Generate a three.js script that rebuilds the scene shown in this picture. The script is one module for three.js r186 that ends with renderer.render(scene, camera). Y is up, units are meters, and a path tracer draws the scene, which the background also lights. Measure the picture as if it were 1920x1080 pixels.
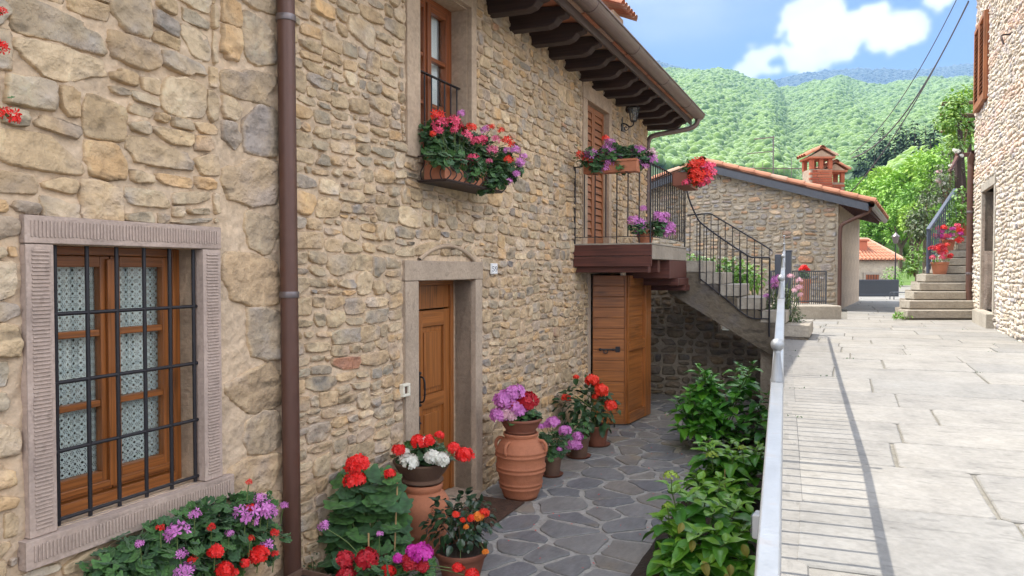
import * as THREE from 'three';
import { RoundedBoxGeometry } from 'three/addons/geometries/RoundedBoxGeometry.js';
import { ImprovedNoise } from 'three/addons/math/ImprovedNoise.js';
import { mergeGeometries, mergeVertices } from 'three/addons/utils/BufferGeometryUtils.js';

// ---------------------------------------------------------------- camera, sky, sun, exposure
const F = 1400, CX = 960, CY = 540, EYE = 2.08, PITCH = Math.atan(35 / 1400);
const scene = new THREE.Scene();
const camera = new THREE.PerspectiveCamera(2 * Math.atan(540 / F) * 180 / Math.PI, 16 / 9, 0.1, 6000);
camera.position.set(0, EYE, 0);
camera.rotation.x = -PITCH;
const renderer = new THREE.WebGLRenderer();
renderer.toneMapping = THREE.LinearToneMapping;
renderer.toneMappingExposure = 2.08;
renderer.shadowMap.enabled = true;

const SUN_EL = 64 * Math.PI / 180, SUN_AZ = Math.atan2(-0.94, 0.34);      // left of straight ahead, behind the houses
const sunDir = new THREE.Vector3(Math.sin(SUN_AZ) * Math.cos(SUN_EL), Math.sin(SUN_EL), -Math.cos(SUN_AZ) * Math.cos(SUN_EL));
const sun = new THREE.DirectionalLight(new THREE.Color(1.0, 0.93, 0.82), 3.9);
sun.name = 'sun';
sun.position.copy(sunDir).multiplyScalar(80).add(new THREE.Vector3(3, 1, -10));
sun.target.position.set(3, 1, -10);
sun.castShadow = true;
sun.shadow.mapSize.set(4096, 4096);
Object.assign(sun.shadow.camera, { left: -40, right: 40, top: 40, bottom: -40, near: 1, far: 220 });
scene.add(sun, sun.target);

// ---------------------------------------------------------------- random numbers and noise
function mulberry(a) { return () => { a |= 0; a = a + 0x6D2B79F5 | 0; let t = Math.imul(a ^ a >>> 15, 1 | a); t = t + Math.imul(t ^ t >>> 7, 61 | t) ^ t; return ((t ^ t >>> 14) >>> 0) / 4294967296; }; }
let RND = mulberry(11);
const rr = (a, b) => a + (b - a) * RND();
const pick = (l) => l[Math.floor(RND() * l.length) % l.length];
const perlin = new ImprovedNoise();
const nz = (x, y, z = 0) => perlin.noise(x, y, z);
function fbm(x, y, z = 0, o = 4) { let s = 0, a = 0.5; for (let i = 0; i < o; i++) { s += a * nz(x, y, z + i * 7.3); x *= 2.03; y *= 2.03; z *= 2.03; a *= 0.5; } return s; }
const clamp = (x, a = 0, b = 1) => Math.min(b, Math.max(a, x));
const smooth = (a, b, x) => { const t = clamp((x - a) / (b - a)); return t * t * (3 - 2 * t); };
const lerp = (a, b, t) => a + (b - a) * t;
// noise that repeats after `per` cells
function tileNoise(seed) {
  const r = mulberry(seed), tab = new Float32Array(65536); for (let i = 0; i < 65536; i++) tab[i] = r();
  const at = (x, y, px, py) => tab[(((x % px) + px) % px * 251 + ((y % py) + py) % py * 7919 + px * 31) & 65535];
  return (x, y, px, py) => {
    const x0 = Math.floor(x), y0 = Math.floor(y); let u = x - x0, v = y - y0; u = u * u * (3 - 2 * u); v = v * v * (3 - 2 * v);
    return lerp(lerp(at(x0, y0, px, py), at(x0 + 1, y0, px, py), u), lerp(at(x0, y0 + 1, px, py), at(x0 + 1, y0 + 1, px, py), u), v) * 2 - 1;
  };
}
// (u, v in 0..1) -> fractal noise, cells: how many of the coarsest cells fit
function tileFbm(seed, cx, cy, oct) {
  const n = tileNoise(seed);
  return (u, v) => { let s = 0, a = 1, t = 0, x = cx, y = cy; for (let i = 0; i < oct; i++) { s += a * n(u * x + i * 0.37 * 0, v * y, x, y); t += a; a *= 0.55; x *= 2; y *= 2; } return s / t; };
}
function texture(w, h, f, srgb) {              // f(u, v) -> [r, g, b] linear-ish 0..1 (stored as is) or a number
  const d = new Uint8Array(w * h * 4);
  for (let j = 0; j < h; j++) for (let i = 0; i < w; i++) {
    const c = f((i + 0.5) / w, (j + 0.5) / h), k = (j * w + i) * 4;
    if (typeof c === 'number') d[k] = d[k + 1] = d[k + 2] = clamp(c) * 255; else { d[k] = clamp(c[0]) * 255; d[k + 1] = clamp(c[1]) * 255; d[k + 2] = clamp(c[2]) * 255; }
    d[k + 3] = 255;
  }
  const t = new THREE.DataTexture(d, w, h);
  t.wrapS = t.wrapT = THREE.RepeatWrapping; t.magFilter = THREE.LinearFilter; t.minFilter = THREE.LinearMipmapLinearFilter; t.generateMipmaps = true;
  if (srgb) t.colorSpace = THREE.SRGBColorSpace;
  t.needsUpdate = true; return t;
}
const L = (r, g, b) => new THREE.Color().setRGB(r, g, b);
const S = (hex) => new THREE.Color(hex);

// ---------------------------------------------------------------- sky: air and clouds
{
  const W = 1536, H = 768, d = new Float32Array(W * H * 4), v = new THREE.Vector3();
  for (let j = 0; j < H; j++) for (let i = 0; i < W; i++) {
    const el = ((j + 0.5) / H - 0.5) * Math.PI, ph = ((i + 0.5) / W - 0.5) * 2 * Math.PI;
    v.set(Math.cos(el) * Math.cos(ph), Math.sin(el), Math.cos(el) * Math.sin(ph));
    const up = Math.max(v.y, 0), h = Math.pow(1 - up, 3);
    let r = lerp(0.07, 0.165, h), g = lerp(0.14, 0.25, h), b = lerp(0.37, 0.47, h);
    const glow = Math.pow(Math.max(v.dot(sunDir), 0), 6) * 0.5; r += glow; g += glow; b += glow * 0.95;
    // thin high veil, and unseen heaped clouds added to brighten the shaded fronts, laid out on a plane above the whole sky
    const q = 1 / (up + 0.16), x = v.x * q, y = v.z * q;
    const fillClouds = 0.36 + fbm(x * 1.15 + 7.9, y * 1.15 + 1.2, 3.1, 6) + 0.35 * fbm(x * 4.3, y * 4.3, 9.2, 4);
    const az = Math.atan2(v.x, -v.z);
    // the one large cumulus standing over the valley, and its broken neighbour
    const blob = (a, e, sa, se) => Math.exp(-(((az - a) / sa) ** 2) - (((el - e) / se) ** 2));
    const cum = Math.max(blob(0.37, 0.262, 0.115, 0.040), blob(0.46, 0.280, 0.085, 0.045), blob(0.385, 0.298, 0.05, 0.032), blob(0.515, 0.305, 0.03, 0.032)) * 1.2 + 1.0 * fbm(az * 13 + 3, el * 17, 2.2, 6) + 0.35 * fbm(az * 45, el * 50, 8, 4) - 0.72;
    // added unseen clouds low round the rest of the horizon, filling the shaded fronts
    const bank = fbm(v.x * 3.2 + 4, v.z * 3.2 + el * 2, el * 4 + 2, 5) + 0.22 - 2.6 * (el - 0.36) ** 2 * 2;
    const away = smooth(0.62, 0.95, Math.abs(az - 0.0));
    let c = Math.max(smooth(0.0, 0.16, bank) * away * smooth(0.03, 0.10, el), smooth(0.06, 0.30, fillClouds) * 0.97 * smooth(0.42, 0.62, el) * lerp(1, 0.12, smooth(0.8, 1.1, el)), smooth(0.0, 0.13, cum));
    const veil = smooth(-0.12, 0.5, fbm(x * 0.8 + 20, y * 2.0 + 4, 1, 5)) * 0.75;
    const lo = blob(0.17, 0.335, 0.17, 0.05) * 1.1 + blob(0.33, 0.385, 0.3, 0.03) * 0.7;
    const tw = clamp(veil * 0.55 + lo * (0.75 + fbm(az * 9, el * 22, 5, 5)));
    r = lerp(r, 0.36, tw * 0.8); g = lerp(g, 0.385, tw * 0.8); b = lerp(b, 0.42, tw * 0.8);
    const body = lerp(lerp(0.66, 1.5, away), 2.1, smooth(0.35, 0.6, el)) + 0.6 * fbm(az * 12, el * 16 - 0.25, 6.5, 5) * (el < 0.45 ? 0.6 : 1);  // clouds outside the view made brighter, as fill for the shade
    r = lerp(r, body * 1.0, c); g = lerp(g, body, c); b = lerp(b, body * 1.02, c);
    if (el < 0) { r = 0.30; g = 0.31; b = 0.28; }
    const k = (j * W + i) * 4; d[k] = r; d[k + 1] = g; d[k + 2] = b; d[k + 3] = 1;
  }
  const sky = new THREE.DataTexture(d, W, H, THREE.RGBAFormat, THREE.FloatType);
  sky.mapping = THREE.EquirectangularReflectionMapping; sky.magFilter = THREE.LinearFilter; sky.needsUpdate = true;
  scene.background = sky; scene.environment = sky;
}

// ---------------------------------------------------------------- geometry helpers
const V = (x, y, z) => new THREE.Vector3(x, y, z);
function plainGeo(g) {                                       // only position, normal, uv, indexed
  for (const k of Object.keys(g.attributes)) if (!['position', 'normal', 'uv'].includes(k)) g.deleteAttribute(k);
  if (!g.attributes.normal) g.computeVertexNormals();
  if (!g.attributes.uv) g.setAttribute('uv', new THREE.BufferAttribute(new Float32Array(g.attributes.position.count * 2), 2));
  if (!g.index) g.setIndex([...Array(g.attributes.position.count).keys()]);
  g.clearGroups(); return g;
}
const join = (list) => list.length === 1 ? plainGeo(list[0]) : mergeGeometries(list.map(plainGeo));
// uv in metres by the largest axis of the normal; v runs along `grain`; offset keeps pieces from looking alike
function boxUV(g, grain = 'y', scale = 1, ou = 0, ov = 0) {
  const p = g.attributes.position, n = g.attributes.normal, uv = new Float32Array(p.count * 2), ax = { x: 0, y: 1, z: 2 }[grain];
  for (let i = 0; i < p.count; i++) {
    const P = [p.getX(i), p.getY(i), p.getZ(i)], N = [Math.abs(n.getX(i)), Math.abs(n.getY(i)), Math.abs(n.getZ(i))];
    const m = N[0] > N[1] ? (N[0] > N[2] ? 0 : 2) : (N[1] > N[2] ? 1 : 2);
    let [a, b] = [0, 1, 2].filter((k) => k !== m);
    if (a === ax) [a, b] = [b, a];
    uv[i * 2] = P[a] * scale + ou; uv[i * 2 + 1] = P[b] * scale + ov;
  }
  g.setAttribute('uv', new THREE.BufferAttribute(uv, 2)); return g;
}
function bx(w, h, d, x = 0, y = 0, z = 0, r = 0.004) {      // chamfered box about its centre
  const g = r > 0 ? new RoundedBoxGeometry(w, h, d, 1, Math.min(r, w * 0.45, h * 0.45, d * 0.45)) : new THREE.BoxGeometry(w, h, d);
  return plainGeo(g.translate(x, y, z));
}
const bxr = (x0, x1, y0, y1, z0, z1, r = 0.004) => bx(x1 - x0, y1 - y0, z1 - z0, (x0 + x1) / 2, (y0 + y1) / 2, (z0 + z1) / 2, r);
function bar(a, b, r, n = 6, r2 = r) {
  const d = b.clone().sub(a), g = new THREE.CylinderGeometry(r2, r, d.length(), n, 1);
  g.applyQuaternion(new THREE.Quaternion().setFromUnitVectors(V(0, 1, 0), d.normalize()));
  return plainGeo(g.translate((a.x + b.x) / 2, (a.y + b.y) / 2, (a.z + b.z) / 2));
}
function beam(a, b, w, h, r = 0.003) {                       // box section from a to b, its h upright
  const d = b.clone().sub(a), l = d.length(), g = r ? new RoundedBoxGeometry(w, h, l, 1, r) : new THREE.BoxGeometry(w, h, l);
  const m = new THREE.Matrix4().lookAt(b, a, V(0, 1, 0)); g.applyMatrix4(m);
  return plainGeo(g.translate((a.x + b.x) / 2, (a.y + b.y) / 2, (a.z + b.z) / 2));
}
function tube(pts, r, n = 6, seg = 0, closed = false) { return plainGeo(new THREE.TubeGeometry(new THREE.CatmullRomCurve3(pts, closed, 'centripetal'), seg || pts.length * 4, r, n, closed)); }
const lathe = (pts, n = 32) => plainGeo(new THREE.LatheGeometry(pts.map(([r, y]) => new THREE.Vector2(r, y)), n));
const ball = (r, x, y, z, w = 12, h = 9) => plainGeo(new THREE.SphereGeometry(r, w, h).translate(x, y, z));
function prism(pts, z0, z1, bevel = 0) {                     // outline in x, y extruded along z
  const s = new THREE.Shape(pts.map(([x, y]) => new THREE.Vector2(x, y)));
  const g = new THREE.ExtrudeGeometry(s, { depth: z1 - z0 - 2 * bevel, bevelEnabled: bevel > 0, bevelThickness: bevel, bevelSize: bevel, bevelOffset: -bevel, bevelSegments: 1, steps: 1 });
  return plainGeo(g.translate(0, 0, z0 + bevel));
}

const prismT = (pts, t0, t1, bevel = 0) => plainGeo(prism(pts, -t1, -t0, bevel).rotateY(-Math.PI / 2));   // outline in (z, y) extruded along x

// ---------------------------------------------------------------- naming and tagging
const used = new Map();
function numbered(name) { const n = used.get(name) ?? 0; used.set(name, n + 1); return n ? name + '_' + String(n).padStart(3, '0') : name; }
function tag(o, label, category, group, kind) { o.userData = { label, category }; if (group) o.userData.group = group; if (kind) o.userData.kind = kind; return o; }
function thing(name, label, category, pos = [0, 0, 0], turn = 0, group, kind) {
  const o = new THREE.Group(); o.name = numbered(name); o.position.set(...pos); o.rotation.y = turn; scene.add(o);
  return tag(o, label, category, group, kind);
}
function part(name, geo, material, parent, label) {
  const m = new THREE.Mesh(Array.isArray(geo) ? join(geo) : plainGeo2(geo), material); m.name = name; m.castShadow = m.receiveShadow = true; parent.add(m);
  if (label) m.userData.label = label; return m;
}
function plainGeo2(g) { return g; }
function solo(name, geo, material, label, category, group, kind) { const m = part(numbered(name), geo, material, scene); return tag(m, label, category, group, kind); }
function copy(o, label) { const c = o.clone(); c.name = numbered(o.name.replace(/_\d+$/, '')); c.userData = { ...o.userData }; if (label) c.userData.label = label; scene.add(c); return c; }

// ---------------------------------------------------------------- places: measured rays from the surveyed photograph to points on real planes
function rayOf(px, py) { const x = (px - CX) / F, y = -(py - CY) / F, c = Math.cos(PITCH), s = Math.sin(PITCH); return V(x, y * c - s, -(c + y * s)); }
function onY(px, py, h = 0) { const r = rayOf(px, py), k = (h - EYE) / r.y; return V(r.x * k, h, r.z * k); }
function atD(px, py, D) { const r = rayOf(px, py), k = -D / r.z; return V(r.x * k, EYE + r.y * k, -D); }
// the house front: t along it (away from the camera), y up, n out of it towards the lane
const HO = V(-0.361, 0, -6.79), HA = 0.41036, HB = 0.91192, HPHI = Math.atan2(HB, HA);
const HP = (t, y, n) => V(HO.x + HA * t + HB * n, y, HO.z - HB * t + HA * n);
const toH = (p) => { const x = p.x - HO.x, z = p.z - HO.z; return [HA * x - HB * z, p.y, HB * x + HA * z]; };
const ROAD = 1.12;
// ---------------------------------------------------------------- textures and materials
const TX = {};
{
  const a = tileFbm(3, 5, 5, 7), b = tileFbm(4, 3, 3, 5), c = tileFbm(5, 24, 24, 5), w = tileFbm(6, 4, 4, 4), cr = tileFbm(8, 6, 14, 5);
  TX.stone = texture(1024, 1024, (u, v) => {
    const wu = u + 0.05 * w(u, v), wv = v + 0.05 * w(v, u), p = a(wu, wv), q = b(wu, wv), f = c(u, v);
    const l = 0.84 + 0.28 * p + 0.20 * f - 0.30 * smooth(0.12, 0.5, -cr(u, v)), t = smooth(-0.25, 0.35, q);
    return [l * lerp(0.93, 1.05, t), l * lerp(0.95, 1.0, t), l * lerp(1.0, 0.86, t)];
  });
  TX.rough = texture(1024, 1024, (u, v) => 0.5 + 0.32 * a(u, v) + 0.22 * c(u, v) + 0.16 * cr(u, v));
  const g1 = tileFbm(31, 40, 40, 4), g2 = tileFbm(32, 7, 7, 5);
  TX.mortar = texture(1024, 1024, (u, v) => { const l = 0.84 + 0.2 * g2(u, v) + 0.2 * g1(u, v); const t = g2(v, u); return [l, l * (0.985 - 0.02 * t), l * (0.95 - 0.06 * t)]; });
  TX.grit = texture(1024, 1024, (u, v) => 0.5 + 0.3 * g1(u, v) + 0.25 * g2(u, v));
  // wood: v along the grain
  const wa = tileFbm(41, 14, 1, 3), wb = tileFbm(42, 64, 3, 4), wc = tileFbm(43, 3, 2, 3);
  TX.wood = texture(512, 1024, (u, v) => { const x = u + 0.03 * wc(u, v), l = 0.82 + 0.26 * Math.sin((wa(x, v) * 3.2 + wc(u, v)) * 4) * 0.6 + 0.2 * wb(x, v) - 0.2 * smooth(0.25, 0.55, wc(v, u)); return [l, l * 0.965, l * 0.9]; });
  TX.woodBump = texture(512, 1024, (u, v) => 0.5 + 0.4 * wb(u + 0.03 * wc(u, v), v));
  const ta = tileFbm(51, 6, 6, 6), tb = tileFbm(52, 3, 3, 4), tc = tileFbm(53, 30, 30, 3);
  TX.clay = texture(512, 512, (u, v) => { const l = 0.86 + 0.12 * ta(u, v) + 0.08 * tc(u, v), k = smooth(0.12, 0.55, tb(u, v)) * 0.35; return [lerp(l, 0.95, k), lerp(l, 1.0, k), lerp(l * 0.97, 1.05, k)]; });
  const sa = tileFbm(61, 4, 4, 7), sb = tileFbm(62, 2, 2, 4), sc = tileFbm(63, 50, 50, 3), sd = tileFbm(64, 9, 30, 4);
  TX.slab = texture(1024, 1024, (u, v) => { const l = 0.86 + 0.20 * sa(u, v) + 0.15 * sc(u, v) - 0.14 * smooth(0.15, 0.5, sb(u, v)) - 0.16 * smooth(0.34, 0.5, sd(v, u)), t = sb(v, u); return [l, l * (0.985 + 0.01 * t), l * (0.95 + 0.03 * t)]; });
  TX.slate = texture(1024, 1024, (u, v) => { const l = 0.82 + 0.2 * sa(u, v) + 0.14 * sd(u, v) + 0.08 * sc(u, v), t = smooth(0.05, 0.5, sb(u, v)); return [l * lerp(0.98, 1.12, t), l * lerp(1, 1.02, t), l * lerp(1.03, 0.86, t)]; });
  TX.slateBump = texture(1024, 1024, (u, v) => 0.5 + 0.3 * sa(u, v) + 0.3 * sd(u, v) + 0.1 * sc(u, v));
  // paint and rust on metal
  const pa = tileFbm(71, 8, 8, 6), pb = tileFbm(72, 30, 6, 4);
  TX.metal = texture(512, 512, (u, v) => { const l = 0.87 + 0.1 * pa(u, v) + 0.07 * pb(u, v), k = smooth(0.28, 0.5, pa(v, u)) * 0.3; return [lerp(l, 0.95, k), lerp(l, 0.75, k), lerp(l, 0.6, k)]; });
  // lace: rows of rosettes cut out of white net
  TX.lace = texture(512, 512, (u, v) => {
    const n = 8, x = (u * n) % 1 - 0.5, y = (v * n) % 1 - 0.5, r = Math.hypot(x, y), th = Math.atan2(y, x);
    let on = 1;
    if (Math.hypot(Math.abs(x) - 0.5, Math.abs(y) - 0.5) < 0.17) on = 0;
    if (r > 0.16 && r < 0.34 && Math.cos(th * 6) > 0.25) on = 0;
    if (r < 0.06) on = 0;
    const m = 48, fx = (u * m) % 1 - 0.5, fy = (v * m) % 1 - 0.5;
    if (Math.hypot(fx, fy) < 0.26) on *= 0.0;
    return on;
  });
  // leaves, u across, v along: veins
  const la = tileFbm(81, 6, 6, 4);
  TX.leaf = texture(128, 256, (u, v) => { const x = Math.abs(u - 0.5) * 2, mid = smooth(0.07, 0.0, x), vein = smooth(0.72, 0.98, Math.cos((v * 9 - x * 2.6) * 2 * Math.PI) * 0.5 + 0.5) * 0.6, l = 0.80 + 0.14 * la(u, v) + 0.30 * Math.max(mid, vein * (1 - x * 0.6)); return [l, l, l * 0.8]; });
  // round leaves of geraniums with their darker ring
  TX.round = texture(128, 128, (u, v) => { const x = u - 0.5, y = v - 0.25, r = Math.hypot(x, y), th = Math.atan2(x, y); const ring = Math.exp(-(((r - 0.27) / 0.06) ** 2)) * 0.3, vein = smooth(0.9, 1, Math.cos(th * 7) * 0.5 + 0.5) * smooth(0.7, 0.1, r) * 0.22; const l = 0.86 + 0.12 * la(u, v) - ring + vein; return [l, l, l * 0.9]; });
}
const rep = (t, sx, sy = sx) => { const c = t.clone(); c.repeat.set(sx, sy); c.needsUpdate = true; return c; };
const std = (color, o = {}) => new THREE.MeshStandardMaterial({ color, roughness: 0.8, ...o });
const phy = (color, o = {}) => new THREE.MeshPhysicalMaterial({ color, roughness: 0.8, ...o });
const M = {
  stone: std(L(1, 1, 1), { vertexColors: true, map: TX.stone, bumpMap: TX.rough, bumpScale: 0.034, roughness: 0.92 }),
  mortar: std(L(0.63, 0.485, 0.345), { map: TX.mortar, bumpMap: TX.grit, bumpScale: 0.010, roughness: 0.95 }),  // lightened, to lift the shaded house fronts by colour
  mortarGrey: std(L(0.44, 0.385, 0.31), { map: TX.mortar, bumpMap: TX.grit, bumpScale: 0.012, roughness: 0.95 }),
  mortarPale: std(L(0.60, 0.56, 0.50), { map: TX.mortar, bumpMap: TX.grit, bumpScale: 0.015, roughness: 0.95 }),
  dressed: std(L(0.46, 0.36, 0.31), { map: rep(TX.slab, 1.6), bumpMap: rep(TX.grit, 2), bumpScale: 0.004, roughness: 0.85 }),
  jamb: std(L(0.44, 0.35, 0.27), { map: rep(TX.slab, 1.3), bumpMap: rep(TX.grit, 1.6), bumpScale: 0.006, roughness: 0.88 }),
  plaster: std(L(0.50, 0.38, 0.275), { map: TX.mortar, bumpMap: TX.grit, bumpScale: 0.004, roughness: 0.9 }),
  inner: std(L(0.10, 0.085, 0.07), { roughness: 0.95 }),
  wood: std(L(0.31, 0.108, 0.027), { map: rep(TX.wood, 2.4, 0.9), bumpMap: rep(TX.woodBump, 2.4, 0.9), bumpScale: 0.0015, roughness: 0.36 }),
  woodDoor: std(L(0.35, 0.128, 0.033), { map: rep(TX.wood, 1.8, 0.7), bumpMap: rep(TX.woodBump, 1.8, 0.7), bumpScale: 0.0012, roughness: 0.4 }),
  woodRed: std(L(0.26, 0.075, 0.022), { map: rep(TX.wood, 2.4, 0.9), bumpMap: rep(TX.woodBump, 2.4, 0.9), bumpScale: 0.0015, roughness: 0.4 }),
  woodDark: std(L(0.046, 0.024, 0.019), { map: rep(TX.wood, 2, 0.7), bumpMap: rep(TX.woodBump, 2, 0.7), bumpScale: 0.003, roughness: 0.75 }),
  woodFascia: std(L(0.085, 0.055, 0.047), { map: rep(TX.wood, 2, 0.7), roughness: 0.6 }),
  woodMaroon: std(L(0.11, 0.032, 0.022), { map: rep(TX.wood, 2, 0.7), bumpMap: rep(TX.woodBump, 2, 0.7), bumpScale: 0.002, roughness: 0.6 }),
  shutter: std(L(0.36, 0.14, 0.055), { map: rep(TX.wood, 2, 0.7), roughness: 0.6 }),
  copper: std(L(0.125, 0.062, 0.045), { map: rep(TX.metal, 1.5), bumpMap: rep(TX.grit, 1), bumpScale: 0.001, roughness: 0.42, metalness: 0.25 }),
  gutter: std(L(0.19, 0.135, 0.12), { map: rep(TX.metal, 1.5), roughness: 0.45, metalness: 0.3 }),
  clamp: std(L(0.20, 0.17, 0.17), { map: TX.metal, roughness: 0.4, metalness: 0.6 }),
  iron: std(L(0.028, 0.026, 0.030), { map: rep(TX.metal, 4), bumpMap: rep(TX.grit, 3), bumpScale: 0.001, roughness: 0.45, metalness: 0.35 }),
  ironRust: std(L(0.05, 0.032, 0.028), { map: rep(TX.metal, 4), roughness: 0.6, metalness: 0.3 }),
  railPale: std(L(0.33, 0.345, 0.36), { map: rep(TX.metal, 2.5), bumpMap: rep(TX.grit, 3), bumpScale: 0.0006, roughness: 0.32, metalness: 0.45 }),  // brown-grey metal made pale bluish: sky reflection put into the colour
  greyPaint: std(L(0.10, 0.11, 0.13), { map: rep(TX.metal, 2), roughness: 0.4, metalness: 0.3 }),
  clay: std(L(0.47, 0.175, 0.092), { map: rep(TX.clay, 2), bumpMap: rep(TX.grit, 1.5), bumpScale: 0.002, roughness: 0.8 }),
  clayDark: std(L(0.24, 0.085, 0.05), { map: rep(TX.clay, 2), bumpMap: rep(TX.grit, 1.5), bumpScale: 0.002, roughness: 0.75 }),
  clayBrown: std(L(0.15, 0.085, 0.058), { map: rep(TX.clay, 2), bumpMap: rep(TX.grit, 1.5), bumpScale: 0.003, roughness: 0.85 }),
  tile: std(L(0.46, 0.205, 0.125), { map: rep(TX.clay, 1.5), bumpMap: TX.grit, bumpScale: 0.003, roughness: 0.85 }),
  tilePale: std(L(0.46, 0.29, 0.21), { map: rep(TX.clay, 1.5), bumpMap: TX.grit, bumpScale: 0.003, roughness: 0.85 }),
  brick: std(L(0.46, 0.14, 0.075), { map: rep(TX.clay, 3), bumpMap: rep(TX.grit, 2), bumpScale: 0.004, roughness: 0.9 }),
  brickB: std(L(0.52, 0.19, 0.105), { map: rep(TX.clay, 3), bumpMap: rep(TX.grit, 2), bumpScale: 0.004, roughness: 0.9 }),
  brickC: std(L(0.37, 0.105, 0.06), { map: rep(TX.clay, 3), bumpMap: rep(TX.grit, 2), bumpScale: 0.004, roughness: 0.9 }),
  soil: std(L(0.045, 0.03, 0.02), { map: TX.mortar, bumpMap: TX.grit, bumpScale: 0.02, roughness: 1 }),
  joint: std(L(0.42, 0.40, 0.365), { map: TX.mortar, bumpMap: TX.grit, bumpScale: 0.012, roughness: 0.95 }),
  roadJoint: std(L(0.235, 0.224, 0.195), { map: TX.mortar, bumpMap: TX.grit, bumpScale: 0.015, roughness: 0.97 }),
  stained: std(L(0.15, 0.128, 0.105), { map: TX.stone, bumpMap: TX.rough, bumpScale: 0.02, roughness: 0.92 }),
  concrete: std(L(0.34, 0.30, 0.25), { map: TX.slab, bumpMap: TX.grit, bumpScale: 0.006, roughness: 0.9 }),
  stepStone: std(L(0.40, 0.365, 0.31), { map: TX.slab, bumpMap: TX.rough, bumpScale: 0.015, roughness: 0.9 }),
  mat: std(L(0.17, 0.085, 0.05), { map: rep(TX.grit, 3), bumpMap: rep(TX.grit, 6), bumpScale: 0.01, roughness: 1 }),
  white: std(L(0.80, 0.80, 0.78), { roughness: 0.35 }),
  cream: std(L(0.72, 0.68, 0.56), { roughness: 0.45 }),
  curtain: std(L(0.80, 0.82, 0.80), { roughness: 0.95, side: THREE.DoubleSide }),
  lace: std(L(0.66, 0.71, 0.66), { alphaMap: rep(TX.lace, 3.4, 3.4), alphaTest: 0.5, roughness: 0.95, side: THREE.DoubleSide }),
  glass: phy(L(0.96, 0.98, 0.98), { transmission: 1, thickness: 0, roughness: 0.02, ior: 1.5 }),
  lampGlass: phy(L(0.85, 0.88, 0.88), { transmission: 0.9, thickness: 0, roughness: 0.15 }),
  cane: std(L(0.36, 0.24, 0.11), { roughness: 0.8 }),
  stem: std(L(0.10, 0.15, 0.04), { roughness: 0.7 }),
  stemBrown: std(L(0.14, 0.09, 0.05), { roughness: 0.9 }),
  bark: std(L(0.13, 0.095, 0.07), { map: TX.wood, bumpMap: TX.rough, bumpScale: 0.03, roughness: 1 }),
  cable: std(L(0.10, 0.10, 0.11), { roughness: 0.6 }),
  blue: std(L(0.07, 0.085, 0.125), { roughness: 0.4, metalness: 0.2, map: rep(TX.metal, 2) }),
};
const slabMats = [L(0.268, 0.262, 0.25), L(0.288, 0.28, 0.264), L(0.255, 0.252, 0.243), L(0.276, 0.266, 0.247)].map((c) => std(c, { map: rep(TX.slab, 0.9), bumpMap: rep(TX.rough, 1.3), bumpScale: 0.008, roughness: 0.9 }));  // darker than the real pale stone, so exposure lifts the shaded walls
const slateMats = [L(0.235, 0.226, 0.212), L(0.27, 0.253, 0.228), L(0.205, 0.20, 0.196), L(0.275, 0.245, 0.205)].map((c) => std(c, { map: rep(TX.slate, 1.1), bumpMap: rep(TX.slateBump, 1.4), bumpScale: 0.006, roughness: 0.55 }));
const leafMat = (c, o = {}) => phy(c, { map: TX.leaf, roughness: 0.55, transmission: 0.3, thickness: 0, side: THREE.DoubleSide, ...o });
const LF = {
  ger: [L(0.060, 0.17, 0.045), L(0.085, 0.23, 0.052), L(0.050, 0.145, 0.052)].map((c) => leafMat(c, { map: TX.round, roughness: 0.75 })),
  hyd: [L(0.18, 0.50, 0.04), L(0.14, 0.43, 0.04), L(0.10, 0.34, 0.04)].map((c) => leafMat(c, { roughness: 0.42, transmission: 0.45 })),
  hydYoung: [leafMat(L(0.26, 0.52, 0.055), { roughness: 0.45 })],
  hydOld: [leafMat(L(0.46, 0.40, 0.09), { roughness: 0.6 })],
  hydDark: [L(0.085, 0.31, 0.04), L(0.06, 0.24, 0.035), L(0.12, 0.38, 0.04)].map((c) => leafMat(c, { roughness: 0.42 })),
  dark: [L(0.022, 0.055, 0.032), L(0.028, 0.070, 0.032)].map((c) => leafMat(c, { roughness: 0.3, transmission: 0.1 })),
  pot: [L(0.030, 0.10, 0.025), L(0.022, 0.075, 0.022)].map((c) => leafMat(c)),
  bright: [L(0.20, 0.40, 0.03), L(0.14, 0.31, 0.025)].map((c) => leafMat(c, { transmission: 0.5, map: null })),
  grey: [L(0.15, 0.20, 0.11), L(0.11, 0.17, 0.075)].map((c) => leafMat(c)),
};
const petal = (c) => phy(c, { roughness: 0.6, transmission: 0.25, thickness: 0, side: THREE.DoubleSide });
const PT = { red: petal(L(0.80, 0.012, 0.008)), scarlet: petal(L(0.85, 0.04, 0.012)), crimson: petal(L(0.50, 0.006, 0.02)), pink: petal(L(0.78, 0.16, 0.30)), hot: petal(L(0.85, 0.09, 0.20)), mauve: petal(L(0.66, 0.22, 0.58)), magenta: petal(L(0.62, 0.025, 0.40)), white: petal(L(0.80, 0.80, 0.72)), orange: petal(L(0.85, 0.26, 0.02)), lime: petal(L(0.36, 0.50, 0.05)), pale: petal(L(0.78, 0.48, 0.55)) };
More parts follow.
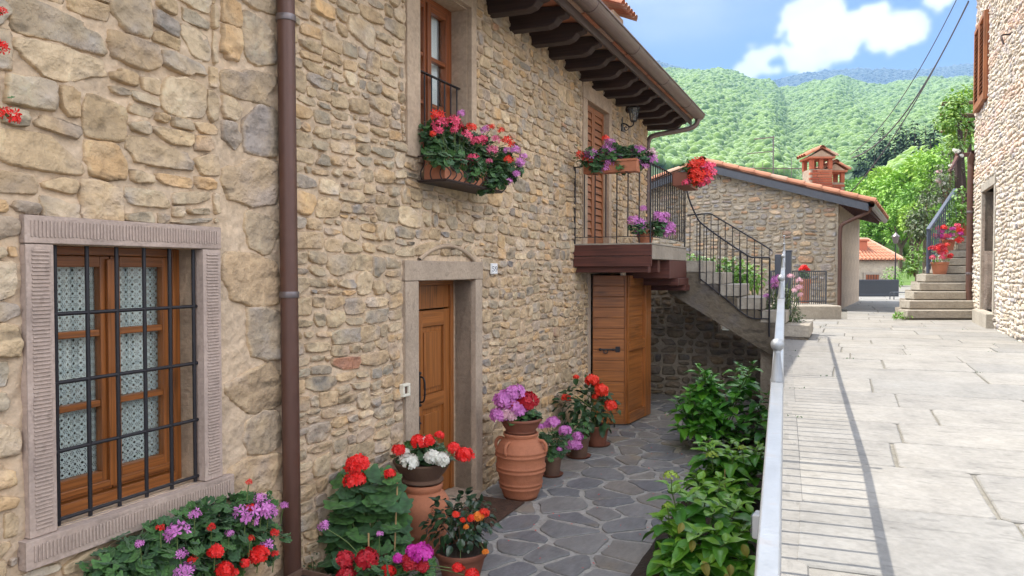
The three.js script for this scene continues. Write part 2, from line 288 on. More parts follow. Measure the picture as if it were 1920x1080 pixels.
// ---------------------------------------------------------------- rubble masonry
const PAL = {
  warm: [[6, 0.37, 0.295, 0.205], [5, 0.325, 0.275, 0.20], [4, 0.29, 0.262, 0.215], [2, 0.43, 0.305, 0.175], [3, 0.44, 0.375, 0.28], [0.08, 0.33, 0.20, 0.13], [0.8, 0.225, 0.21, 0.185]],
  left: [[5, 0.37, 0.295, 0.20], [3, 0.32, 0.28, 0.22], [2, 0.43, 0.31, 0.185], [3, 0.43, 0.365, 0.275], [3, 0.33, 0.302, 0.25], [0.5, 0.24, 0.225, 0.195]],
  grey: [[4, 0.34, 0.315, 0.265], [4, 0.28, 0.275, 0.25], [3, 0.40, 0.335, 0.25], [2, 0.35, 0.25, 0.175], [3, 0.24, 0.245, 0.24]],
  pale: [[6, 0.50, 0.475, 0.43], [4, 0.45, 0.435, 0.41], [2, 0.50, 0.455, 0.385], [0.4, 0.50, 0.41, 0.36], [2.5, 0.40, 0.39, 0.375]],
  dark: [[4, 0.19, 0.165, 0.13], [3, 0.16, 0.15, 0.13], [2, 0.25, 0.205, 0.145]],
};
function paletteColour(p) { let s = 0; for (const c of p) s += c[0]; let r = RND() * s; for (const c of p) { r -= c[0]; if (r <= 0) { const k = 1.38 * rr(0.84, 1.16), h = rr(-0.03, 0.03); return [c[1] * k * (1.04 + h), c[2] * k * 0.98, c[3] * k * (p === PAL.warm || p === PAL.left ? 0.97 : 1) * (1 - h)]; } } return p[0].slice(1); }  // stone tones raised as a whole, lifting the shaded fronts by colour
// random rubble laid out by splitting bands of a wall again and again; openings are kept free
function layStones(t0, t1, y0, y1, o) {
  const out = [], cut = (r) => {
    const w = r[1] - r[0], h = r[3] - r[2], mw = o.maxW * rr(0.6, 1.15), mh = o.maxH * rr(0.6, 1.15);
    if (h > mh && (h * o.aspect > w || w < mw)) { const k = r[2] + h * rr(0.35, 0.65); cut([r[0], r[1], r[2], k]); cut([r[0], r[1], k, r[3]]); return; }
    if (w > mw || w > h * 3.4) { const k = r[0] + w * rr(0.33, 0.67); cut([r[0], k, r[2], r[3]]); cut([k, r[1], r[2], r[3]]); return; }
    out.push(r);
  };
  let y = y0;
  while (y < y1 - 0.05) {
    const h = Math.min(rr(...o.band), y1 - y); let t = t0 - rr(0, 0.2);
    while (t < t1) { const w = rr(0.5, 1.1) * (o.chunk ?? 1); cut([Math.max(t, t0), Math.min(t + w, t1), y, y + h]); t += w; }
    y += h;
  }
  const res = [];
  for (let r of out) {
    let ok = true;
    for (const q of o.openings ?? []) {
      if (r[0] < q[1] && r[1] > q[0] && r[2] < q[3] && r[3] > q[2]) {
        const c = [[r[0], Math.min(r[1], q[0]), r[2], r[3]], [Math.max(r[0], q[1]), r[1], r[2], r[3]], [r[0], r[1], r[2], Math.min(r[3], q[2])], [r[0], r[1], Math.max(r[2], q[3]), r[3]]].filter((c) => c[1] - c[0] > 0.05 && c[3] - c[2] > 0.04).sort((a, b) => (b[1] - b[0]) * (b[3] - b[2]) - (a[1] - a[0]) * (a[3] - a[2]));
        if (!c.length) { ok = false; break; } r = c[0];
      }
    }
    if (ok && r[1] - r[0] > 0.045 && r[3] - r[2] > 0.035) res.push(r);
  }
  return res;
}
function stoneGeo(r, o) {                                     // { geo, x, y } : the stone about its own centre, face along +z
  const cx = (r[0] + r[1]) / 2, cy = (r[2] + r[3]) / 2, j = rr(o.joint[0], o.joint[1]), a = Math.max((r[1] - r[0]) / 2 - j, 0.015), b = Math.max((r[3] - r[2]) / 2 - j * 0.9, 0.012);
  const K = o.K ?? 24, p = rr(5, 16), sd = RND() * 100, depth = rr(o.proud[0], o.proud[1]), tx = rr(-1, 1) * 0.05, ty = rr(-1, 1) * 0.07, rot = rr(-0.05, 0.05);
  const cuts = []; for (let i = 0; i < 4; i++) if (RND() < 0.45) cuts.push([rr(0, 6.283), rr(0.68, 1.12)]);
  const sk = [RND() ** 3 * 0.8, RND() ** 3 * 0.8, RND() ** 3 * 0.5], wob = o.wobble ?? 0.10, ring = o.rings ?? [[1.17, -0.022], [1.12, 0.35], [1.05, 0.85], [0.86, 1.0], [0.48, 1.0]];
  const c1 = paletteColour(o.pal), c2 = paletteColour(o.pal), two = RND() < (o.two ?? 0.45) ? rr(0.4, 1) : 0.12, edge = o.edge ?? [0.575, 0.443, 0.315];
  const pos = [], col = [], uv = [], idx = [], ou = RND(), ov = RND(), su = (o.uv ?? 0.85);
  const put = (s, k, zf) => {
    const th = k / K * 2 * Math.PI, ct = Math.cos(th), st = Math.sin(th); let q = Math.pow(Math.pow(Math.abs(ct), p) + Math.pow(Math.abs(st), p), -1 / p); q *= 1 - (sk[0] * Math.max(0, ct * st) + sk[1] * Math.max(0, -ct * st) * (st > 0 ? 1 : 0.4) + sk[2] * Math.max(0, -st) * Math.abs(ct)) * 0.55;
    let rad = q * (1 + wob * (fbm(ct * 1.0 + sd, st * 1.0, 3.3, 2) * 1.2 + fbm(ct * 4 + sd, st * 4, 1.3, 3) * 0.7));
    for (const [ca, cd] of cuts) { const e = Math.cos(th - ca) * q; if (e > cd) rad *= cd / e; }
    let x = a * ct * rad * s, y = b * st * rad * s; [x, y] = [x - y * rot * a / b * 0.4, y + x * rot];
    const X = cx + x, Y = cy + y, wx = 0.03 * nz(X * 1.4, Y * 1.4, 1.5), wy = 0.035 * nz(X * 1.1, Y * 1.4, 8.5) + 0.012 * nz(X * 4, Y * 4, 4.5);
    const rel = fbm(X * 13 + sd, Y * 24, sd, 3) * 1.3 + 0.45 * Math.tanh(5 * nz(X * 7 + sd, Y * 13, 2));
    const z = zf < 0 ? zf : depth * zf + (zf > 0.5 ? (tx * x / a + ty * y / b) * 0.09 + rel * (depth * 0.4 + 0.0035) * Math.min(1, zf) : rel * depth * 0.2);
    pos.push(x + wx, y + wy, z);
    const m = clamp(two * smooth(-0.15, 0.25, fbm(X * 5.5 + sd, Y * 6.5, sd + 4, 3))), sm = zf < 0.5 ? 0.85 : zf < 0.9 ? clamp(0.5 + fbm(X * 11, Y * 11, 5, 3) * 1.8) * 0.8 : clamp(fbm(X * 5, Y * 6, 15, 4) * 2.2 + 0.08) * (o.smear ?? 0.75), lum = 1 + 0.18 * fbm(X * 22, Y * 22, sd, 2);
    for (let i = 0; i < 3; i++) col.push(lerp(lerp(c1[i], c2[i], m) * lum, edge[i], sm));
    uv.push(X / su + ou, Y / su + ov);
  };
  for (const [s, z] of ring) for (let k = 0; k < K; k++) put(s, k, z);
  put(0, 0, 1.02);
  const n = ring.length;
  for (let q = 0; q < n - 1; q++) for (let k = 0; k < K; k++) { const A = q * K + k, B = q * K + (k + 1) % K, C = A + K, D = B + K; idx.push(A, B, D, A, D, C); }
  for (let k = 0; k < K; k++) idx.push((n - 1) * K + k, (n - 1) * K + (k + 1) % K, n * K);
  const g = new THREE.BufferGeometry();
  g.setAttribute('position', new THREE.Float32BufferAttribute(pos, 3)); g.setAttribute('color', new THREE.Float32BufferAttribute(col, 3)); g.setAttribute('uv', new THREE.Float32BufferAttribute(uv, 2)); g.setIndex(idx); g.computeVertexNormals();
  return { geo: g, x: cx, y: cy, area: (r[1] - r[0]) * (r[3] - r[2]) };
}
// stones under `parent` (x along, y up, z out): the largest in view as pieces, the rest as one
function setStones(list, parent, material, world, limit = 300) {
  const v = V(0, 0, 0);
  for (const s of list) {
    v.copy(world(s.x, s.y)); const d = Math.max(0.3, -v.z), px = v.x / d, py = (v.y - EYE) / d + 0.025;
    s.shows = s.area / d / d * (Math.abs(px) < 0.72 && Math.abs(py) < 0.42 && v.z < 0 ? 1 : 0.0001);
  }
  list.sort((a, b) => b.shows - a.shows);
  const one = list.slice(0, limit), rest = list.slice(limit);
  for (const s of one) { const m = part('stone', s.geo, material, parent); m.position.set(s.x, s.y, 0); }
  if (rest.length) { const m = part('small_stones', mergeGeometries(rest.map((s) => s.geo.translate(s.x, s.y, 0))), material, parent); m.userData.kind = 'stuff'; }
}
// a wall sheet in x, y with openings: uneven face at z = 0, reveals to -depth, and a flat back
function wallGeo(x0, x1, y0, y1, openings, depth, cell = 0.035, amp = 0.008, slope = null) {
  const cutsOf = (a, b, list) => { const s = new Set([a, b]); for (const c of list) if (c > a && c < b) s.add(c); const k = [...s].sort((p, q) => p - q), o = [k[0]]; for (let i = 1; i < k.length; i++) { const n = Math.max(1, Math.round((k[i] - k[i - 1]) / cell)); for (let m = 1; m <= n; m++) o.push(k[i - 1] + (k[i] - k[i - 1]) * m / n); } return o; };
  const xs = cutsOf(x0, x1, openings.flatMap((q) => [q[0], q[1]])), ys = cutsOf(y0, y1, openings.flatMap((q) => [q[2], q[3]]));
  const pos = [], uv = [], idx = [], W = xs.length, top = (x) => slope ? slope(x) : y1;
  for (const y of ys) for (const x of xs) { const Y = y0 + (y - y0) * (top(x) - y0) / (y1 - y0); pos.push(x, Y, amp * (2.0 * fbm(x * 5, Y * 6, 3, 4) + 0.9 * nz(x * 27, Y * 31, 1) - 0.45)); uv.push(x / 0.9, Y / 0.9); }
  for (let i = 0; i < ys.length - 1; i++) for (let k = 0; k < W - 1; k++) {
    const mx = (xs[k] + xs[k + 1]) / 2, my = (ys[i] + ys[i + 1]) / 2; if (openings.some((q) => mx > q[0] && mx < q[1] && my > q[2] && my < q[3])) continue;
    const A = i * W + k; idx.push(A, A + 1, A + W + 1, A, A + W + 1, A + W);
  }
  const g = new THREE.BufferGeometry(); g.setAttribute('position', new THREE.Float32BufferAttribute(pos, 3)); g.setAttribute('uv', new THREE.Float32BufferAttribute(uv, 2)); g.setIndex(idx); g.computeVertexNormals();
  const list = [g], back = cutsOf(x0, x1, openings.flatMap((q) => [q[0], q[1]]));
  // body behind the face, in blocks round the openings
  const bx_ = [...new Set([x0, x1, ...openings.flatMap((q) => [q[0], q[1]])])].filter((c) => c >= x0 && c <= x1).sort((p, q) => p - q), by_ = [...new Set([y0, y1, ...openings.flatMap((q) => [q[2], q[3]])])].filter((c) => c >= y0 && c <= y1).sort((p, q) => p - q);
  if (!slope) for (let i = 0; i < bx_.length - 1; i++) for (let k = 0; k < by_.length - 1; k++) {
    const mx = (bx_[i] + bx_[i + 1]) / 2, my = (by_[k] + by_[k + 1]) / 2; if (openings.some((q) => mx > q[0] && mx < q[1] && my > q[2] && my < q[3])) continue;
    list.push(boxUV(bxr(bx_[i], bx_[i + 1], by_[k], by_[k + 1], -depth, -0.03, 0), 'y', 1.1));
  }
  return join(list);
}
// ---------------------------------------------------------------- the two stone houses on the left
const SEAM = -2.50, HEND = 6.42, EAVE = 4.62;
const WIN1 = [-3.941, -3.135, 0.958, 2.186], WIN2 = [-0.92, -0.035, 2.98, 4.42], DOOR1 = [-0.956, 0.034, 0.0, 1.986], FDOOR = [3.24, 4.20, 2.40, 4.28], GAR = [3.40, 4.80, 0.0, 2.02];
function houseGroup(name, label) { return thing(name, label, 'house', [HO.x, 0, HO.z], HPHI); }
const houseA = houseGroup('stone_house', 'old stone house left of the brown drainpipe with a barred ground floor window');
const houseB = houseGroup('stone_house', 'long tan stone house right of the drainpipe with door 59 and projecting eaves');
{
  RND = mulberry(101);
  const wA = part('wall', wallGeo(-7.5, SEAM, -0.1, EAVE, [WIN1], 0.42, 0.022, 0.013), M.mortar, houseA);
  const outerA = [[-4.075, -2.94, 0.83, 2.31]];
  const oA = { band: [0.24, 0.5], maxW: 0.46, maxH: 0.205, aspect: 1.5, openings: [...outerA, [-2.98, SEAM + 0.02, -1, 5]], joint: [0.004, 0.017], proud: [0.007, 0.024], pal: PAL.left, K: 32, two: 0.4, smear: 0.85, rings: [[1.13, -0.022], [1.09, 0.3], [1.04, 0.85], [0.94, 1.0], [0.62, 1.0], [0.3, 1.02]], wobble: 0.13 };
  const list = layStones(-5.6, SEAM, 0, 4.6, oA).map((r) => stoneGeo(r, oA));
  // squared corner stones up the seam
  const oQ = { ...oA, joint: [0.005, 0.01], wobble: 0.045, pal: [[3, 0.30, 0.25, 0.185], [3, 0.29, 0.255, 0.205], [2, 0.34, 0.265, 0.18]], proud: [0.012, 0.022], two: 0.3 };
  for (let y = 0, k = 0; y < 4.5; k++) { const h = rr(0.2, 0.34), w = k % 2 ? 0.46 : rr(0.27, 0.33); list.push(stoneGeo([SEAM - w, SEAM - 0.012, y, y + h], oQ)); if (k % 2 === 0) { const q = [-2.98, SEAM - w, y, y + h]; if (q[1] - q[0] > 0.06 && !(q[0] < -2.94 && y < 2.3 && y + h > 0.8)) list.push(stoneGeo([-2.96, q[1], y, y + h * 0.55], oA), stoneGeo([-2.96, q[1], y + h * 0.55, y + h], oA)); } y += h; }
  setStones(list, wA, M.stone, (t, y) => HP(t, y, 0));

  RND = mulberry(202);
  const wB = part('wall', wallGeo(SEAM, HEND, -0.1, EAVE, [WIN2, DOOR1, FDOOR, GAR], 0.42, 0.022, 0.013), M.mortar, houseB);
  const oB = { band: [0.17, 0.36], maxW: 0.40, maxH: 0.165, aspect: 1.8, openings: [[-1.12, 0.06, 2.9, 4.62], [-1.17, 0.18, 0, 2.15], [3.05, 4.33, 2.3, 4.5], [3.30, 4.9, 0, 2.12], [2.74, 4.85, 2.1, 2.4]], joint: [0.004, 0.020], proud: [0.005, 0.019], pal: PAL.warm, K: 24, wobble: 0.09, smear: 0.9, rings: [[1.15, -0.024], [1.11, 0.2], [1.05, 0.8], [0.94, 1.0], [0.66, 1.0], [0.33, 1.0]] };
  const red = { ...oB, pal: [[1, 0.36, 0.19, 0.12]], two: 0.1, smear: 0.1 };
  const lB = layStones(SEAM + 0.03, HEND - 0.02, 0, 4.6, oB).map((r) => stoneGeo(r, r[0] < -1.76 && r[1] > -1.76 && r[2] < 1.42 && r[3] > 1.42 ? red : oB));
  setStones(lB, wB, M.stone, (t, y) => HP(t, y, 0));

  // shells: end and back walls, party wall, floors and roofs
  for (const [h, t0, t1] of [[houseA, -7.5, SEAM - 0.002], [houseB, SEAM + 0.002, HEND]]) {
    part('back_wall', boxUV(bxr(t0, t1, -0.1, 6.0, -5.4, -5.0, 0)), M.mortarGrey, h);
    part('side_wall', prismT([[-5.0, -0.1], [-0.43, -0.1], [-0.43, 4.9], [-3.0, 5.9], [-5.0, 5.15]], h === houseA ? t0 : t1 - 0.3, h === houseA ? t0 + 0.3 : t1 - 0.003), M.mortarGrey, h);
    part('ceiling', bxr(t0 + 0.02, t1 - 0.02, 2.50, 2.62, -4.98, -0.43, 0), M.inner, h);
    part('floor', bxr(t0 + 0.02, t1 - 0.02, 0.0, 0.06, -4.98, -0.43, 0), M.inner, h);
  }
}
const flipFix = (g) => { const i = g.index.array; for (let k = 0; k < i.length; k += 3) { const a = i[k]; i[k] = i[k + 1]; i[k + 1] = a; } g.computeVertexNormals(); return g; };

// ---- eaves: rafters, boards of clay, fascia, gutter, roof
{
  RND = mulberry(303);
  const END = 7.0;
  for (const [h, t0, t1] of [[houseA, -7.5, SEAM], [houseB, SEAM, END]]) {
    const roof = part('roof', boxUV(prismT([[0.74, 4.735], [0.74, 4.775], [-3.0, 6.03], [-5.9, 4.9], [-5.9, 4.86], [-3.0, 5.99]], t0, t1), 'x'), M.clayDark, h);
    const seen = h === houseB;
    for (let t = 0.36 - 0.53 * 5; seen && t < t1 - 0.1; t += 0.53) {
      if (t < t0 + 0.08) continue;
      const j = rr(-0.012, 0.012), s = [[-0.40, 4.575], [0.60, 4.535], [0.60, 4.60], [0.575, 4.655], [-0.40, 4.70]];
      const tail = [[-0.40, 4.575 - 0.09], [0.10, 4.468], [0.40, 4.462], [0.47, 4.485], [0.52, 4.535], [0.585, 4.55], [0.605, 4.59], [0.60, 4.63], [-0.40, 4.80 - 0.05]];
      const g = prismT(tail, t - 0.068 + j, t + 0.068 + j, 0.006);
      part('rafter', boxUV(g, 'z', 1, RND(), RND()), M.woodDark, roof);
    }
    // thin clay boards that lie on the rafters
    const pieces = [];
    for (let t = -0.49; seen && t < t1 - 0.3; t += 0.53) for (let n = -0.1; n < 0.55; n += 0.155) {
      const y = 4.655 - n * 0.0 + 0.035, g = boxUV(bx(0.50, 0.022, 0.148, t + 0.31 + rr(-0.006, 0.006), y + rr(0, 0.004) - n * 0.06, n + 0.08, 0.003), 'z', 1, RND(), RND()); pieces.push(g);
    }
    for (const g of pieces) part('clay_board', g, pick([M.tile, M.tilePale, M.tile, M.clay]), roof);
    part('fascia_board', boxUV(bxr(t0 + 0.004, t1, 4.56, 4.745, 0.612, 0.640, 0.004), 'x', 1), M.woodFascia, roof);
    // half-round gutter
    const arc = [], R0 = 0.098; for (let i = 0; i <= 14; i++) { const a = Math.PI + i / 14 * Math.PI; arc.push([Math.cos(a) * R0, Math.sin(a) * R0]); } for (let i = 14; i >= 0; i--) { const a = Math.PI + i / 14 * Math.PI; arc.push([Math.cos(a) * (R0 - 0.006), Math.sin(a) * (R0 - 0.006)]); }
    const gut = part('gutter', boxUV(prismT(arc, t0, t1 + 0.08).translate(0, 4.735, 0.745), 'x'), M.gutter, roof);
    part('gutter_bead', tube([V(t0, 4.737, 0.845), V((t0 + t1) / 2, 4.737, 0.845), V(t1 + 0.08, 4.737, 0.845)], 0.012, 8), M.gutter, gut);
    if (h === houseB) part('end_cap', new THREE.CircleGeometry(R0, 20, Math.PI, Math.PI).rotateY(Math.PI / 2).translate(t1 + 0.078, 4.735, 0.745), M.gutter, gut);
    const br = []; for (let t = t0 + 0.4; t < t1; t += 1.6) br.push(tube([...Array(7)].map((_, i) => V(t, 4.735 + Math.sin(Math.PI + i / 6 * Math.PI) * 0.1005, 0.745 + Math.cos(Math.PI + i / 6 * Math.PI) * 0.1005)), 0.004, 6));
    part('gutter_bracket', br, M.gutter, gut);
    // ends of the cover tiles above the gutter
    for (let t = t0 + 0.1; seen && t < t1; t += 0.21) { const g = new THREE.CylinderGeometry(0.085, 0.07, 0.42, 8, 1, true, Math.PI / 2, Math.PI).rotateX(Math.PI / 2); g.rotateX(0.32).translate(t, 4.775, 0.54); part('roof_tile', plainGeo(g), pick([M.tile, M.clay, M.tilePale]), roof); }
  }
  // verge end of the roof and its pipe
  const pipe = part('downpipe', [tube([V(6.94, 4.66, 0.745), V(6.94, 4.57, 0.735), V(6.90, 4.50, 0.66), V(6.60, 4.36, 0.10), V(6.52, 4.31, 0.03), V(6.49, 4.22, 0.0)], 0.042, 12, 40), bar(V(6.49, 4.24, 0.0), V(6.49, 1.15, 0.0), 0.042, 12)], M.gutter, houseB);
  part('clamp', [lathe([[0.04, -0.015], [0.05, -0.015], [0.05, 0.015], [0.04, 0.015]], 16).translate(6.49, 3.4, 0)], M.clamp, pipe);
  // chimney shape added in place of the taller tiled roof behind
  const c = part('chimney', [boxUV(bxr(5.95, 6.55, 5.0, 6.36, -1.0, -0.45, 0.01))], M.plaster, houseB);
  for (let i = 0; i < 6; i++) part('cap_tile', plainGeo(new THREE.CylinderGeometry(0.09, 0.075, 0.46, 8, 1, true, Math.PI / 2, Math.PI).rotateX(Math.PI / 2).rotateX(0.4).translate(5.85 + i * 0.16, 6.46, -0.48)), pick([M.tile, M.tilePale]), c);
  for (let i = 0; i < 6; i++) part('cap_tile', plainGeo(new THREE.CylinderGeometry(0.09, 0.075, 0.46, 8, 1, true, Math.PI / 2, Math.PI).rotateX(Math.PI / 2).rotateX(-0.4).translate(5.85 + i * 0.16, 6.46, -0.90)), pick([M.tile, M.tilePale]), c);
  // brown drainpipe at the seam
  const P = part('downpipe', [bar(V(-2.515, 0.05, 0.075), V(-2.545, 4.70, 0.075), 0.052, 20)], M.copper, houseA);
  boxUV(P.geometry, 'y', 1.2);
  for (const y of [1.93, 3.56]) part('clamp', [lathe([[0.05, -0.018], [0.0585, -0.018], [0.0585, 0.018], [0.05, 0.018], [0.05, -0.018]], 20).translate(-2.515 - 0.03 * y / 4.65, y, 0.075), bxr(-2.54, -2.51, y - 0.012, y + 0.012, -0.02, 0.03, 0.002)], M.clamp, P);
}

// ---- ground floor window of the left house
{
  RND = mulberry(404);
  const fr = part('window_surround', [boxUV(bxr(-4.067, -3.010, 2.188, 2.306, -0.2, 0.032, 0.005), 'x')], M.dressed, houseA);
  const ribs = (t0, t1, y0, y1, vert) => {                 // chiselled band: upright or level ridges
    const g = [], n = Math.round((vert ? t1 - t0 : y1 - y0) / 0.0165);
    for (let i = 0; i < n; i++) { const k = (i + 0.5) / n, w = 0.0105 * rr(0.85, 1.1); g.push(vert ? bx(w, y1 - y0 - rr(0, 0.008), 0.012, lerp(t0, t1, k), (y0 + y1) / 2 + rr(-0.002, 0.002), 0.031, 0.0045) : bx(t1 - t0 - rr(0, 0.008), w, 0.012, (t0 + t1) / 2 + rr(-0.002, 0.002), lerp(y0, y1, k), 0.031, 0.0045)); }
    return g.map((q) => boxUV(q));
  };
  part('lintel_ribs', ribs(-4.045, -3.032, 2.212, 2.288, true), M.dressed, fr);
  for (const [a, b] of [[-4.063, -3.941], [-3.135, -3.012]]) { part('jamb', boxUV(bxr(a, b, 0.957, 2.186, -0.2, 0.029, 0.005)), M.dressed, fr); part('jamb_ribs', ribs(a + 0.022, b - 0.018, 0.985, 2.165, false).map((g) => g.translate(0, 0, -0.003)), M.dressed, fr); }
  part('sill', boxUV(bxr(-4.09, -2.945, 0.832, 0.955, -0.22, 0.045, 0.005), 'x'), M.dressed, fr);
  part('sill_ribs', ribs(-4.06, -2.97, 0.858, 0.932, true).map((g) => g.translate(0, 0, 0.013)), M.dressed, fr);
  const w = part('window', [boxUV(bxr(-3.941, -3.895, 0.957, 2.186, -0.21, -0.14)), boxUV(bxr(-3.18, -3.135, 0.957, 2.186, -0.21, -0.14)), boxUV(bxr(-3.895, -3.18, 2.145, 2.186, -0.21, -0.14), 'x'), boxUV(bxr(-3.895, -3.18, 0.957, 1.01, -0.21, -0.125), 'x')], M.wood, houseA);
  for (const [a, b] of [[-3.893, -3.54], [-3.536, -3.182]]) {
    const y0 = 1.013, y1 = 2.143, s = 0.052, z0 = -0.197, z1 = -0.152;
    part('sash', [boxUV(bxr(a, a + s, y0, y1, z0, z1), 'y', 1, RND()), boxUV(bxr(b - s, b, y0, y1, z0, z1), 'y', 1, RND()), boxUV(bxr(a + s, b - s, y1 - s, y1, z0, z1), 'x', 1, RND()), boxUV(bxr(a + s, b - s, y0, y0 + 0.095, z0, z1), 'x', 1, RND()), ...[1.437, 1.776].map((y) => boxUV(bxr(a + s, b - s, y - 0.016, y + 0.016, z0 + 0.004, z1 - 0.006), 'x', 1, RND()))], M.wood, w);
    for (const [p, q] of [[y0 + 0.095, 1.421], [1.453, 1.760], [1.792, y1 - s]]) part('pane', bxr(a + s, b - s, p, q, -0.179, -0.177, 0), M.glass, w);
    const c = new THREE.PlaneGeometry(b - a - 0.06, y1 - y0 - 0.1, 30, 1); const cp = c.attributes.position; for (let i = 0; i < cp.count; i++) cp.setZ(i, 0.007 * Math.sin(cp.getX(i) * 42 + a * 9)); c.computeVertexNormals();
    const u = c.attributes.uv; for (let i = 0; i < u.count; i++) u.setXY(i, u.getX(i) * 0.30, u.getY(i) * 1.03);
    part('lace_curtain', c.translate((a + b) / 2, (y0 + y1) / 2 + 0.02, -0.215), M.lace, w);
  }
  part('cover_strip', boxUV(bxr(-3.566, -3.510, 1.03, 2.13, -0.154, -0.132, 0.005)), M.wood, w);
  part('weather_board', boxUV(bxr(-3.89, -3.185, 1.03, 1.062, -0.156, -0.136, 0.006), 'x'), M.wood, w);
  // iron grille
  const gr = thing('window_grille', 'black iron bar grille in front of the ground floor window with lace curtains', 'window grille', [HO.x, 0, HO.z], HPHI);
  const zb = -0.02; let first = null;
  for (let i = 0; i < 6; i++) { const t = -3.905 + i * 0.150; part('upright_bar', bar(V(t, 0.96, zb), V(t, 2.185, zb), 0.0095, 8), M.iron, gr); }
  for (const y of [0.985, 1.285, 1.585, 1.885]) part('cross_bar', bar(V(-3.94, y, zb), V(-3.135, y, zb), 0.009, 8), M.iron, gr);
}

// ---- upper window with french casement
{
  RND = mulberry(505);
  const sr = part('window_surround', [boxUV(bxr(-1.115, -0.922, 2.96, 4.615, -0.03, 0.020, 0.006))], M.plaster, houseB);
  part('jamb', boxUV(bxr(-0.037, 0.062, 2.96, 4.615, -0.03, 0.018, 0.006)), M.plaster, sr);
  part('lintel', boxUV(bxr(-0.920, -0.039, 4.42, 4.615, -0.03, 0.019, 0.006), 'x'), M.plaster, sr);
  part('reveal', [boxUV(bxr(-0.045, -0.032, 2.98, 4.42, -0.3, -0.031, 0)), boxUV(bxr(-0.92, -0.91, 2.98, 4.42, -0.3, -0.031, 0)), boxUV(bxr(-0.91, -0.045, 4.41, 4.424, -0.3, -0.031, 0)), boxUV(bxr(-0.935, -0.02, 2.93, 2.985, -0.3, 0.015, 0.004))], M.plaster, sr);
  const z0 = -0.25, z1 = -0.185, w = part('window', [boxUV(bxr(-0.91, -0.86, 2.985, 4.41, z0, z1)), boxUV(bxr(-0.095, -0.045, 2.985, 4.41, z0, z1)), boxUV(bxr(-0.86, -0.095, 4.36, 4.41, z0, z1), 'x')], M.woodRed, houseB);
  for (const [a, b] of [[-0.858, -0.480], [-0.475, -0.097]]) {
    const s = 0.062, y0 = 2.99, y1 = 4.358, q0 = z0 + 0.012, q1 = z1 + 0.006;
    part('sash', [boxUV(bxr(a, a + s, y0, y1, q0, q1)), boxUV(bxr(b - s, b, y0, y1, q0, q1)), boxUV(bxr(a + s, b - s, y1 - s, y1, q0, q1), 'x'), boxUV(bxr(a + s, b - s, y0, y0 + 0.1, q0, q1), 'x'), ...[3.50, 3.90].map((y) => boxUV(bxr(a + s, b - s, y - 0.017, y + 0.017, q0 + 0.004, q1 - 0.006), 'x'))], M.woodRed, w);
    for (const [p, q] of [[y0 + 0.1, 3.483], [3.517, 3.883], [3.917, y1 - s]]) part('pane', bxr(a + s, b - s, p, q, -0.219, -0.217, 0), M.glass, w);
    const c = new THREE.PlaneGeometry(b - a - 0.05, 1.34, 40, 1), cp = c.attributes.position; for (let i = 0; i < cp.count; i++) cp.setZ(i, 0.012 * Math.sin(cp.getX(i) * 60 + a * 9)); c.computeVertexNormals();
    part('curtain', c.translate((a + b) / 2, 3.67, -0.268), M.curtain, w);
  }
  part('cover_strip', boxUV(bxr(-0.502, -0.452, 3.0, 4.35, z1 + 0.004, z1 + 0.022, 0.004)), M.woodRed, w);
  const rl = thing('window_railing', 'low black iron railing across the upper window above the flower box', 'railing', [HO.x, 0, HO.z], HPHI);
  part('top_rail', [beam(V(-0.92, 3.71, -0.11), V(-0.035, 3.71, -0.11), 0.03, 0.012)], M.iron, rl);
  for (let i = 0; i < 8; i++) { const t = -0.87 + i * 0.112; part('upright_bar', bar(V(t, 2.985, -0.11), V(t, 3.71, -0.11), 0.0075, 6), M.iron, rl); }
}

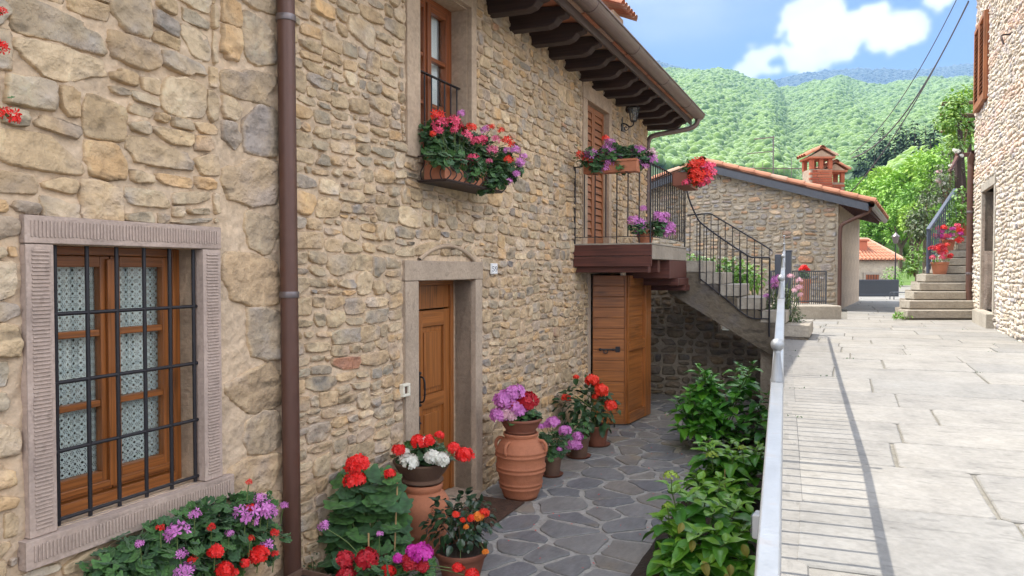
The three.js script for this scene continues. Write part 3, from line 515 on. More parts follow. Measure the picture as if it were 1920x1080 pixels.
// ---- front door 59
{
  RND = mulberry(606);
  const sr = part('door_surround', [boxUV(bxr(-1.166, 0.176, 1.990, 2.149, -0.20, 0.024, 0.006), 'x')], M.jamb, houseB);
  part('jamb', boxUV(bxr(-1.155, -0.956, 0.0, 1.988, -0.205, 0.020, 0.008)), M.jamb, sr);
  part('jamb', boxUV(bxr(0.034, 0.170, 0.0, 1.988, -0.205, 0.021, 0.008)), M.jamb, sr);
  part('threshold', boxUV(bxr(-0.954, 0.032, 0.0, 0.055, -0.26, 0.075, 0.008), 'x'), M.jamb, sr);
  const arc = []; for (let i = 0; i <= 18; i++) { const k = i / 18, t = lerp(-0.93, 0.02, k); arc.push(V(t, 2.155 + 0.125 * Math.sin(k * Math.PI) ** 0.8, 0.008)); }
  part('arch_moulding', tube(arc, 0.019, 7, 40), M.plaster, sr);
  const z = -0.245, d = part('door', [boxUV(bxr(-0.954, -0.900, 0.056, 1.986, z - 0.04, z + 0.035)), boxUV(bxr(-0.022, 0.032, 0.056, 1.986, z - 0.04, z + 0.035)), boxUV(bxr(-0.9, -0.022, 1.94, 1.986, z - 0.04, z + 0.035), 'x')], M.woodDoor, houseB);
  for (const [a, b] of [[-0.898, -0.598], [-0.594, -0.024]]) {
    const s = 0.10, leaf = [boxUV(bxr(a, a + s, 0.06, 1.72, z - 0.03, z + 0.018), 'y', 1, RND()), boxUV(bxr(b - s, b, 0.06, 1.72, z - 0.03, z + 0.018), 'y', 1, RND()), boxUV(bxr(a + s, b - s, 1.58, 1.72, z - 0.03, z + 0.018), 'x', 1, RND()), boxUV(bxr(a + s, b - s, 0.06, 0.24, z - 0.03, z + 0.018), 'x', 1, RND()), boxUV(bxr(a + s, b - s, 0.86, 0.98, z - 0.03, z + 0.018), 'x', 1, RND())];
    part('door_leaf', leaf, M.woodDoor, d);
    for (const [p, q] of [[0.245, 0.855], [0.985, 1.575]]) { part('panel', boxUV(bxr(a + s + 0.001, b - s - 0.001, p, q, z - 0.03, z - 0.006, 0.002), 'y', 1, RND()), M.woodDoor, d); if (b - a > 0.4) part('raised_field', boxUV(bxr(a + s + 0.045, b - s - 0.045, p + 0.045, q - 0.045, z - 0.01, z + 0.008, 0.008), 'y', 1, RND()), M.woodDoor, d); }
    part('transom_panel', boxUV(bxr(a, b, 1.735, 1.938, z - 0.03, z + 0.012, 0.004), 'y', 1, RND()), M.woodDoor, d);
  }
  const hx = -0.555;
  part('handle', [bxr(hx - 0.018, hx + 0.018, 0.90, 1.20, z + 0.018, z + 0.024, 0.003), tube([V(hx, 1.16, z + 0.022), V(hx, 1.15, z + 0.06), V(hx, 1.05, z + 0.075), V(hx, 0.95, z + 0.06), V(hx, 0.94, z + 0.022)], 0.008, 8, 24), ball(0.014, hx, 1.19, z + 0.027), ball(0.014, hx, 0.915, z + 0.027)], M.iron, d);
  part('keyhole_plate', [bxr(hx - 0.014, hx + 0.014, 0.70, 0.82, z + 0.018, z + 0.023, 0.003), ball(0.011, hx, 0.76, z + 0.027)], M.iron, d);

  // number tile
  const cv = document.createElement('canvas'); cv.width = 128; cv.height = 160; const x = cv.getContext('2d');
  x.fillStyle = '#f1f1ee'; x.fillRect(0, 0, 128, 160); x.strokeStyle = '#b9bcc4'; x.lineWidth = 5; x.strokeRect(8, 8, 112, 144); x.fillStyle = '#27304e'; x.font = 'bold 116px serif'; x.textAlign = 'center'; x.textBaseline = 'middle'; x.fillText('59', 64, 84);
  const tx = new THREE.CanvasTexture(cv); tx.colorSpace = THREE.SRGBColorSpace;
  const n = thing('number_tile', 'small white house number tile reading 59 right of the door lintel', 'house number', [HO.x, 0, HO.z], HPHI);
  part('tile', bxr(0.343, 0.475, 2.035, 2.137, 0.012, 0.030, 0.004), M.white, n);
  part('numeral_face', new THREE.PlaneGeometry(0.122, 0.094).translate(0.409, 2.086, 0.032), std(L(1, 1, 1), { map: tx, roughness: 0.3 }), n);
  // bell
  const b = thing('door_bell', 'cream square bell plate on the wall left of door 59', 'door bell', [HO.x, 0, HO.z], HPHI);
  part('frame', [bxr(-1.235, -1.135, 1.185, 1.205, 0.01, 0.05, 0.005), bxr(-1.235, -1.135, 1.107, 1.127, 0.01, 0.05, 0.005), bxr(-1.235, -1.213, 1.127, 1.185, 0.01, 0.05, 0.005), bxr(-1.157, -1.135, 1.127, 1.185, 0.01, 0.05, 0.005)], M.cream, b);
  part('push_panel', bxr(-1.212, -1.158, 1.128, 1.184, 0.01, 0.034, 0.003), M.clayBrown, b);
  const dm = thing('door_mat', 'flat brown doormat lying before door 59', 'doormat', [HO.x, 0, HO.z], HPHI);
  part('mat', boxUV(bxr(-0.80, -0.02, 0.012, 0.026, 0.11, 0.53, 0.006)), M.mat, dm);
}

// ---- upper french door with shutters, and the cellar doorway
{
  RND = mulberry(707);
  const sr = part('door_surround', [boxUV(bxr(3.06, 4.33, 4.28, 4.47, -0.05, 0.020, 0.006), 'x')], M.plaster, houseB);
  part('jamb', boxUV(bxr(3.07, 3.242, 2.40, 4.278, -0.05, 0.018, 0.006)), M.plaster, sr); part('jamb', boxUV(bxr(4.198, 4.32, 2.40, 4.278, -0.05, 0.018, 0.006)), M.plaster, sr);
  const sh = part('shutter', [boxUV(bxr(3.243, 4.197, 2.40, 4.278, -0.125, -0.11, 0))], M.woodDark, houseB);
  for (const [a, b] of [[3.25, 3.715], [3.725, 4.19]]) {
    part('shutter_frame', [boxUV(bxr(a, a + 0.055, 2.41, 4.27, -0.108, -0.062)), boxUV(bxr(b - 0.055, b, 2.41, 4.27, -0.108, -0.062)), boxUV(bxr(a + 0.055, b - 0.055, 4.19, 4.27, -0.108, -0.062), 'x'), boxUV(bxr(a + 0.055, b - 0.055, 2.41, 2.52, -0.108, -0.062), 'x')], M.shutter, sh);
    for (let y = 2.56; y < 4.18; y += 0.098) part('slat', boxUV(bx(b - a - 0.112, 0.088, 0.016, 0, 0, 0, 0.003).rotateX(-0.22).translate((a + b) / 2, y + 0.02, -0.083), 'x', 1, RND(), RND()), M.shutter, sh);
  }
  const cs = part('cellar_surround', [boxUV(bxr(3.28, 4.92, 2.02, 2.11, -0.05, 0.012, 0.005), 'x')], M.jamb, houseB);
  part('jamb', boxUV(bxr(3.27, 3.40, 0, 2.018, -0.05, 0.014, 0.005)), M.jamb, cs); part('jamb', boxUV(bxr(4.80, 4.92, 0, 2.018, -0.05, 0.014, 0.005)), M.jamb, cs);
  // two folded leaves of the plank door, standing open across the court
  const leaf = (A, B, name, label) => {
    const l = Math.hypot(B[0] - A[0], B[1] - A[1]), g = part('door_leaf', [bxr(0, l, 0.03, 2.0, -0.018, 0.0, 0)], M.woodDoor, houseB, label);
    g.position.set(A[0], 0, A[1]); g.rotation.y = -Math.atan2(B[1] - A[1], B[0] - A[0]); boxUV(g.geometry, 'x');
    return [g, l];
  };
  const [l1, w1] = leaf([3.42, 0.03], [3.56, 0.43]);
  for (let i = 0; i < 14; i++) { const y = 0.03 + i * 0.1408; part('plank', boxUV(bxr(0.004, w1 - 0.004, y + 0.002, y + 0.1388, 0.001, 0.022, 0.005), 'x', 1, RND(), RND()), M.woodDoor, l1); }
  part('edge_strip', boxUV(bxr(w1 - 0.003, w1 + 0.016, 0.03, 2.0, -0.02, 0.028, 0.003)), M.wood, l1);
  part('bolt', [bar(V(0.10, 1.02, 0.035), V(0.30, 1.02, 0.035), 0.011, 8), bxr(0.30, 0.36, 0.985, 1.06, 0.02, 0.034, 0.004), ball(0.02, 0.10, 1.02, 0.035), tube([V(0.15, 1.02, 0.03), V(0.15, 0.98, 0.045), V(0.19, 0.975, 0.045), V(0.2, 1.01, 0.035)], 0.007, 6), ball(0.016, 0.27, 1.02, 0.036)], M.iron, l1);
  const [l2, w2] = leaf([3.575, 0.435], [4.40, 0.52]);
  for (let i = 0; i < 14; i++) { const y = 0.03 + i * 0.1408; part('plank', boxUV(bxr(0.004, w2 - 0.2, y + 0.002, y + 0.1388, 0.001, 0.009, 0.003), 'x', 1, RND(), RND()), M.woodDoor, l2); }
  part('stile', boxUV(bxr(w2 - 0.22, w2, 0.03, 2.0, 0.001, 0.06, 0.006)), M.woodDoor, l2); part('stile', boxUV(bxr(0.0, 0.03, 0.03, 2.0, 0.001, 0.04, 0.005)), M.woodDoor, l2);
  for (const [a, b] of [[1.86, 2.0], [1.0, 1.12], [0.03, 0.17]]) part('cross_rail', boxUV(bxr(0.031, w2 - 0.221, a, b, 0.0142, 0.052, 0.005), 'x'), M.woodDoor, l2);
}
// ---------------------------------------------------------------- paving
const WEEDS = [];
function clipPoly(P, nx, ny, c) {                              // keep nx*x + ny*y <= c
  const o = []; for (let i = 0; i < P.length; i++) { const a = P[i], b = P[(i + 1) % P.length], da = nx * a[0] + ny * a[1] - c, db = nx * b[0] + ny * b[1] - c; if (da <= 0) o.push(a); if (da * db < 0) { const k = da / (da - db); o.push([lerp(a[0], b[0], k), lerp(a[1], b[1], k)]); } } return o;
}
function cellsOf(sites, x0, x1, y0, y1, ax = 1) {
  return sites.map((s, i) => {
    let P = [[x0, y0], [x1, y0], [x1, y1], [x0, y1]];
    for (let k = 0; k < sites.length && P.length; k++) if (k !== i) { const q = sites[k], dx = q[0] - s[0], dy = (q[1] - s[1]) * ax; if (dx * dx + dy * dy > 6) continue; P = clipPoly(P, dx, (q[1] - s[1]) * ax * ax, (dx * (q[0] + s[0]) + (q[1] - s[1]) * ax * ax * (q[1] + s[1])) / 2 - (s[2] ?? 0) + (q[2] ?? 0)); }
    return P;
  });
}
function insetRound(P, j, rough) {
  const cx = P.reduce((s, p) => s + p[0], 0) / P.length, cy = P.reduce((s, p) => s + p[1], 0) / P.length;
  let Q = P; for (let i = 0; i < P.length; i++) { const a = P[i], b = P[(i + 1) % P.length], l = Math.hypot(b[0] - a[0], b[1] - a[1]); if (l < 1e-4) continue; const nx = (b[1] - a[1]) / l, ny = -(b[0] - a[0]) / l; Q = clipPoly(Q, nx, ny, nx * a[0] + ny * a[1] - j * rr(0.35, 1.8)); }
  if (Q.length < 3) return null;
  const o = []; for (let i = 0; i < Q.length; i++) { const a = Q[i], b = Q[(i + 1) % Q.length], l = Math.hypot(b[0] - a[0], b[1] - a[1]); if (l < 0.012) { o.push(a); continue; } const c = Math.min(0.028, l * 0.22) / l; o.push([lerp(a[0], b[0], c), lerp(a[1], b[1], c)]); if (l > 0.14) for (const k of [0.33, 0.66]) { const w = rough * rr(-1, 0.4) * l; o.push([lerp(a[0], b[0], k) + (cx - a[0]) * 0 + (b[1] - a[1]) / l * w, lerp(a[1], b[1], k) - (b[0] - a[0]) / l * w]); } o.push([lerp(b[0], a[0], c), lerp(b[1], a[1], c)]); }
  return o;
}
function flatStone(P, y0, y1, bevel, ou, ov) {                 // P in (x, z), top at y1
  const q = P.map(([x, z]) => [x, -z]); if (THREE.ShapeUtils.area(q.map(([x, y]) => new THREE.Vector2(x, y))) < 0) q.reverse();
  const g = prism(q, y0, y1, bevel).rotateX(-Math.PI / 2); return boxUV(plainGeo(g), 'z', 1, ou, ov);
}
const area2 = (P) => Math.abs(P.reduce((s, a, i) => { const b = P[(i + 1) % P.length]; return s + a[0] * b[1] - a[1] * b[0]; }, 0)) / 2;
const bounds = (P) => [Math.min(...P.map((p) => p[0])), Math.max(...P.map((p) => p[0])), Math.min(...P.map((p) => p[1])), Math.max(...P.map((p) => p[1]))];

// sunken court: crazy paving of slate
const court = thing('pavement', 'sunken court paved with irregular dark slate flagstones in pale mortar', 'pavement', [HO.x, 0, HO.z], HPHI, null, 'structure');
{
  RND = mulberry(808);
  part('mortar_bed', boxUV(new THREE.PlaneGeometry(15, 3.4, 1, 1).rotateX(-Math.PI / 2).translate(-0.6, 0, 1.65), 'z', 1.1), M.joint, court);
  const sites = []; let tries = 0;
  while (tries++ < 14000 && sites.length < 260) { const s = [rr(-4.6, 6.35), rr(-0.02, 2.35)], big = 0.16 + 0.32 * RND() ** 1.3; if (sites.every((q) => Math.hypot(q[0] - s[0], q[1] - s[1]) > Math.min(big, q[3]))) sites.push([s[0], s[1], rr(-0.03, 0.03) * big, big]); }
  const cells = cellsOf(sites, -4.8, 6.4, 0.0, 2.4);
  for (const c of cells) { if (c.length < 3) continue; const P = insetRound(c, rr(0.012, 0.026), 0.05); if (!P || area2(P) < 0.004) continue; const b = bounds(P); const g = flatStone(P, -0.02, 0.009 + rr(0, 0.006), 0.005, RND(), RND()); part('flagstone', g, pick(slateMats), court); }
}
// bed of earth under the lane wall
{
  const bed = solo('flower_bed', boxUV(new THREE.PlaneGeometry(12.6, 1.1, 60, 8).rotateX(-Math.PI / 2).translate(0.2, 0.05, 2.35), 'z'), M.soil, 'strip of dark earth along the foot of the lane wall', 'flower bed', null, 'structure');
  const p = bed.geometry.attributes.position; for (let i = 0; i < p.count; i++) { const x = p.getX(i), z = p.getZ(i); p.setY(i, 0.02 + 0.05 * fbm(x * 3, z * 3, 4, 4) + 0.05 * smooth(1.85, 2.0, z)); } bed.geometry.computeVertexNormals();
  bed.position.copy(HO); bed.rotation.y = HPHI;
}

// ---------------------------------------------------------------- lane: sheet, slabs, retaining wall
const RAIL0 = V(-0.02, 0, 0), RS = 0.34371, RC = 0.93907, RPHI = Math.atan2(RC, RS);      // along the railing: x away, z towards the lane
const RP = (s, y, z) => V(RAIL0.x + RS * s + RC * z, y, RAIL0.z - RC * s + RS * z);
const road = thing('road', 'sunlit lane paved with large pale worn stone slabs', 'lane', [HO.x, ROAD, HO.z], HPHI, null, 'structure');
const ground = thing('ground', 'open ground beyond the lane and under the village', 'ground', [0, 0, 0], 0, null, 'structure');
{
  RND = mulberry(909);
  const e0 = RP(-9, 0, 0.06), e1 = RP(11.7, 0, 0.06), b0 = HP(6.32, 0, 2.55), b1 = HP(6.32, 0, -6);
  const q = [[e0.x, -e0.z], [e1.x, -e1.z], [b0.x, -b0.z], [b1.x, -b1.z], [-40, 20], [-60, 130], [130, 130], [60, -9]];
  part('ground_sheet', boxUV(plainGeo(new THREE.ShapeGeometry(new THREE.Shape(q.map(([x, y]) => new THREE.Vector2(x, y)))).rotateX(-Math.PI / 2).translate(0, ROAD - 0.012, 0)), 'z', 0.8), M.roadJoint, ground);
  // rows of slabs across the lane
  const railN = (t) => { let n = 2.8; for (let i = 0; i < 6; i++) { const p = HP(t, 0, n), z = (p.x - RAIL0.x) * RC + (p.z - RAIL0.z) * RS; n += (0.052 - z); } return n; };
  const wallN = (t) => 5.0 + 0.034 * t;
  let t = -7, k = 0; const corners = [];
  while (t < 26) {
    const w = rr(0.48, 0.86) * (t > 12 ? 1.3 : 1), skew = 0.06 * Math.sin(t * 1.7), n1 = t > 8.6 ? wallN(t) + 1.5 : wallN(t) + 0.05;
    let n = t < 9.5 ? railN(t + w / 2) : t < 13 ? 3.1 : 2.4 - (t - 13) * 0.25, first = true;
    while (n < n1) {
      let l = first ? rr(0.35, 0.95) : rr(0.55, 1.45); if (n1 - n - l < 0.35) l = n1 - n;
      const tilt = 0.09 * (n - 2.8), T = (a, b) => a + 0.07 * (b - 3.8) * 1.0 + 0.012 * nz(a * 2, b * 2, 7);
      let P = [[T(t, n), n], [T(t, n + l), n + l], [T(t + w, n + l), n + l], [T(t + w, n), n]];
      if (t < 9.5) P = P.map(([a, b]) => [a, Math.max(b, railN(a))]);
      if (P[0][0] * (P[1][1] - P[3][1]) + P[1][0] * (P[2][1] - P[0][1]) + P[2][0] * (P[3][1] - P[1][1]) + P[3][0] * (P[0][1] - P[2][1]) < 0) P.reverse();
      P = insetRound(P, t < 6 ? 0.005 : 0.005, 0.006); n += l; first = false; if (!P || area2(P) < 0.02) continue;
      const g = flatStone(P, -0.05, rr(-0.002, 0.004), 0.006, RND() * 3, RND() * 3); part('slab', g, pick(slabMats), road); if (t < 9) corners.push(P[0], P[P.length >> 1]);
    }
    t += w; k++;
  }
  WEEDS.push(...corners);
  // retaining wall between court and lane
  const W = thing('retaining_wall', 'rough stone wall holding up the lane beside the sunken court', 'retaining wall', [RP(11.9, 0, 0).x, 0, RP(11.9, 0, 0).z], RPHI + Math.PI);
  const wl = part('wall', wallGeo(0, 14, -0.1, 1.10, [], 0.25, 0.06, 0.015), M.mortarGrey, W);
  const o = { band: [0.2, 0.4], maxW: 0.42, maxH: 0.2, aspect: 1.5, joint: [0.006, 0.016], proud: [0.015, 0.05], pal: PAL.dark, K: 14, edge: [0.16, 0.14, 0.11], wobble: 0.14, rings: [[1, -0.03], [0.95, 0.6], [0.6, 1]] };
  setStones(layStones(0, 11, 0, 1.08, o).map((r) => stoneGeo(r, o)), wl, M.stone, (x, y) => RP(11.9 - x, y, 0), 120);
  part('coping', boxUV(bxr(0, 14, 1.07, 1.122, -0.10, 0.05, 0.008), 'x'), slabMats[0], W);
  // wall across the end of the court, under the stairs
  const E = thing('court_end_wall', 'dark stone wall closing the court under the outside stairs', 'wall', HP(6.27, 0, 0).toArray(), HPHI - Math.PI / 2);
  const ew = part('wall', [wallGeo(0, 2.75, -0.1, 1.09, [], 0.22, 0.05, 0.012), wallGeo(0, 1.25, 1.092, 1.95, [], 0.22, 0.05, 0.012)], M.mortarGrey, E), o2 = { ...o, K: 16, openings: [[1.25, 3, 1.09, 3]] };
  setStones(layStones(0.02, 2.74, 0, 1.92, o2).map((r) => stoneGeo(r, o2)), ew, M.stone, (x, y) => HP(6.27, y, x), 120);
}

// ---------------------------------------------------------------- lane railing
{
  RND = mulberry(1010);
  const g = thing('lane_railing', 'long metal lane railing with flat pale handrail and ball topped posts', 'railing', [RAIL0.x, ROAD, RAIL0.z], RPHI);
  const ry = [[-4, 0.12], [2.20, 0.643], [3.97, 0.808], [7.13, 0.97], [11.29, 1.215]];
  const railY = (s) => { let i = 1; while (i < ry.length - 1 && s > ry[i][0]) i++; const [p, q] = [ry[i - 1], ry[i]]; return lerp(p[1], q[1], (s - p[0]) / (q[0] - p[0])); };
  const strip = [], pts = [-2, 0.4, 2.20, 3.97, 7.13, 11.15].map((s) => V(s, railY(s), 0));
  for (let i = 0; i < pts.length - 1; i++) strip.push(boxUV(beam(pts[i], pts[i + 1].clone().add(V(0.004, 0, 0)), 0.034, 0.014, 0.004), 'x'));
  strip.push(tube([V(11.15, railY(11.15), 0), V(11.45, railY(11.25), 0), V(11.62, railY(11.25) - 0.12, 0), V(11.68, 0.6, 0), V(11.68, 0.0, 0)], 0.014, 8, 24));
  part('handrail', strip, M.railPale, g);
  for (const s of [0.25, 2.20, 3.97, 7.13, 11.15]) {
    const y = railY(s), h = 0.118, p = part('post', [bar(V(s, 0, 0), V(s, y, 0), 0.012, 10), lathe([[0.0, y - 0.01], [0.019, y - 0.01], [0.019, y + 0.010], [0.0165, y + 0.016], [0.008, y + h * 0.72], [0.011, y + h * 0.78], [0.0, y + h * 0.8]], 16).translate(s, 0, 0)], M.railPale, g);
    part('ball_finial', ball(0.0185, s, y + h * 0.8 + 0.014, 0, 18, 14), M.railPale, p);
    if (s > 10) part('ball_finial', [bar(V(s, y + h, 0), V(s, y + h + 0.09, 0), 0.007), ball(0.016, s, y + h + 0.1, 0)], M.railPale, p);
  }
  const rod = new THREE.CylinderGeometry(0.0098, 0.0098, 1, 6).translate(0, 0.5, 0);
  for (let s = -1.2; s < 11.1; s += 0.132) { const m = part('baluster', rod, M.iron, g); m.position.set(s, 0.02, 0); m.scale.y = railY(s) - 0.02; }
}

// ---------------------------------------------------------------- balcony, its railing and the outside stairs
{
  RND = mulberry(1111);
  const at = [HO.x, 0, HO.z], b = thing('balcony', 'balcony with dark red board edge over the open cellar doors', 'balcony', at, HPHI);
  part('slab', boxUV(bxr(2.76, 4.82, 2.20, 2.376, 0.0, 0.965, 0.006)), M.concrete, b);
  part('paving_tile', boxUV(bxr(2.735, 4.82, 2.378, 2.396, 0.0, 0.995, 0.004)), M.stepStone, b);
  for (const [p, q, d] of [[2.245, 2.377, 0], [2.115, 2.238, 0.006]]) part('edge_board', boxUV(bxr(2.730 + d, 2.757, p, q, 0.0, 0.985, 0.004), 'z', 1, RND()), M.woodMaroon, b);
  part('front_board', boxUV(bxr(2.760, 4.80, 2.205, 2.375, 0.967, 0.988, 0.004), 'x'), M.concrete, b);
  for (const t of [2.80, 3.30, 3.80, 4.3, 4.7]) part('beam', boxUV(bxr(t, t + 0.12, 2.04, 2.20, -0.1, 0.93, 0.008), 'z', 1, RND()), M.woodMaroon, b);
  for (const [p, q, n0, n1, t] of [[1.96, 2.2, 0.40, 0.99, 3.7], [1.86, 1.958, 0.45, 1.02, 4.1], [1.78, 1.858, 0.5, 1.04, 4.5]]) part('stair_beam', boxUV(bxr(t, 4.815, p, q, n0, n1, 0.006), 'z'), M.woodMaroon, b);
  const r = thing('balcony_railing', 'black iron bar railing around the balcony', 'railing', at, HPHI), B = (x, y0, y1, z, w = 0.0078) => part('baluster', bar(V(x, y0, z), V(x, y1, z), w, 6), M.iron, r);
  const T = 3.345, t0 = 2.75, n1 = 0.965, te = 4.80;
  part('top_rail', [beam(V(t0, T, 0.0), V(t0, T, n1), 0.028, 0.010), beam(V(t0, T, n1), V(te, T, n1), 0.028, 0.010)], M.iron, r);
  part('bottom_rail', [beam(V(t0, 2.475, 0.0), V(t0, 2.475, n1), 0.022, 0.008), beam(V(t0, 2.475, n1), V(te, 2.475, n1), 0.022, 0.008)], M.iron, r);
  for (const [x, z] of [[t0, 0.015], [t0, n1], [te, n1]]) part('post', bar(V(x, 2.12, z), V(x, T, z), 0.011, 8), M.iron, r);
  for (let i = 1; i < 7; i++) B(t0, i % 2 ? 2.475 : 2.39, T, i * 0.138);
  for (let i = 1; i < 17; i++) B(t0 + i * 0.1205, 2.475, T, n1);

  // stairs: treads going down towards the lane
  const s = thing('stone_stairs', 'flight of worn stone stairs from the balcony down to the lane', 'stairs', at, HPHI);
  const tops = [[0.99, 1.21, 2.205], [1.21, 1.47, 2.035], [1.47, 1.72, 1.865], [1.72, 2.03, 1.685], [2.03, 2.33, 1.505], [2.33, 2.63, 1.32]];
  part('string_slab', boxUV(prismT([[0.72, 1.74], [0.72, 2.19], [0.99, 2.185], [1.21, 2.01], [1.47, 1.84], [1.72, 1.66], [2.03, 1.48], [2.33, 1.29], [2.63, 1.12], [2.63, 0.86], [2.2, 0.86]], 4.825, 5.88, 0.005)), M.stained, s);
  for (const [a, c, y] of tops) part('step', boxUV(bxr(4.815, 5.89, y - 0.168, y, a - 0.025, c + 0.02, 0.012), 'x', 1, RND(), RND()), M.stepStone, s);
  part('side_wall', boxUV(bxr(4.95, 5.95, -0.05, 1.1, 2.0, 2.66, 0.01)), M.mortarGrey, s);
  const sr = thing('stair_railing', 'near iron handrail of the outside stairs dropping from the balcony corner', 'railing', at, HPHI), x = 4.80;
  part('handrail', tube([V(x, T, n1), V(x, 3.10, 1.02), V(x, 2.80, 1.15), V(x, 2.745, 1.19), V(x, 2.25, 1.88), V(x, 2.245, 1.91), V(x, 2.243, 2.13)], 0.012, 8, 60), M.iron, sr);
  part('lower_rail', tube([V(x, 1.95, 1.18), V(x, 1.68, 1.53), V(x, 1.41, 1.88), V(x, 1.40, 2.13)], 0.009, 6, 30), M.iron, sr);
  for (let i = 0; i < 10; i++) { const n = 1.18 + i * 0.094, y1 = n < 1.88 ? lerp(2.76, 2.25, (n - 1.18) / 0.7) : 2.243, y0 = n < 1.88 ? lerp(1.95, 1.41, (n - 1.18) / 0.7) : 1.40; part('baluster', bar(V(x, y0, n), V(x, y1, n), i % 3 === 0 ? 0.010 : 0.0065, 6), M.iron, sr); }
  part('post', bar(V(x, 1.15, 2.13), V(x, 2.243, 2.13), 0.012, 8), M.iron, sr);
  const fr = thing('stair_railing', 'far iron handrail of the outside stairs against the grey gable wall', 'railing', at, HPHI), xf = 5.84;
  part('handrail', tube([V(xf, 2.935, 0.80), V(xf, 2.94, 1.17), V(xf, 2.92, 1.20), V(xf, 2.38, 2.04), V(xf, 2.36, 2.06)], 0.011, 8, 50), M.iron, fr);
  for (let i = 0; i < 12; i++) { const n = 0.84 + i * 0.108, y1 = n < 1.19 ? 2.935 : lerp(2.92, 2.38, (n - 1.2) / 0.84); const st = tops.find(([a, c]) => n >= a && n < c); part('baluster', bar(V(xf, st ? st[2] - 0.01 : 2.2, n), V(xf, y1, n), 0.0065, 6), M.iron, fr); }
  const gp = thing('gate_post', 'pair of dark square metal posts at the foot of the outside stairs', 'gate post', at, HPHI);
  part('post', bxr(5.55, 5.70, 1.1, 2.30, 2.13, 2.22, 0.006), M.greyPaint, gp); part('post', bxr(5.55, 5.70, 1.1, 2.34, 2.25, 2.36, 0.006), M.greyPaint, gp); part('cap', bxr(5.54, 5.71, 2.34, 2.36, 2.24, 2.37, 0.004), M.greyPaint, gp);
}

// ---------------------------------------------------------------- lantern on the wall
{
  const g = thing('wall_lantern', 'black iron lantern on a scrolled bracket under the far eaves', 'lantern', HP(4.86, 0, 0).toArray(), HPHI);
  part('bracket', [bxr(-0.03, 0.03, 4.14, 4.36, 0.0, 0.02, 0.008), tube([V(0, 4.26, 0.02), V(0, 4.24, 0.08), V(0, 4.20, 0.13), V(0, 4.22, 0.18), V(0, 4.27, 0.19)], 0.010, 8, 24), tube([...Array(20)].map((_, i) => { const a = i / 19 * 8, r = 0.045 - i * 0.0018; return V(0, 4.185 + Math.cos(a) * r, 0.075 + Math.sin(a) * r); }), 0.006, 6, 60)], M.iron, g);
  const y0 = 4.28, y1 = 4.47, r0 = 0.045, r1 = 0.085, c = [0.19], fr = [];
  for (let i = 0; i < 6; i++) { const a = i / 6 * Math.PI * 2; fr.push(bar(V(Math.cos(a) * r0, y0, 0.19 + Math.sin(a) * r0), V(Math.cos(a) * r1, y1, 0.19 + Math.sin(a) * r1), 0.005, 5)); }
  fr.push(lathe([[0, 4.26], [0.03, 4.262], [0.05, 4.28], [0.046, 4.285], [0.0, 4.285]], 6).translate(0, 0, 0.19));
  part('cage', fr, M.iron, g);
  part('hood', lathe([[0.0, 4.575], [0.012, 4.57], [0.016, 4.55], [0.035, 4.535], [0.055, 4.515], [0.095, 4.475], [0.098, 4.465], [0.0, 4.466]], 6).translate(0, 0, 0.19), M.iron, g);
  part('glass', plainGeo(new THREE.CylinderGeometry(r1 - 0.005, r0 - 0.003, y1 - y0, 6, 1, true).rotateY(Math.PI / 2).translate(0, (y0 + y1) / 2, 0.19)), M.lampGlass, g);
}
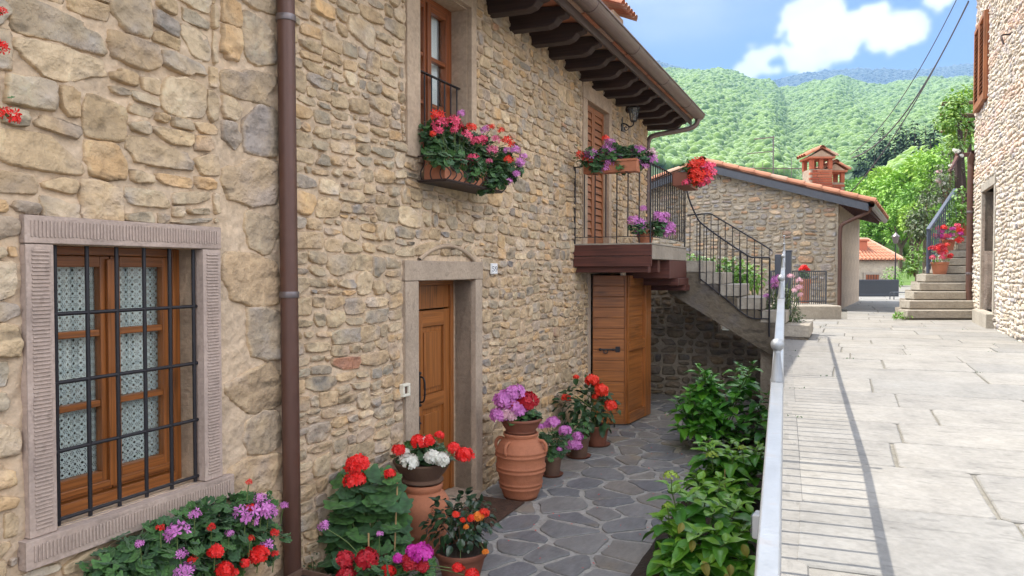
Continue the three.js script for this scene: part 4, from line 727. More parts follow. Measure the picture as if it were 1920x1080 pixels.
// ---------------------------------------------------------------- gable house beyond the stairs
{
  RND = mulberry(1212);
  const G0 = V(7.5, ROAD, -17.2), GR = -29 * Math.PI / 180, w2 = (x, y, z) => V(G0.x + Math.cos(GR) * x + Math.sin(GR) * z, G0.y + y, G0.z - Math.sin(GR) * x + Math.cos(GR) * z);
  const g = thing('gable_house', 'low grey stone house showing its gable with a tiled roof', 'house', G0.toArray(), GR);
  const EV = 2.58, RX = -3.08, RY = 3.53, W = 6.16, sl = (RY - EV) / -RX, topAt = (x) => EV + (x > RX ? -x : x + W) * sl;
  const wall = part('wall', wallGeo(-W, 0, -0.2, EV, [], 0.3, 0.07, 0.012, topAt), M.mortarGrey, g);
  const o = { band: [0.16, 0.34], maxW: 0.42, maxH: 0.19, aspect: 1.7, joint: [0.008, 0.022], proud: [0.012, 0.035], pal: PAL.grey, K: 14, edge: [0.33, 0.29, 0.23], wobble: 0.12, rings: [[1, -0.02], [0.96, 0.6], [0.75, 0.95]], smear: 0.35 };
  const st = layStones(-5.2, -0.03, 0, RY, o).filter((r) => r[3] < Math.min(topAt(r[0]), topAt(r[1])) - 0.02).map((r) => stoneGeo(r, o));
  setStones(st, wall, M.stone, (x, y) => w2(x, y, 0));
  part('side_wall', boxUV(bxr(-0.3, 0.0, -0.2, EV - 0.02, -6, -0.302, 0)), M.plaster, g);
  part('side_wall', boxUV(bxr(-W, -W + 0.3, -0.2, EV, -6, -0.302, 0)), M.plaster, g);
  part('back_wall', boxUV(bxr(-W, 0, -0.2, EV, -6.3, -6.002, 0)), M.plaster, g);
  const roofT = 0.05, E1 = 0.62, eY = EV - E1 * sl;
  const rf = part('roof', prism([[RX, RY + 0.03], [E1, eY + 0.03], [E1, eY + 0.08], [RX, RY + 0.08], [-W - E1, eY + 0.08], [-W - E1, eY + 0.03]], -6.4, 0.24), M.woodDark, g);
  // dark board under the verge, both slopes
  part('verge_board', prism([[RX, RY - 0.13], [E1 + 0.02, eY - 0.13], [E1 + 0.02, eY + 0.035], [RX, RY + 0.035], [-W - E1, eY + 0.035], [-W - E1, eY - 0.13]], 0.20, 0.25), M.greyPaint, rf);
  const pl = part('soffit_board', prism([[0.0, EV - 0.03], [E1 - 0.02, eY - 0.02], [E1 - 0.02, eY + 0.025], [0.0, EV + 0.02]], -6.3, 0.19), M.woodMaroon, rf);
  for (let z = -5.8; z < 0.1; z += 0.5) part('rafter', prism([[0.0, EV - 0.13], [E1 - 0.06, eY - 0.10], [E1 - 0.06, eY - 0.022], [0.0, EV - 0.032]], z, z + 0.1), M.woodMaroon, rf);
  const ga = Math.atan(sl), tileGeo = (k) => plainGeo(new THREE.CylinderGeometry(0.095, 0.075, 0.44, 10, 1, true, Math.PI / 2, Math.PI).rotateZ(0).rotateX(Math.PI / 2));
  // cover tiles: verge rows and eave row as pieces, the field as one
  const field = [];
  const tile = (x, y, z, side) => { const q = new THREE.CylinderGeometry(0.095, 0.078, 0.43, 9, 1, true, Math.PI / 2, Math.PI).rotateX(Math.PI / 2).rotateX(rr(-0.02, 0.02)); q.rotateY(side > 0 ? Math.PI / 2 : -Math.PI / 2).rotateZ(side > 0 ? -ga : ga); return plainGeo(q.translate(x, y, z)); };
  for (const side of [1, -1]) for (let i = 0; i < 10; i++) {
    const d = 0.05 + i * 0.375, x = side > 0 ? E1 - d : -W - E1 + d, y = eY + 0.085 + d * sl;
    if (side > 0 ? x < RX : x > RX) continue;
    part('roof_tile', tile(x, y + 0.03, 0.19, side), pick([M.tile, M.tilePale, M.tile]), rf);
    for (let z = 0.0; z > -6.4; z -= 0.2) field.push(tile(x, y + rr(-0.004, 0.012), z, side));
  }
  const fm = part('tile_field', field, M.tile, rf); fm.userData.kind = 'stuff';
  const rg = []; for (let z = 0.05; z > -6.3; z -= 0.38) part('ridge_tile', plainGeo(new THREE.CylinderGeometry(0.12, 0.10, 0.42, 10, 1, true, Math.PI / 2, Math.PI).rotateX(Math.PI / 2).translate(RX, RY + 0.10, z)), pick([M.tile, M.tilePale]), rf);
  const gt = part('gutter', [tube([V(E1 + 0.07, eY + 0.02, 0.2), V(E1 + 0.07, eY + 0.02, -3), V(E1 + 0.07, eY + 0.02, -6.2)], 0.075, 10)], M.gutter, rf);
  part('downpipe', tube([V(E1 + 0.05, eY - 0.02, 0.1), V(E1 + 0.02, eY - 0.12, 0.08), V(0.25, eY - 0.32, 0.06), V(0.08, eY - 0.42, 0.05), V(0.05, eY - 0.6, 0.05), V(0.05, 1.2, 0.05), V(0.05, 0.02, 0.05)], 0.045, 10, 50), M.copper, g);
  // twin brick chimneys
  const stack = (name, label, cx, cz, w, y0, y1, capY, holes) => {
    const c = thing(name, label, 'chimney', w2(cx, 0, cz).toArray(), GR + 0.5);
    part('core', bxr(-w / 2 + 0.012, w / 2 - 0.012, y0, y1, -w / 2 + 0.012, w / 2 - 0.012, 0), M.mortarGrey, c);
    const bw = 0.235, bh = 0.055, geo = bx(bw, bh, 0.11, 0, 0, 0, 0.003), half = bx(bw / 2 - 0.005, bh, 0.11, 0, 0, 0, 0.003);
    let k = 0; for (let y = y0 + bh / 2; y < y1 - 0.02; y += 0.066, k++) for (const s of [0, 1]) {
      const n = Math.floor(w / (bw + 0.01)); let x = -w / 2 + (k % 2 ? bw / 4 : 0);
      for (let i = 0; x < w / 2 - 0.08; i++) { const hw = k % 2 && i === 0, gx = hw ? half : geo, l = hw ? bw / 2 - 0.005 : bw, cxx = Math.min(x + l / 2, w / 2 - l / 2); const m = part('brick', gx, pick([M.brick, M.brick, M.brickB, M.brickC]), c); if (s === 0) m.position.set(cxx, y, w / 2 - 0.055 + rr(0, 0.006)); else { m.position.set(w / 2 - 0.055 + rr(0, 0.006), y, -cxx); m.rotation.y = Math.PI / 2; } x += l + 0.01; }
    }
    const pw = 0.10; for (const a of holes) for (const q of [1, -1]) part('pier', bxr(a - pw / 2, a + pw / 2, y1, capY, q > 0 ? w / 2 - 0.1 : -w / 2, q > 0 ? w / 2 : -w / 2 + 0.1, 0.006), M.brick, c);
    part('cap_slab', bxr(-w / 2 - 0.05, w / 2 + 0.05, capY, capY + 0.05, -w / 2 - 0.05, w / 2 + 0.05, 0.006), M.brickB, c);
    part('cap_gable', prism([[-w / 2 - 0.02, capY + 0.052], [w / 2 + 0.02, capY + 0.052], [0, capY + 0.22]], -w / 2, w / 2), M.plaster, c);
    for (const q of [1, -1]) for (let i = 0; i < 4; i++) for (let m = 0; m < 2; m++) { const t = new THREE.CylinderGeometry(0.085, 0.07, 0.26, 8, 1, true, Math.PI / 2, Math.PI).rotateX(Math.PI / 2).rotateY(q > 0 ? Math.PI / 2 : -Math.PI / 2).rotateZ(q > 0 ? -0.5 : 0.5); part('cap_tile', plainGeo(t.translate(q * (w * 0.18 + m * 0.2 - 0.02), capY + 0.225 - m * 0.105, -w / 2 + 0.05 + i * (w - 0.1) / 3)), pick([M.tile, M.tilePale, M.clay]), c); }
    part('cap_ridge', plainGeo(new THREE.CylinderGeometry(0.08, 0.08, w + 0.16, 8, 1, true, Math.PI / 2, Math.PI).rotateX(Math.PI / 2).translate(0, capY + 0.25, 0)), M.tile, c);
    return c;
  };
  stack('brick_chimney', 'taller left brick chimney of the pair on the gable house roof', -0.70, -1.95, 0.56, 2.7, 3.50, 3.76, [-0.23, 0.0, 0.23]);
  stack('brick_chimney', 'shorter right brick chimney of the pair on the gable house roof', -0.42, -2.47, 0.50, 2.3, 3.20, 3.46, [-0.2, 0.2]);
  // aerial
  const a = thing('tv_aerial', 'thin metal television aerial on a mast behind the gable roof', 'aerial', atD(1450, 340, 21).toArray(), 0);
  const mm = M.gutter, p = (px, py) => atD(px, py, 21).sub(a.position);
  part('mast', bar(V(0, -1.2, 0), p(1450, 255), 0.018, 8), M.clamp, a);
  part('boom', [bar(p(1387, 315), p(1506, 316), 0.014, 6)], M.clamp, a); part('boom', bar(p(1414, 261), p(1452, 257), 0.016, 6), M.clamp, a); part('boom', bar(p(1400, 288), p(1450, 284), 0.012, 6), M.clamp, a);
  for (const [x, d] of [[1412, 14], [1430, 10], [1470, 9], [1484, 20], [1504, 16]]) part('element', bar(p(x, 315 - d), p(x, 315 + d), 0.008, 5), M.clamp, a);
}

// ---------------------------------------------------------------- raised kerb with little gate fence before the gable house
{
  RND = mulberry(1313);
  const k = solo('kerb', boxUV(join([bxr(4.3, 6.35, ROAD - 0.1, ROAD + 0.26, -17.0, -14.35, 0.03)]), 'x'), M.stepStone, 'raised stone platform before the gable house wall', 'kerb', null, 'structure');
  const f = thing('metal_fence', 'grey fence of close upright bars on the raised stone platform', 'fence', [0, ROAD + 0.26, 0]);
  const A = V(5.1, 0, -14.7), B = V(6.35, 0, -15.1); const pt = (q, y) => V(lerp(A.x, B.x, q), y, lerp(A.z, B.z, q));
  part('rail', [beam(pt(0, 0.66), pt(1, 0.66), 0.03, 0.025), beam(pt(0, 0.06), pt(1, 0.06), 0.03, 0.025)], M.greyPaint, f);
  for (let i = 0; i <= 26; i++) part('bar', bar(pt(i / 26, 0.0), pt(i / 26, 0.66), i % 13 ? 0.009 : 0.018, 6), M.greyPaint, f);
}

// ---------------------------------------------------------------- house with the red roof down the lane, fence, lamp post
function tiledSlope(A, B, C, D, step, r, parent, mats) {          // eave A-B, ridge D-C: rows of cover tiles joined
  const out = [], n = Math.max(2, Math.round(A.distanceTo(B) / step));
  for (let i = 0; i <= n; i++) { const a = A.clone().lerp(B, i / n), d = D.clone().lerp(C, i / n); const m = Math.max(1, Math.round(a.distanceTo(d) / 0.4)); for (let k = 0; k < m; k++) { const p = a.clone().lerp(d, k / m), q = a.clone().lerp(d, (k + 1.08) / m); p.y += 0.03; q.y += 0.015; out.push(bar(p, q, r, 7, r * 0.85)); } }
  const s = part('tile_field', out, mats, parent); s.userData.kind = 'stuff'; return s;
}
{
  RND = mulberry(1414);
  const h = thing('red_roof_house', 'small house with a bright red tiled hip roof at the end of the lane', 'house', [0, 0, 0]);
  const P = (px, py, D) => atD(px, py, D), D0 = 42, x0 = P(1560, 500, D0).x, x1 = P(1689, 500, D0).x, yE = P(1600, 487, D0).y;
  part('wall', boxUV(bxr(x0, x1, ROAD - 0.2, yE, -D0 - 5, -D0 - 0.25, 0.01), 'x', 0.7), M.mortarGrey, h);
  const e = [V(x0 - 0.3, yE, -D0), V(x1 + 0.2, yE, -D0), V(x1 + 0.2, yE, -D0 - 5.2), V(x0 - 0.3, yE, -D0 - 5.2)], r0 = V(x0 + 1.2, yE + 1.22, -D0 - 2.4), r1 = V(x1 - 0.75, yE + 1.22, -D0 - 2.4);
  const tri = (l) => { const g = new THREE.BufferGeometry(); g.setAttribute('position', new THREE.Float32BufferAttribute(l.flatMap((v) => v.toArray()), 3)); g.computeVertexNormals(); return plainGeo(g); };
  const rf = part('roof', [tri([e[0], e[1], r1, e[0], r1, r0]), tri([e[1], e[2], r1]), tri([e[2], e[3], r0, e[2], r0, r1]), tri([e[3], e[0], r0]), tri([e[0], e[2], e[1], e[0], e[3], e[2]]).translate(0, -0.05, 0)], M.tile, h);
  tiledSlope(e[0], e[1], r1, r0, 0.22, 0.075, rf, M.tile); tiledSlope(e[1], e[2], r1, r1, 0.3, 0.075, rf, M.tilePale);
  part('ridge', [bar(r0, r1, 0.12, 8), bar(e[1], r1, 0.11, 8)], M.tilePale, rf);
  const c = P(1613, 466, D0 + 1.2); part('chimney', [bxr(c.x - 0.28, c.x + 0.28, c.y - 0.4, c.y + 0.42, c.z - 0.28, c.z + 0.28, 0.01), bxr(c.x - 0.36, c.x + 0.36, c.y + 0.42, c.y + 0.52, c.z - 0.36, c.z + 0.36, 0.01)], M.brick, h);
  const a = P(1626, 515, D0), b = P(1651, 515, D0); const dr = part('garage_door', boxUV(bxr(a.x, b.x, ROAD, a.y, -D0 - 0.24, -D0 - 0.18, 0.01)), M.woodRed, h);
  part('door_frame', [bxr(a.x - 0.12, a.x, ROAD, a.y + 0.12, -D0 - 0.25, -D0 - 0.16, 0.01), bxr(b.x, b.x + 0.12, ROAD, a.y + 0.12, -D0 - 0.25, -D0 - 0.16, 0.01), bxr(a.x, b.x, a.y, a.y + 0.12, -D0 - 0.25, -D0 - 0.16, 0.01)], M.concrete, h);
  for (let i = 1; i < 5; i++) part('board', bxr(lerp(a.x, b.x, i / 5) - 0.015, lerp(a.x, b.x, i / 5) + 0.015, ROAD, a.y, -D0 - 0.179, -D0 - 0.165, 0), M.woodDark, dr);
  const h2 = thing('stone_cottage', 'small grey cottage roof half hidden above the red roof', 'house', [0, 0, 0]), q = P(1676, 460, 62);
  part('wall', boxUV(bxr(q.x - 1.0, q.x + 1.3, q.y - 3, q.y + 0.05, q.z - 3, q.z, 0)), M.mortarGrey, h2);
  const cr = part('roof', prism([[-1.3, 0], [1.6, 0], [1.5, 0.12], [0.3, 0.85], [-1.2, 0.12]], -3.3, 0.3).translate(q.x, q.y + 0.05, q.z), M.clayBrown, h2);
  part('window', bxr(q.x - 0.35, q.x - 0.05, q.y - 0.75, q.y - 0.2, q.z + 0.002, q.z + 0.03, 0), M.iron, h2);
  const f = thing('metal_fence', 'low blue grey fence at the far end of the lane', 'fence', [0, 0, 0]), fa = onY(1597, 556, ROAD), fb = onY(1684, 556, ROAD), pt = (k, y) => V(lerp(fa.x, fb.x, k), ROAD + y, lerp(fa.z, fb.z, k));
  part('rail', [beam(pt(0, 0.58), pt(1, 0.58), 0.05, 0.04, 0), beam(pt(0, 0.06), pt(1, 0.06), 0.05, 0.04, 0)], M.greyPaint, f);
  for (let i = 0; i <= 44; i++) part('bar', bar(pt(i / 44, 0), pt(i / 44, 0.58), 0.018, 5), M.greyPaint, f);
  const lp = thing('street_lamp', 'slim dark street lamp before the red roofed house', 'street lamp', onY(1678, 553, ROAD).toArray()), Hh = 1.9;
  part('pole', [bar(V(0, 0, 0), V(0, Hh, 0), 0.03, 8, 0.02), lathe([[0.07, 0], [0.06, 0.12], [0.03, 0.2]], 10)], M.iron, lp);
  part('lamp_head', [lathe([[0, Hh + 0.02], [0.07, Hh + 0.03], [0.13, Hh + 0.28], [0.15, Hh + 0.29], [0.03, Hh + 0.42], [0, Hh + 0.45]], 6)], M.clamp, lp);
}

// ---------------------------------------------------------------- right hand house
const R0 = V(8.52, ROAD, -13.56), RR = Math.atan2(-0.90256, -0.43053), RW = (x, y, z) => V(R0.x + Math.cos(RR) * x + Math.sin(RR) * z, y, R0.z - Math.sin(RR) * x + Math.cos(RR) * z);
{
  RND = mulberry(1515);
  const g = thing('stone_house', 'tall pale stone house on the right side of the lane in full sun', 'house', [R0.x, 0, R0.z], RR);
  const D = [0.12, 1.55, 1.36, 3.46], SH = [-0.78, 0.60, 5.05, 6.58];
  const wall = part('wall', wallGeo(-1.2, 5.6, 0.9, 8.2, [D], 0.45, 0.05, 0.02), M.mortarPale, g);
  const o = { band: [0.18, 0.36], maxW: 0.27, maxH: 0.13, aspect: 1.8, joint: [0.002, 0.012], proud: [0.008, 0.028], pal: PAL.pale, K: 13, edge: [0.60, 0.56, 0.50], wobble: 0.2, rings: [[1, -0.03], [0.95, 0.5], [0.8, 0.92], [0.4, 1]], smear: 0.4, openings: [[-0.02, 1.70, 0.9, 3.6], SH], two: 0.35 };
  const pink = { ...o, pal: [[2, 0.52, 0.41, 0.355], [2, 0.52, 0.45, 0.40]] };
  const list = layStones(-1.18, 5.55, ROAD - 0.1, 7.6, o).map((r) => { const y = (r[2] + r[3]) / 2 + 0.05 * Math.sin(r[0] * 2); return stoneGeo(r, (Math.abs(y - 5.62) < 0.14 || Math.abs(y - 4.6) < 0.12 || Math.abs(y - 3.85) < 0.1) ? pink : o); });
  setStones(list, wall, M.stone, (x, y) => RW(x, y, 0));
  part('end_wall', boxUV(bxr(-1.2, -0.9, 0.9, 8.2, -7, -0.452, 0)), M.mortarPale, g);
  part('end_wall', boxUV(bxr(5.3, 5.6, 0.9, 8.2, -7, -0.452, 0)), M.mortarPale, g);
  part('roof', prismT([[0.5, 8.15], [0.5, 8.25], [-3.5, 9.6], [-7.5, 8.25], [-7.5, 8.15], [-3.5, 9.5]], -1.5, 5.9), M.tile, g);
  part('back_wall', boxUV(bxr(-1.2, 5.6, 0.9, 8.2, -7.3, -7.002, 0)), M.mortarPale, g);
  const ds = part('door_surround', [boxUV(bxr(0.0, 1.68, 3.46, 3.60, -0.25, 0.03, 0.01), 'x')], M.stepStone, g);
  part('jamb', boxUV(bxr(0.0, 0.12, 1.30, 3.458, -0.25, 0.026, 0.01)), M.stepStone, ds); part('jamb', boxUV(bxr(1.55, 1.68, 1.30, 3.458, -0.25, 0.026, 0.01)), M.stepStone, ds);
  part('threshold', boxUV(bxr(-0.03, 1.72, ROAD - 0.1, 1.36, -0.3, 0.13, 0.02), 'x'), M.stepStone, ds);
  const dr = part('door', [boxUV(bxr(0.121, 1.549, 1.361, 3.458, -0.24, -0.20, 0.004))], M.shutter, g);
  for (let i = 0; i < 7; i++) part('plank', boxUV(bxr(0.125 + i * 0.204, 0.325 + i * 0.204, 1.365, 3.455, -0.199, -0.18, 0.004), 'y', 1, RND()), M.shutter, dr);
  const sh = part('shutter', [boxUV(bxr(SH[0], SH[1], SH[2], SH[3], -0.02, 0.03, 0))], M.woodRed, g);
  for (const [a, b] of [[SH[0], -0.095], [-0.085, SH[1]]]) {
    part('shutter_frame', [boxUV(bxr(a, a + 0.07, SH[2], SH[3], 0.031, 0.085)), boxUV(bxr(b - 0.07, b, SH[2], SH[3], 0.031, 0.085)), boxUV(bxr(a + 0.07, b - 0.07, SH[3] - 0.08, SH[3], 0.031, 0.085), 'x'), boxUV(bxr(a + 0.07, b - 0.07, SH[2], SH[2] + 0.12, 0.031, 0.085), 'x')], M.shutter, sh);
    for (let y = SH[2] + 0.16; y < SH[3] - 0.1; y += 0.075) part('slat', boxUV(bx(b - a - 0.14, 0.062, 0.012, 0, 0, 0, 0.003).rotateX(-0.5).translate((a + b) / 2, y, 0.062), 'x', 1, RND()), M.shutter, sh);
  }
  const pp = part('downpipe', [bar(V(-1.12, ROAD, 0.07), V(-1.12, 4.05, 0.07), 0.058, 14), tube([V(-1.12, 4.03, 0.07), V(-1.12, 4.15, 0.07), V(-1.06, 4.26, 0.06), V(-0.98, 4.34, 0.03)], 0.060, 12, 16)], M.copper, g);
  for (const y of [2.0, 3.2]) part('clamp', lathe([[0.055, y - 0.02], [0.066, y - 0.02], [0.066, y + 0.02], [0.055, y + 0.02]], 14).translate(-1.12, 0, 0.07), M.clamp, pp);
  part('iron_hook', tube([V(2.9, 5.5, 0), V(2.9, 5.5, 0.12), V(2.98, 5.44, 0.14), V(3.02, 5.34, 0.12)], 0.014, 6), M.ironRust, g);
}

// ---------------------------------------------------------------- steps on the right, railing, pots come with the plants
const STEPS = [];
{
  RND = mulberry(1616);
  const s = thing('stone_steps', 'flight of pale stone steps climbing beside the right hand house', 'steps', [0, ROAD, 0]);
  let D = 14.13, y = 0;
  const lefts = [1700, 1704, 1712, 1722, 1733];
  for (let k = 0; k < 15; k++) {
    const r = k ? 0.168 : 0.185, dd = 0.26; y += r;
    const xl = k < 5 ? (lefts[k] - 960) / F * D : 8.40 + (k - 4) * 0.31, xr = k < 2 ? 9.0 : xl + 1.75;
    const q = boxUV(bx(xr - xl, 0.15, dd + 0.10, (xl + xr) / 2, y - 0.075, -(D + dd / 2) , 0.014), 'x', 1, RND() * 3, RND() * 3), p = q.attributes.position;
    for (let i = 0; i < p.count; i++) { const n = fbm(p.getX(i) * 4, p.getZ(i) * 4, k, 2); p.setZ(i, p.getZ(i) + 0.03 * n); }
    q.computeVertexNormals(); part('step', q, M.stepStone, s);
    part('riser', boxUV(bxr(xl + 0.03, xr, y - r - 0.3, y - 0.148, -(D + dd + 0.3), -(D + 0.035), 0), 'x'), M.concrete, s);
    STEPS.push({ y: ROAD + y, D, xl, xr }); D += dd;
  }
  const g = thing('step_railing', 'blue grey metal railing on the left of the pale steps', 'railing', [0, 0, 0]);
  const a = V(8.52, 2.0, -15.30), b = V(10.0, 2.98, -16.9), up = V(0, 0.9, 0), top = (k) => a.clone().lerp(b, k).add(up);
  part('handrail', beam(top(-0.02), top(1), 0.07, 0.06, 0.01), M.blue, g); part('lower_rail', beam(a.clone().add(V(0, 0.12, 0)), b.clone().add(V(0, 0.12, 0)), 0.03, 0.03, 0), M.blue, g);
  for (let i = 0; i <= 13; i++) { const k = i / 13, p = a.clone().lerp(b, k); part(i % 13 ? 'baluster' : 'post', bar(p, top(k), i % 13 ? 0.014 : 0.035, 8), M.blue, g); }
}
// pergola over the top of the steps
{
  RND = mulberry(1717);
  const g = thing('pergola', 'weathered wooden pergola with cross poles at the top of the steps', 'pergola', [0, 0, 0]);
  const P = (px, py, D) => atD(px, py, D);
  const post = (x0, y0, x1, y1, D, w) => part('post', beam(P(x0, y0, D), P(x1, y1, D), w, w, 0.01), M.woodDark, g);
  post(1812, 420, 1796, 190, 19.0, 0.09); post(1799, 400, 1786, 240, 20.0, 0.08); post(1795, 430, 1797, 285, 18.2, 0.11); post(1822, 400, 1816, 240, 20.5, 0.09);
  part('pole', bar(P(1766, 195, 19), P(1860, 190, 19), 0.05, 8), M.stemBrown, g);
  for (const y of [215, 219, 230, 237, 241, 247]) part('pole', bar(P(1764, y, 19 + (y - 215) * 0.05), P(1870, y + rr(-3, 3), 19.6), 0.035, 6), M.stemBrown, g);
  part('rail', [beam(P(1792, 291, 18.2), P(1860, 288, 18.2), 0.10, 0.10, 0.01), beam(P(1796, 292, 18.2), P(1780, 322, 17.9), 0.07, 0.07, 0.01)], M.woodMaroon, g);
}
// cables from the right hand house to the chimneys
{
  const c = (label, a, b, sag, r) => { const pts = []; for (let i = 0; i <= 20; i++) { const k = i / 20, p = a.clone().lerp(b, k); p.y -= sag * 4 * k * (1 - k); pts.push(p); } solo('cable', tube(pts, r, 6, 60), M.cable, label, 'cable', null); };
  const far = V(15, 9.2, -17);
  c('left overhead cable, thinnest of the three crossing the cloud', atD(1800, -14, 14.8), atD(1594, 290, 20), 0.45, 0.010);
  c('middle overhead cable sagging to the twin brick chimneys', atD(1816, 2, 14.8), atD(1597, 296, 20), 0.62, 0.016);
  c('lowest overhead cable running down behind the gable house eaves', atD(1816, 4, 14.8), atD(1588, 368, 19.5), 0.35, 0.013);
}
// bank of boulders left of the steps, small bench frame
{
  RND = mulberry(1818);
  const b = thing('rock_bank', 'pale bank of rough boulders left of the steps', 'rock bank', [0, 0, 0]), proto = [];
  for (let i = 0; i < 4; i++) { const g = mergeVertices(new THREE.IcosahedronGeometry(1, 2).deleteAttribute('uv').deleteAttribute('normal')), p = g.attributes.position; for (let k = 0; k < p.count; k++) { const v = V(p.getX(k), p.getY(k), p.getZ(k)); let s = 1 + 0.5 * fbm(v.x * 1.3 + i * 9, v.y * 1.3, v.z * 1.3, 4); for (const [cx, cy, cz, cd] of [[0.8, 0.5, 0.3, 0.62], [-0.6, 0.7, 0.4, 0.6], [0.2, -0.3, 0.93, 0.66], [-0.7, -0.2, 0.68, 0.7], [0.1, 0.95, -0.3, 0.68]]) { const e = v.x * cx + v.y * cy + v.z * cz; if (e * s > cd) s = cd / e; } p.setXYZ(k, v.x * s, v.y * s, v.z * s); } g.computeVertexNormals(); proto.push(boxUV(plainGeo(g), 'y', 0.6)); }
  for (let i = 0; i < 60; i++) { const k = RND(), D = lerp(15.2, 18.6, k), h = RND(), m = part('boulder', proto[i % 4], pick([M.stepStone, M.mortarPale, M.mortarPale]), b), u = 0.535 + 0.045 * k + (1 - h) * rr(-0.008, 0.0) + h * 0.02, s = rr(0.10, 0.24); m.position.set(u * D + rr(-0.05, 0.15), ROAD + lerp(0.1, 2.2, k) * Math.pow(h, 0.8), -D - 0.2); m.scale.set(s * rr(0.8, 1.3), s * rr(0.6, 1), s); m.rotation.set(rr(-0.6, 0.6), rr(0, 6), rr(-0.6, 0.6)); }
  const bench = thing('bench', 'low thin metal bench frame beside the boulder bank', 'bench', onY(1691, 562, ROAD).toArray());
  part('frame', [tube([V(-0.25, 0, 0), V(-0.24, 0.2, 0), V(-0.2, 0.22, 0), V(0.22, 0.22, 0.0), V(0.26, 0.2, 0), V(0.27, 0, 0)], 0.014, 6, 30), tube([V(-0.25, 0, -0.25), V(-0.24, 0.2, -0.25), V(-0.2, 0.22, -0.25), V(0.22, 0.22, -0.25), V(0.26, 0.2, -0.25), V(0.27, 0, -0.25)], 0.014, 6, 30)], M.greyPaint, bench);
  part('seat', bxr(-0.24, 0.26, 0.222, 0.24, -0.27, 0.02, 0.004), M.greyPaint, bench);
}
// ---------------------------------------------------------------- leaves and flowers
function gridLeaf(l, w, o = {}) {                             // base at the origin, along +z, upper side +y
  const n = o.n ?? 7, m = 4, pos = [], uv = [], idx = [], fold = o.fold ?? 0.25, curl = o.curl ?? 0.25, tip = o.tip ?? 1.25, wave = o.wave ?? 0.05, sd = o.seed ?? 0;
  for (let i = 0; i <= n; i++) { const k = i / n, wd = w * 0.5 * Math.pow(Math.sin(Math.PI * Math.pow(k, o.bias ?? 0.8)), tip) + (i === 0 ? w * 0.03 : 0);
    for (let j = 0; j <= m; j++) { const s = j / m * 2 - 1, e = Math.abs(s) === 1 ? 1 + (i % 2 ? 0.04 : -0.04) : 1; pos.push(s * wd * e, Math.abs(s) * wd * fold - curl * l * k * k + wave * l * Math.sin(k * 9 + sd + s * 2) * Math.abs(s) * 0.5, l * k * (1 - 0.12 * k * curl)); uv.push(j / m, k); } }
  for (let i = 0; i < n; i++) for (let j = 0; j < m; j++) { const a = i * (m + 1) + j, b = a + 1, c = a + m + 1, d = c + 1; idx.push(a, c, d, a, d, b); }
  const g = new THREE.BufferGeometry(); g.setAttribute('position', new THREE.Float32BufferAttribute(pos, 3)); g.setAttribute('uv', new THREE.Float32BufferAttribute(uv, 2)); g.setIndex(idx); g.computeVertexNormals(); return g;
}
function roundLeaf(r, sd) {                                   // scalloped kidney leaf
  const K = 26, pos = [0, 0, 0.06 * r], uv = [0.5, 0.25], idx = [];
  for (let q = 1; q <= 3; q++) for (let k = 0; k <= K; k++) {
    const a = lerp(-Math.PI * 0.9, Math.PI * 0.9, k / K), s = q / 3, lob = 1 + (q === 3 ? 0.10 * Math.cos(a * 7) + 0.035 * Math.cos(a * 21) : 0), R = r * s * lob * (1 - 0.12 * Math.cos(a)) * (0.88 + 0.12 * Math.abs(Math.sin(a / 2)));
    const x = Math.sin(a) * R * 1.08, z = Math.cos(a) * R + 0.1 * r; pos.push(x, r * (0.22 * s * s * (0.5 + 0.5 * Math.cos(a * 7)) * 0.6 - 0.10 * s * s + 0.06 * Math.sin(a * 3 + sd) * s), z); uv.push(0.5 + x / r * 0.42, 0.25 + z / r * 0.42);
  }
  for (let k = 0; k < K; k++) { idx.push(0, 1 + k, 2 + k); for (let q = 0; q < 2; q++) { const a = 1 + q * (K + 1) + k, c = a + K + 1; idx.push(a, c, c + 1, a, c + 1, a + 1); } }
  const g = new THREE.BufferGeometry(); g.setAttribute('position', new THREE.Float32BufferAttribute(pos, 3)); g.setAttribute('uv', new THREE.Float32BufferAttribute(uv, 2)); g.setIndex(idx); g.computeVertexNormals(); return g;
}
const Q1 = new THREE.Matrix4(), QX = V(0, 0, 0), QY = V(0, 0, 0), QZ = V(0, 0, 0);
function frame(dir, nrm) { QZ.copy(dir).normalize(); QX.crossVectors(nrm, QZ); if (QX.lengthSq() < 1e-6) QX.set(1, 0, 0).cross(QZ); QX.normalize(); QY.crossVectors(QZ, QX); return Q1.makeBasis(QX, QY, QZ); }
function setLeaf(m, p, dir, nrm, s) { m.quaternion.setFromRotationMatrix(frame(dir, nrm)); m.position.copy(p); m.scale.setScalar(s); return m; }
function baked(g, p, dir, nrm, s) { const c = g.clone().scale(s, s, s).applyMatrix4(frame(dir, nrm)); return c.translate(p.x, p.y, p.z); }
function floret(r, n, narrow, cup) {
  const pos = [], idx = [];
  for (let i = 0; i < n; i++) {
    const a = i / n * Math.PI * 2, c = Math.cos(a), s = Math.sin(a), b = pos.length / 3, add = (u, v, h) => pos.push(c * u - s * v, h, s * u + c * v);
    add(0, 0, 0); add(r * 0.55, -r * 0.32 * narrow, r * cup * 0.45); add(r * 0.95, -r * 0.24 * narrow, r * cup); add(r * 0.95, r * 0.24 * narrow, r * cup * 0.9); add(r * 0.55, r * 0.32 * narrow, r * cup * 0.5);
    idx.push(b, b + 2, b + 1, b, b + 3, b + 2, b, b + 4, b + 3);
  }
  const g = new THREE.BufferGeometry(); g.setAttribute('position', new THREE.Float32BufferAttribute(pos, 3)); g.setIndex(idx); g.computeVertexNormals(); return plainGeo(g);
}
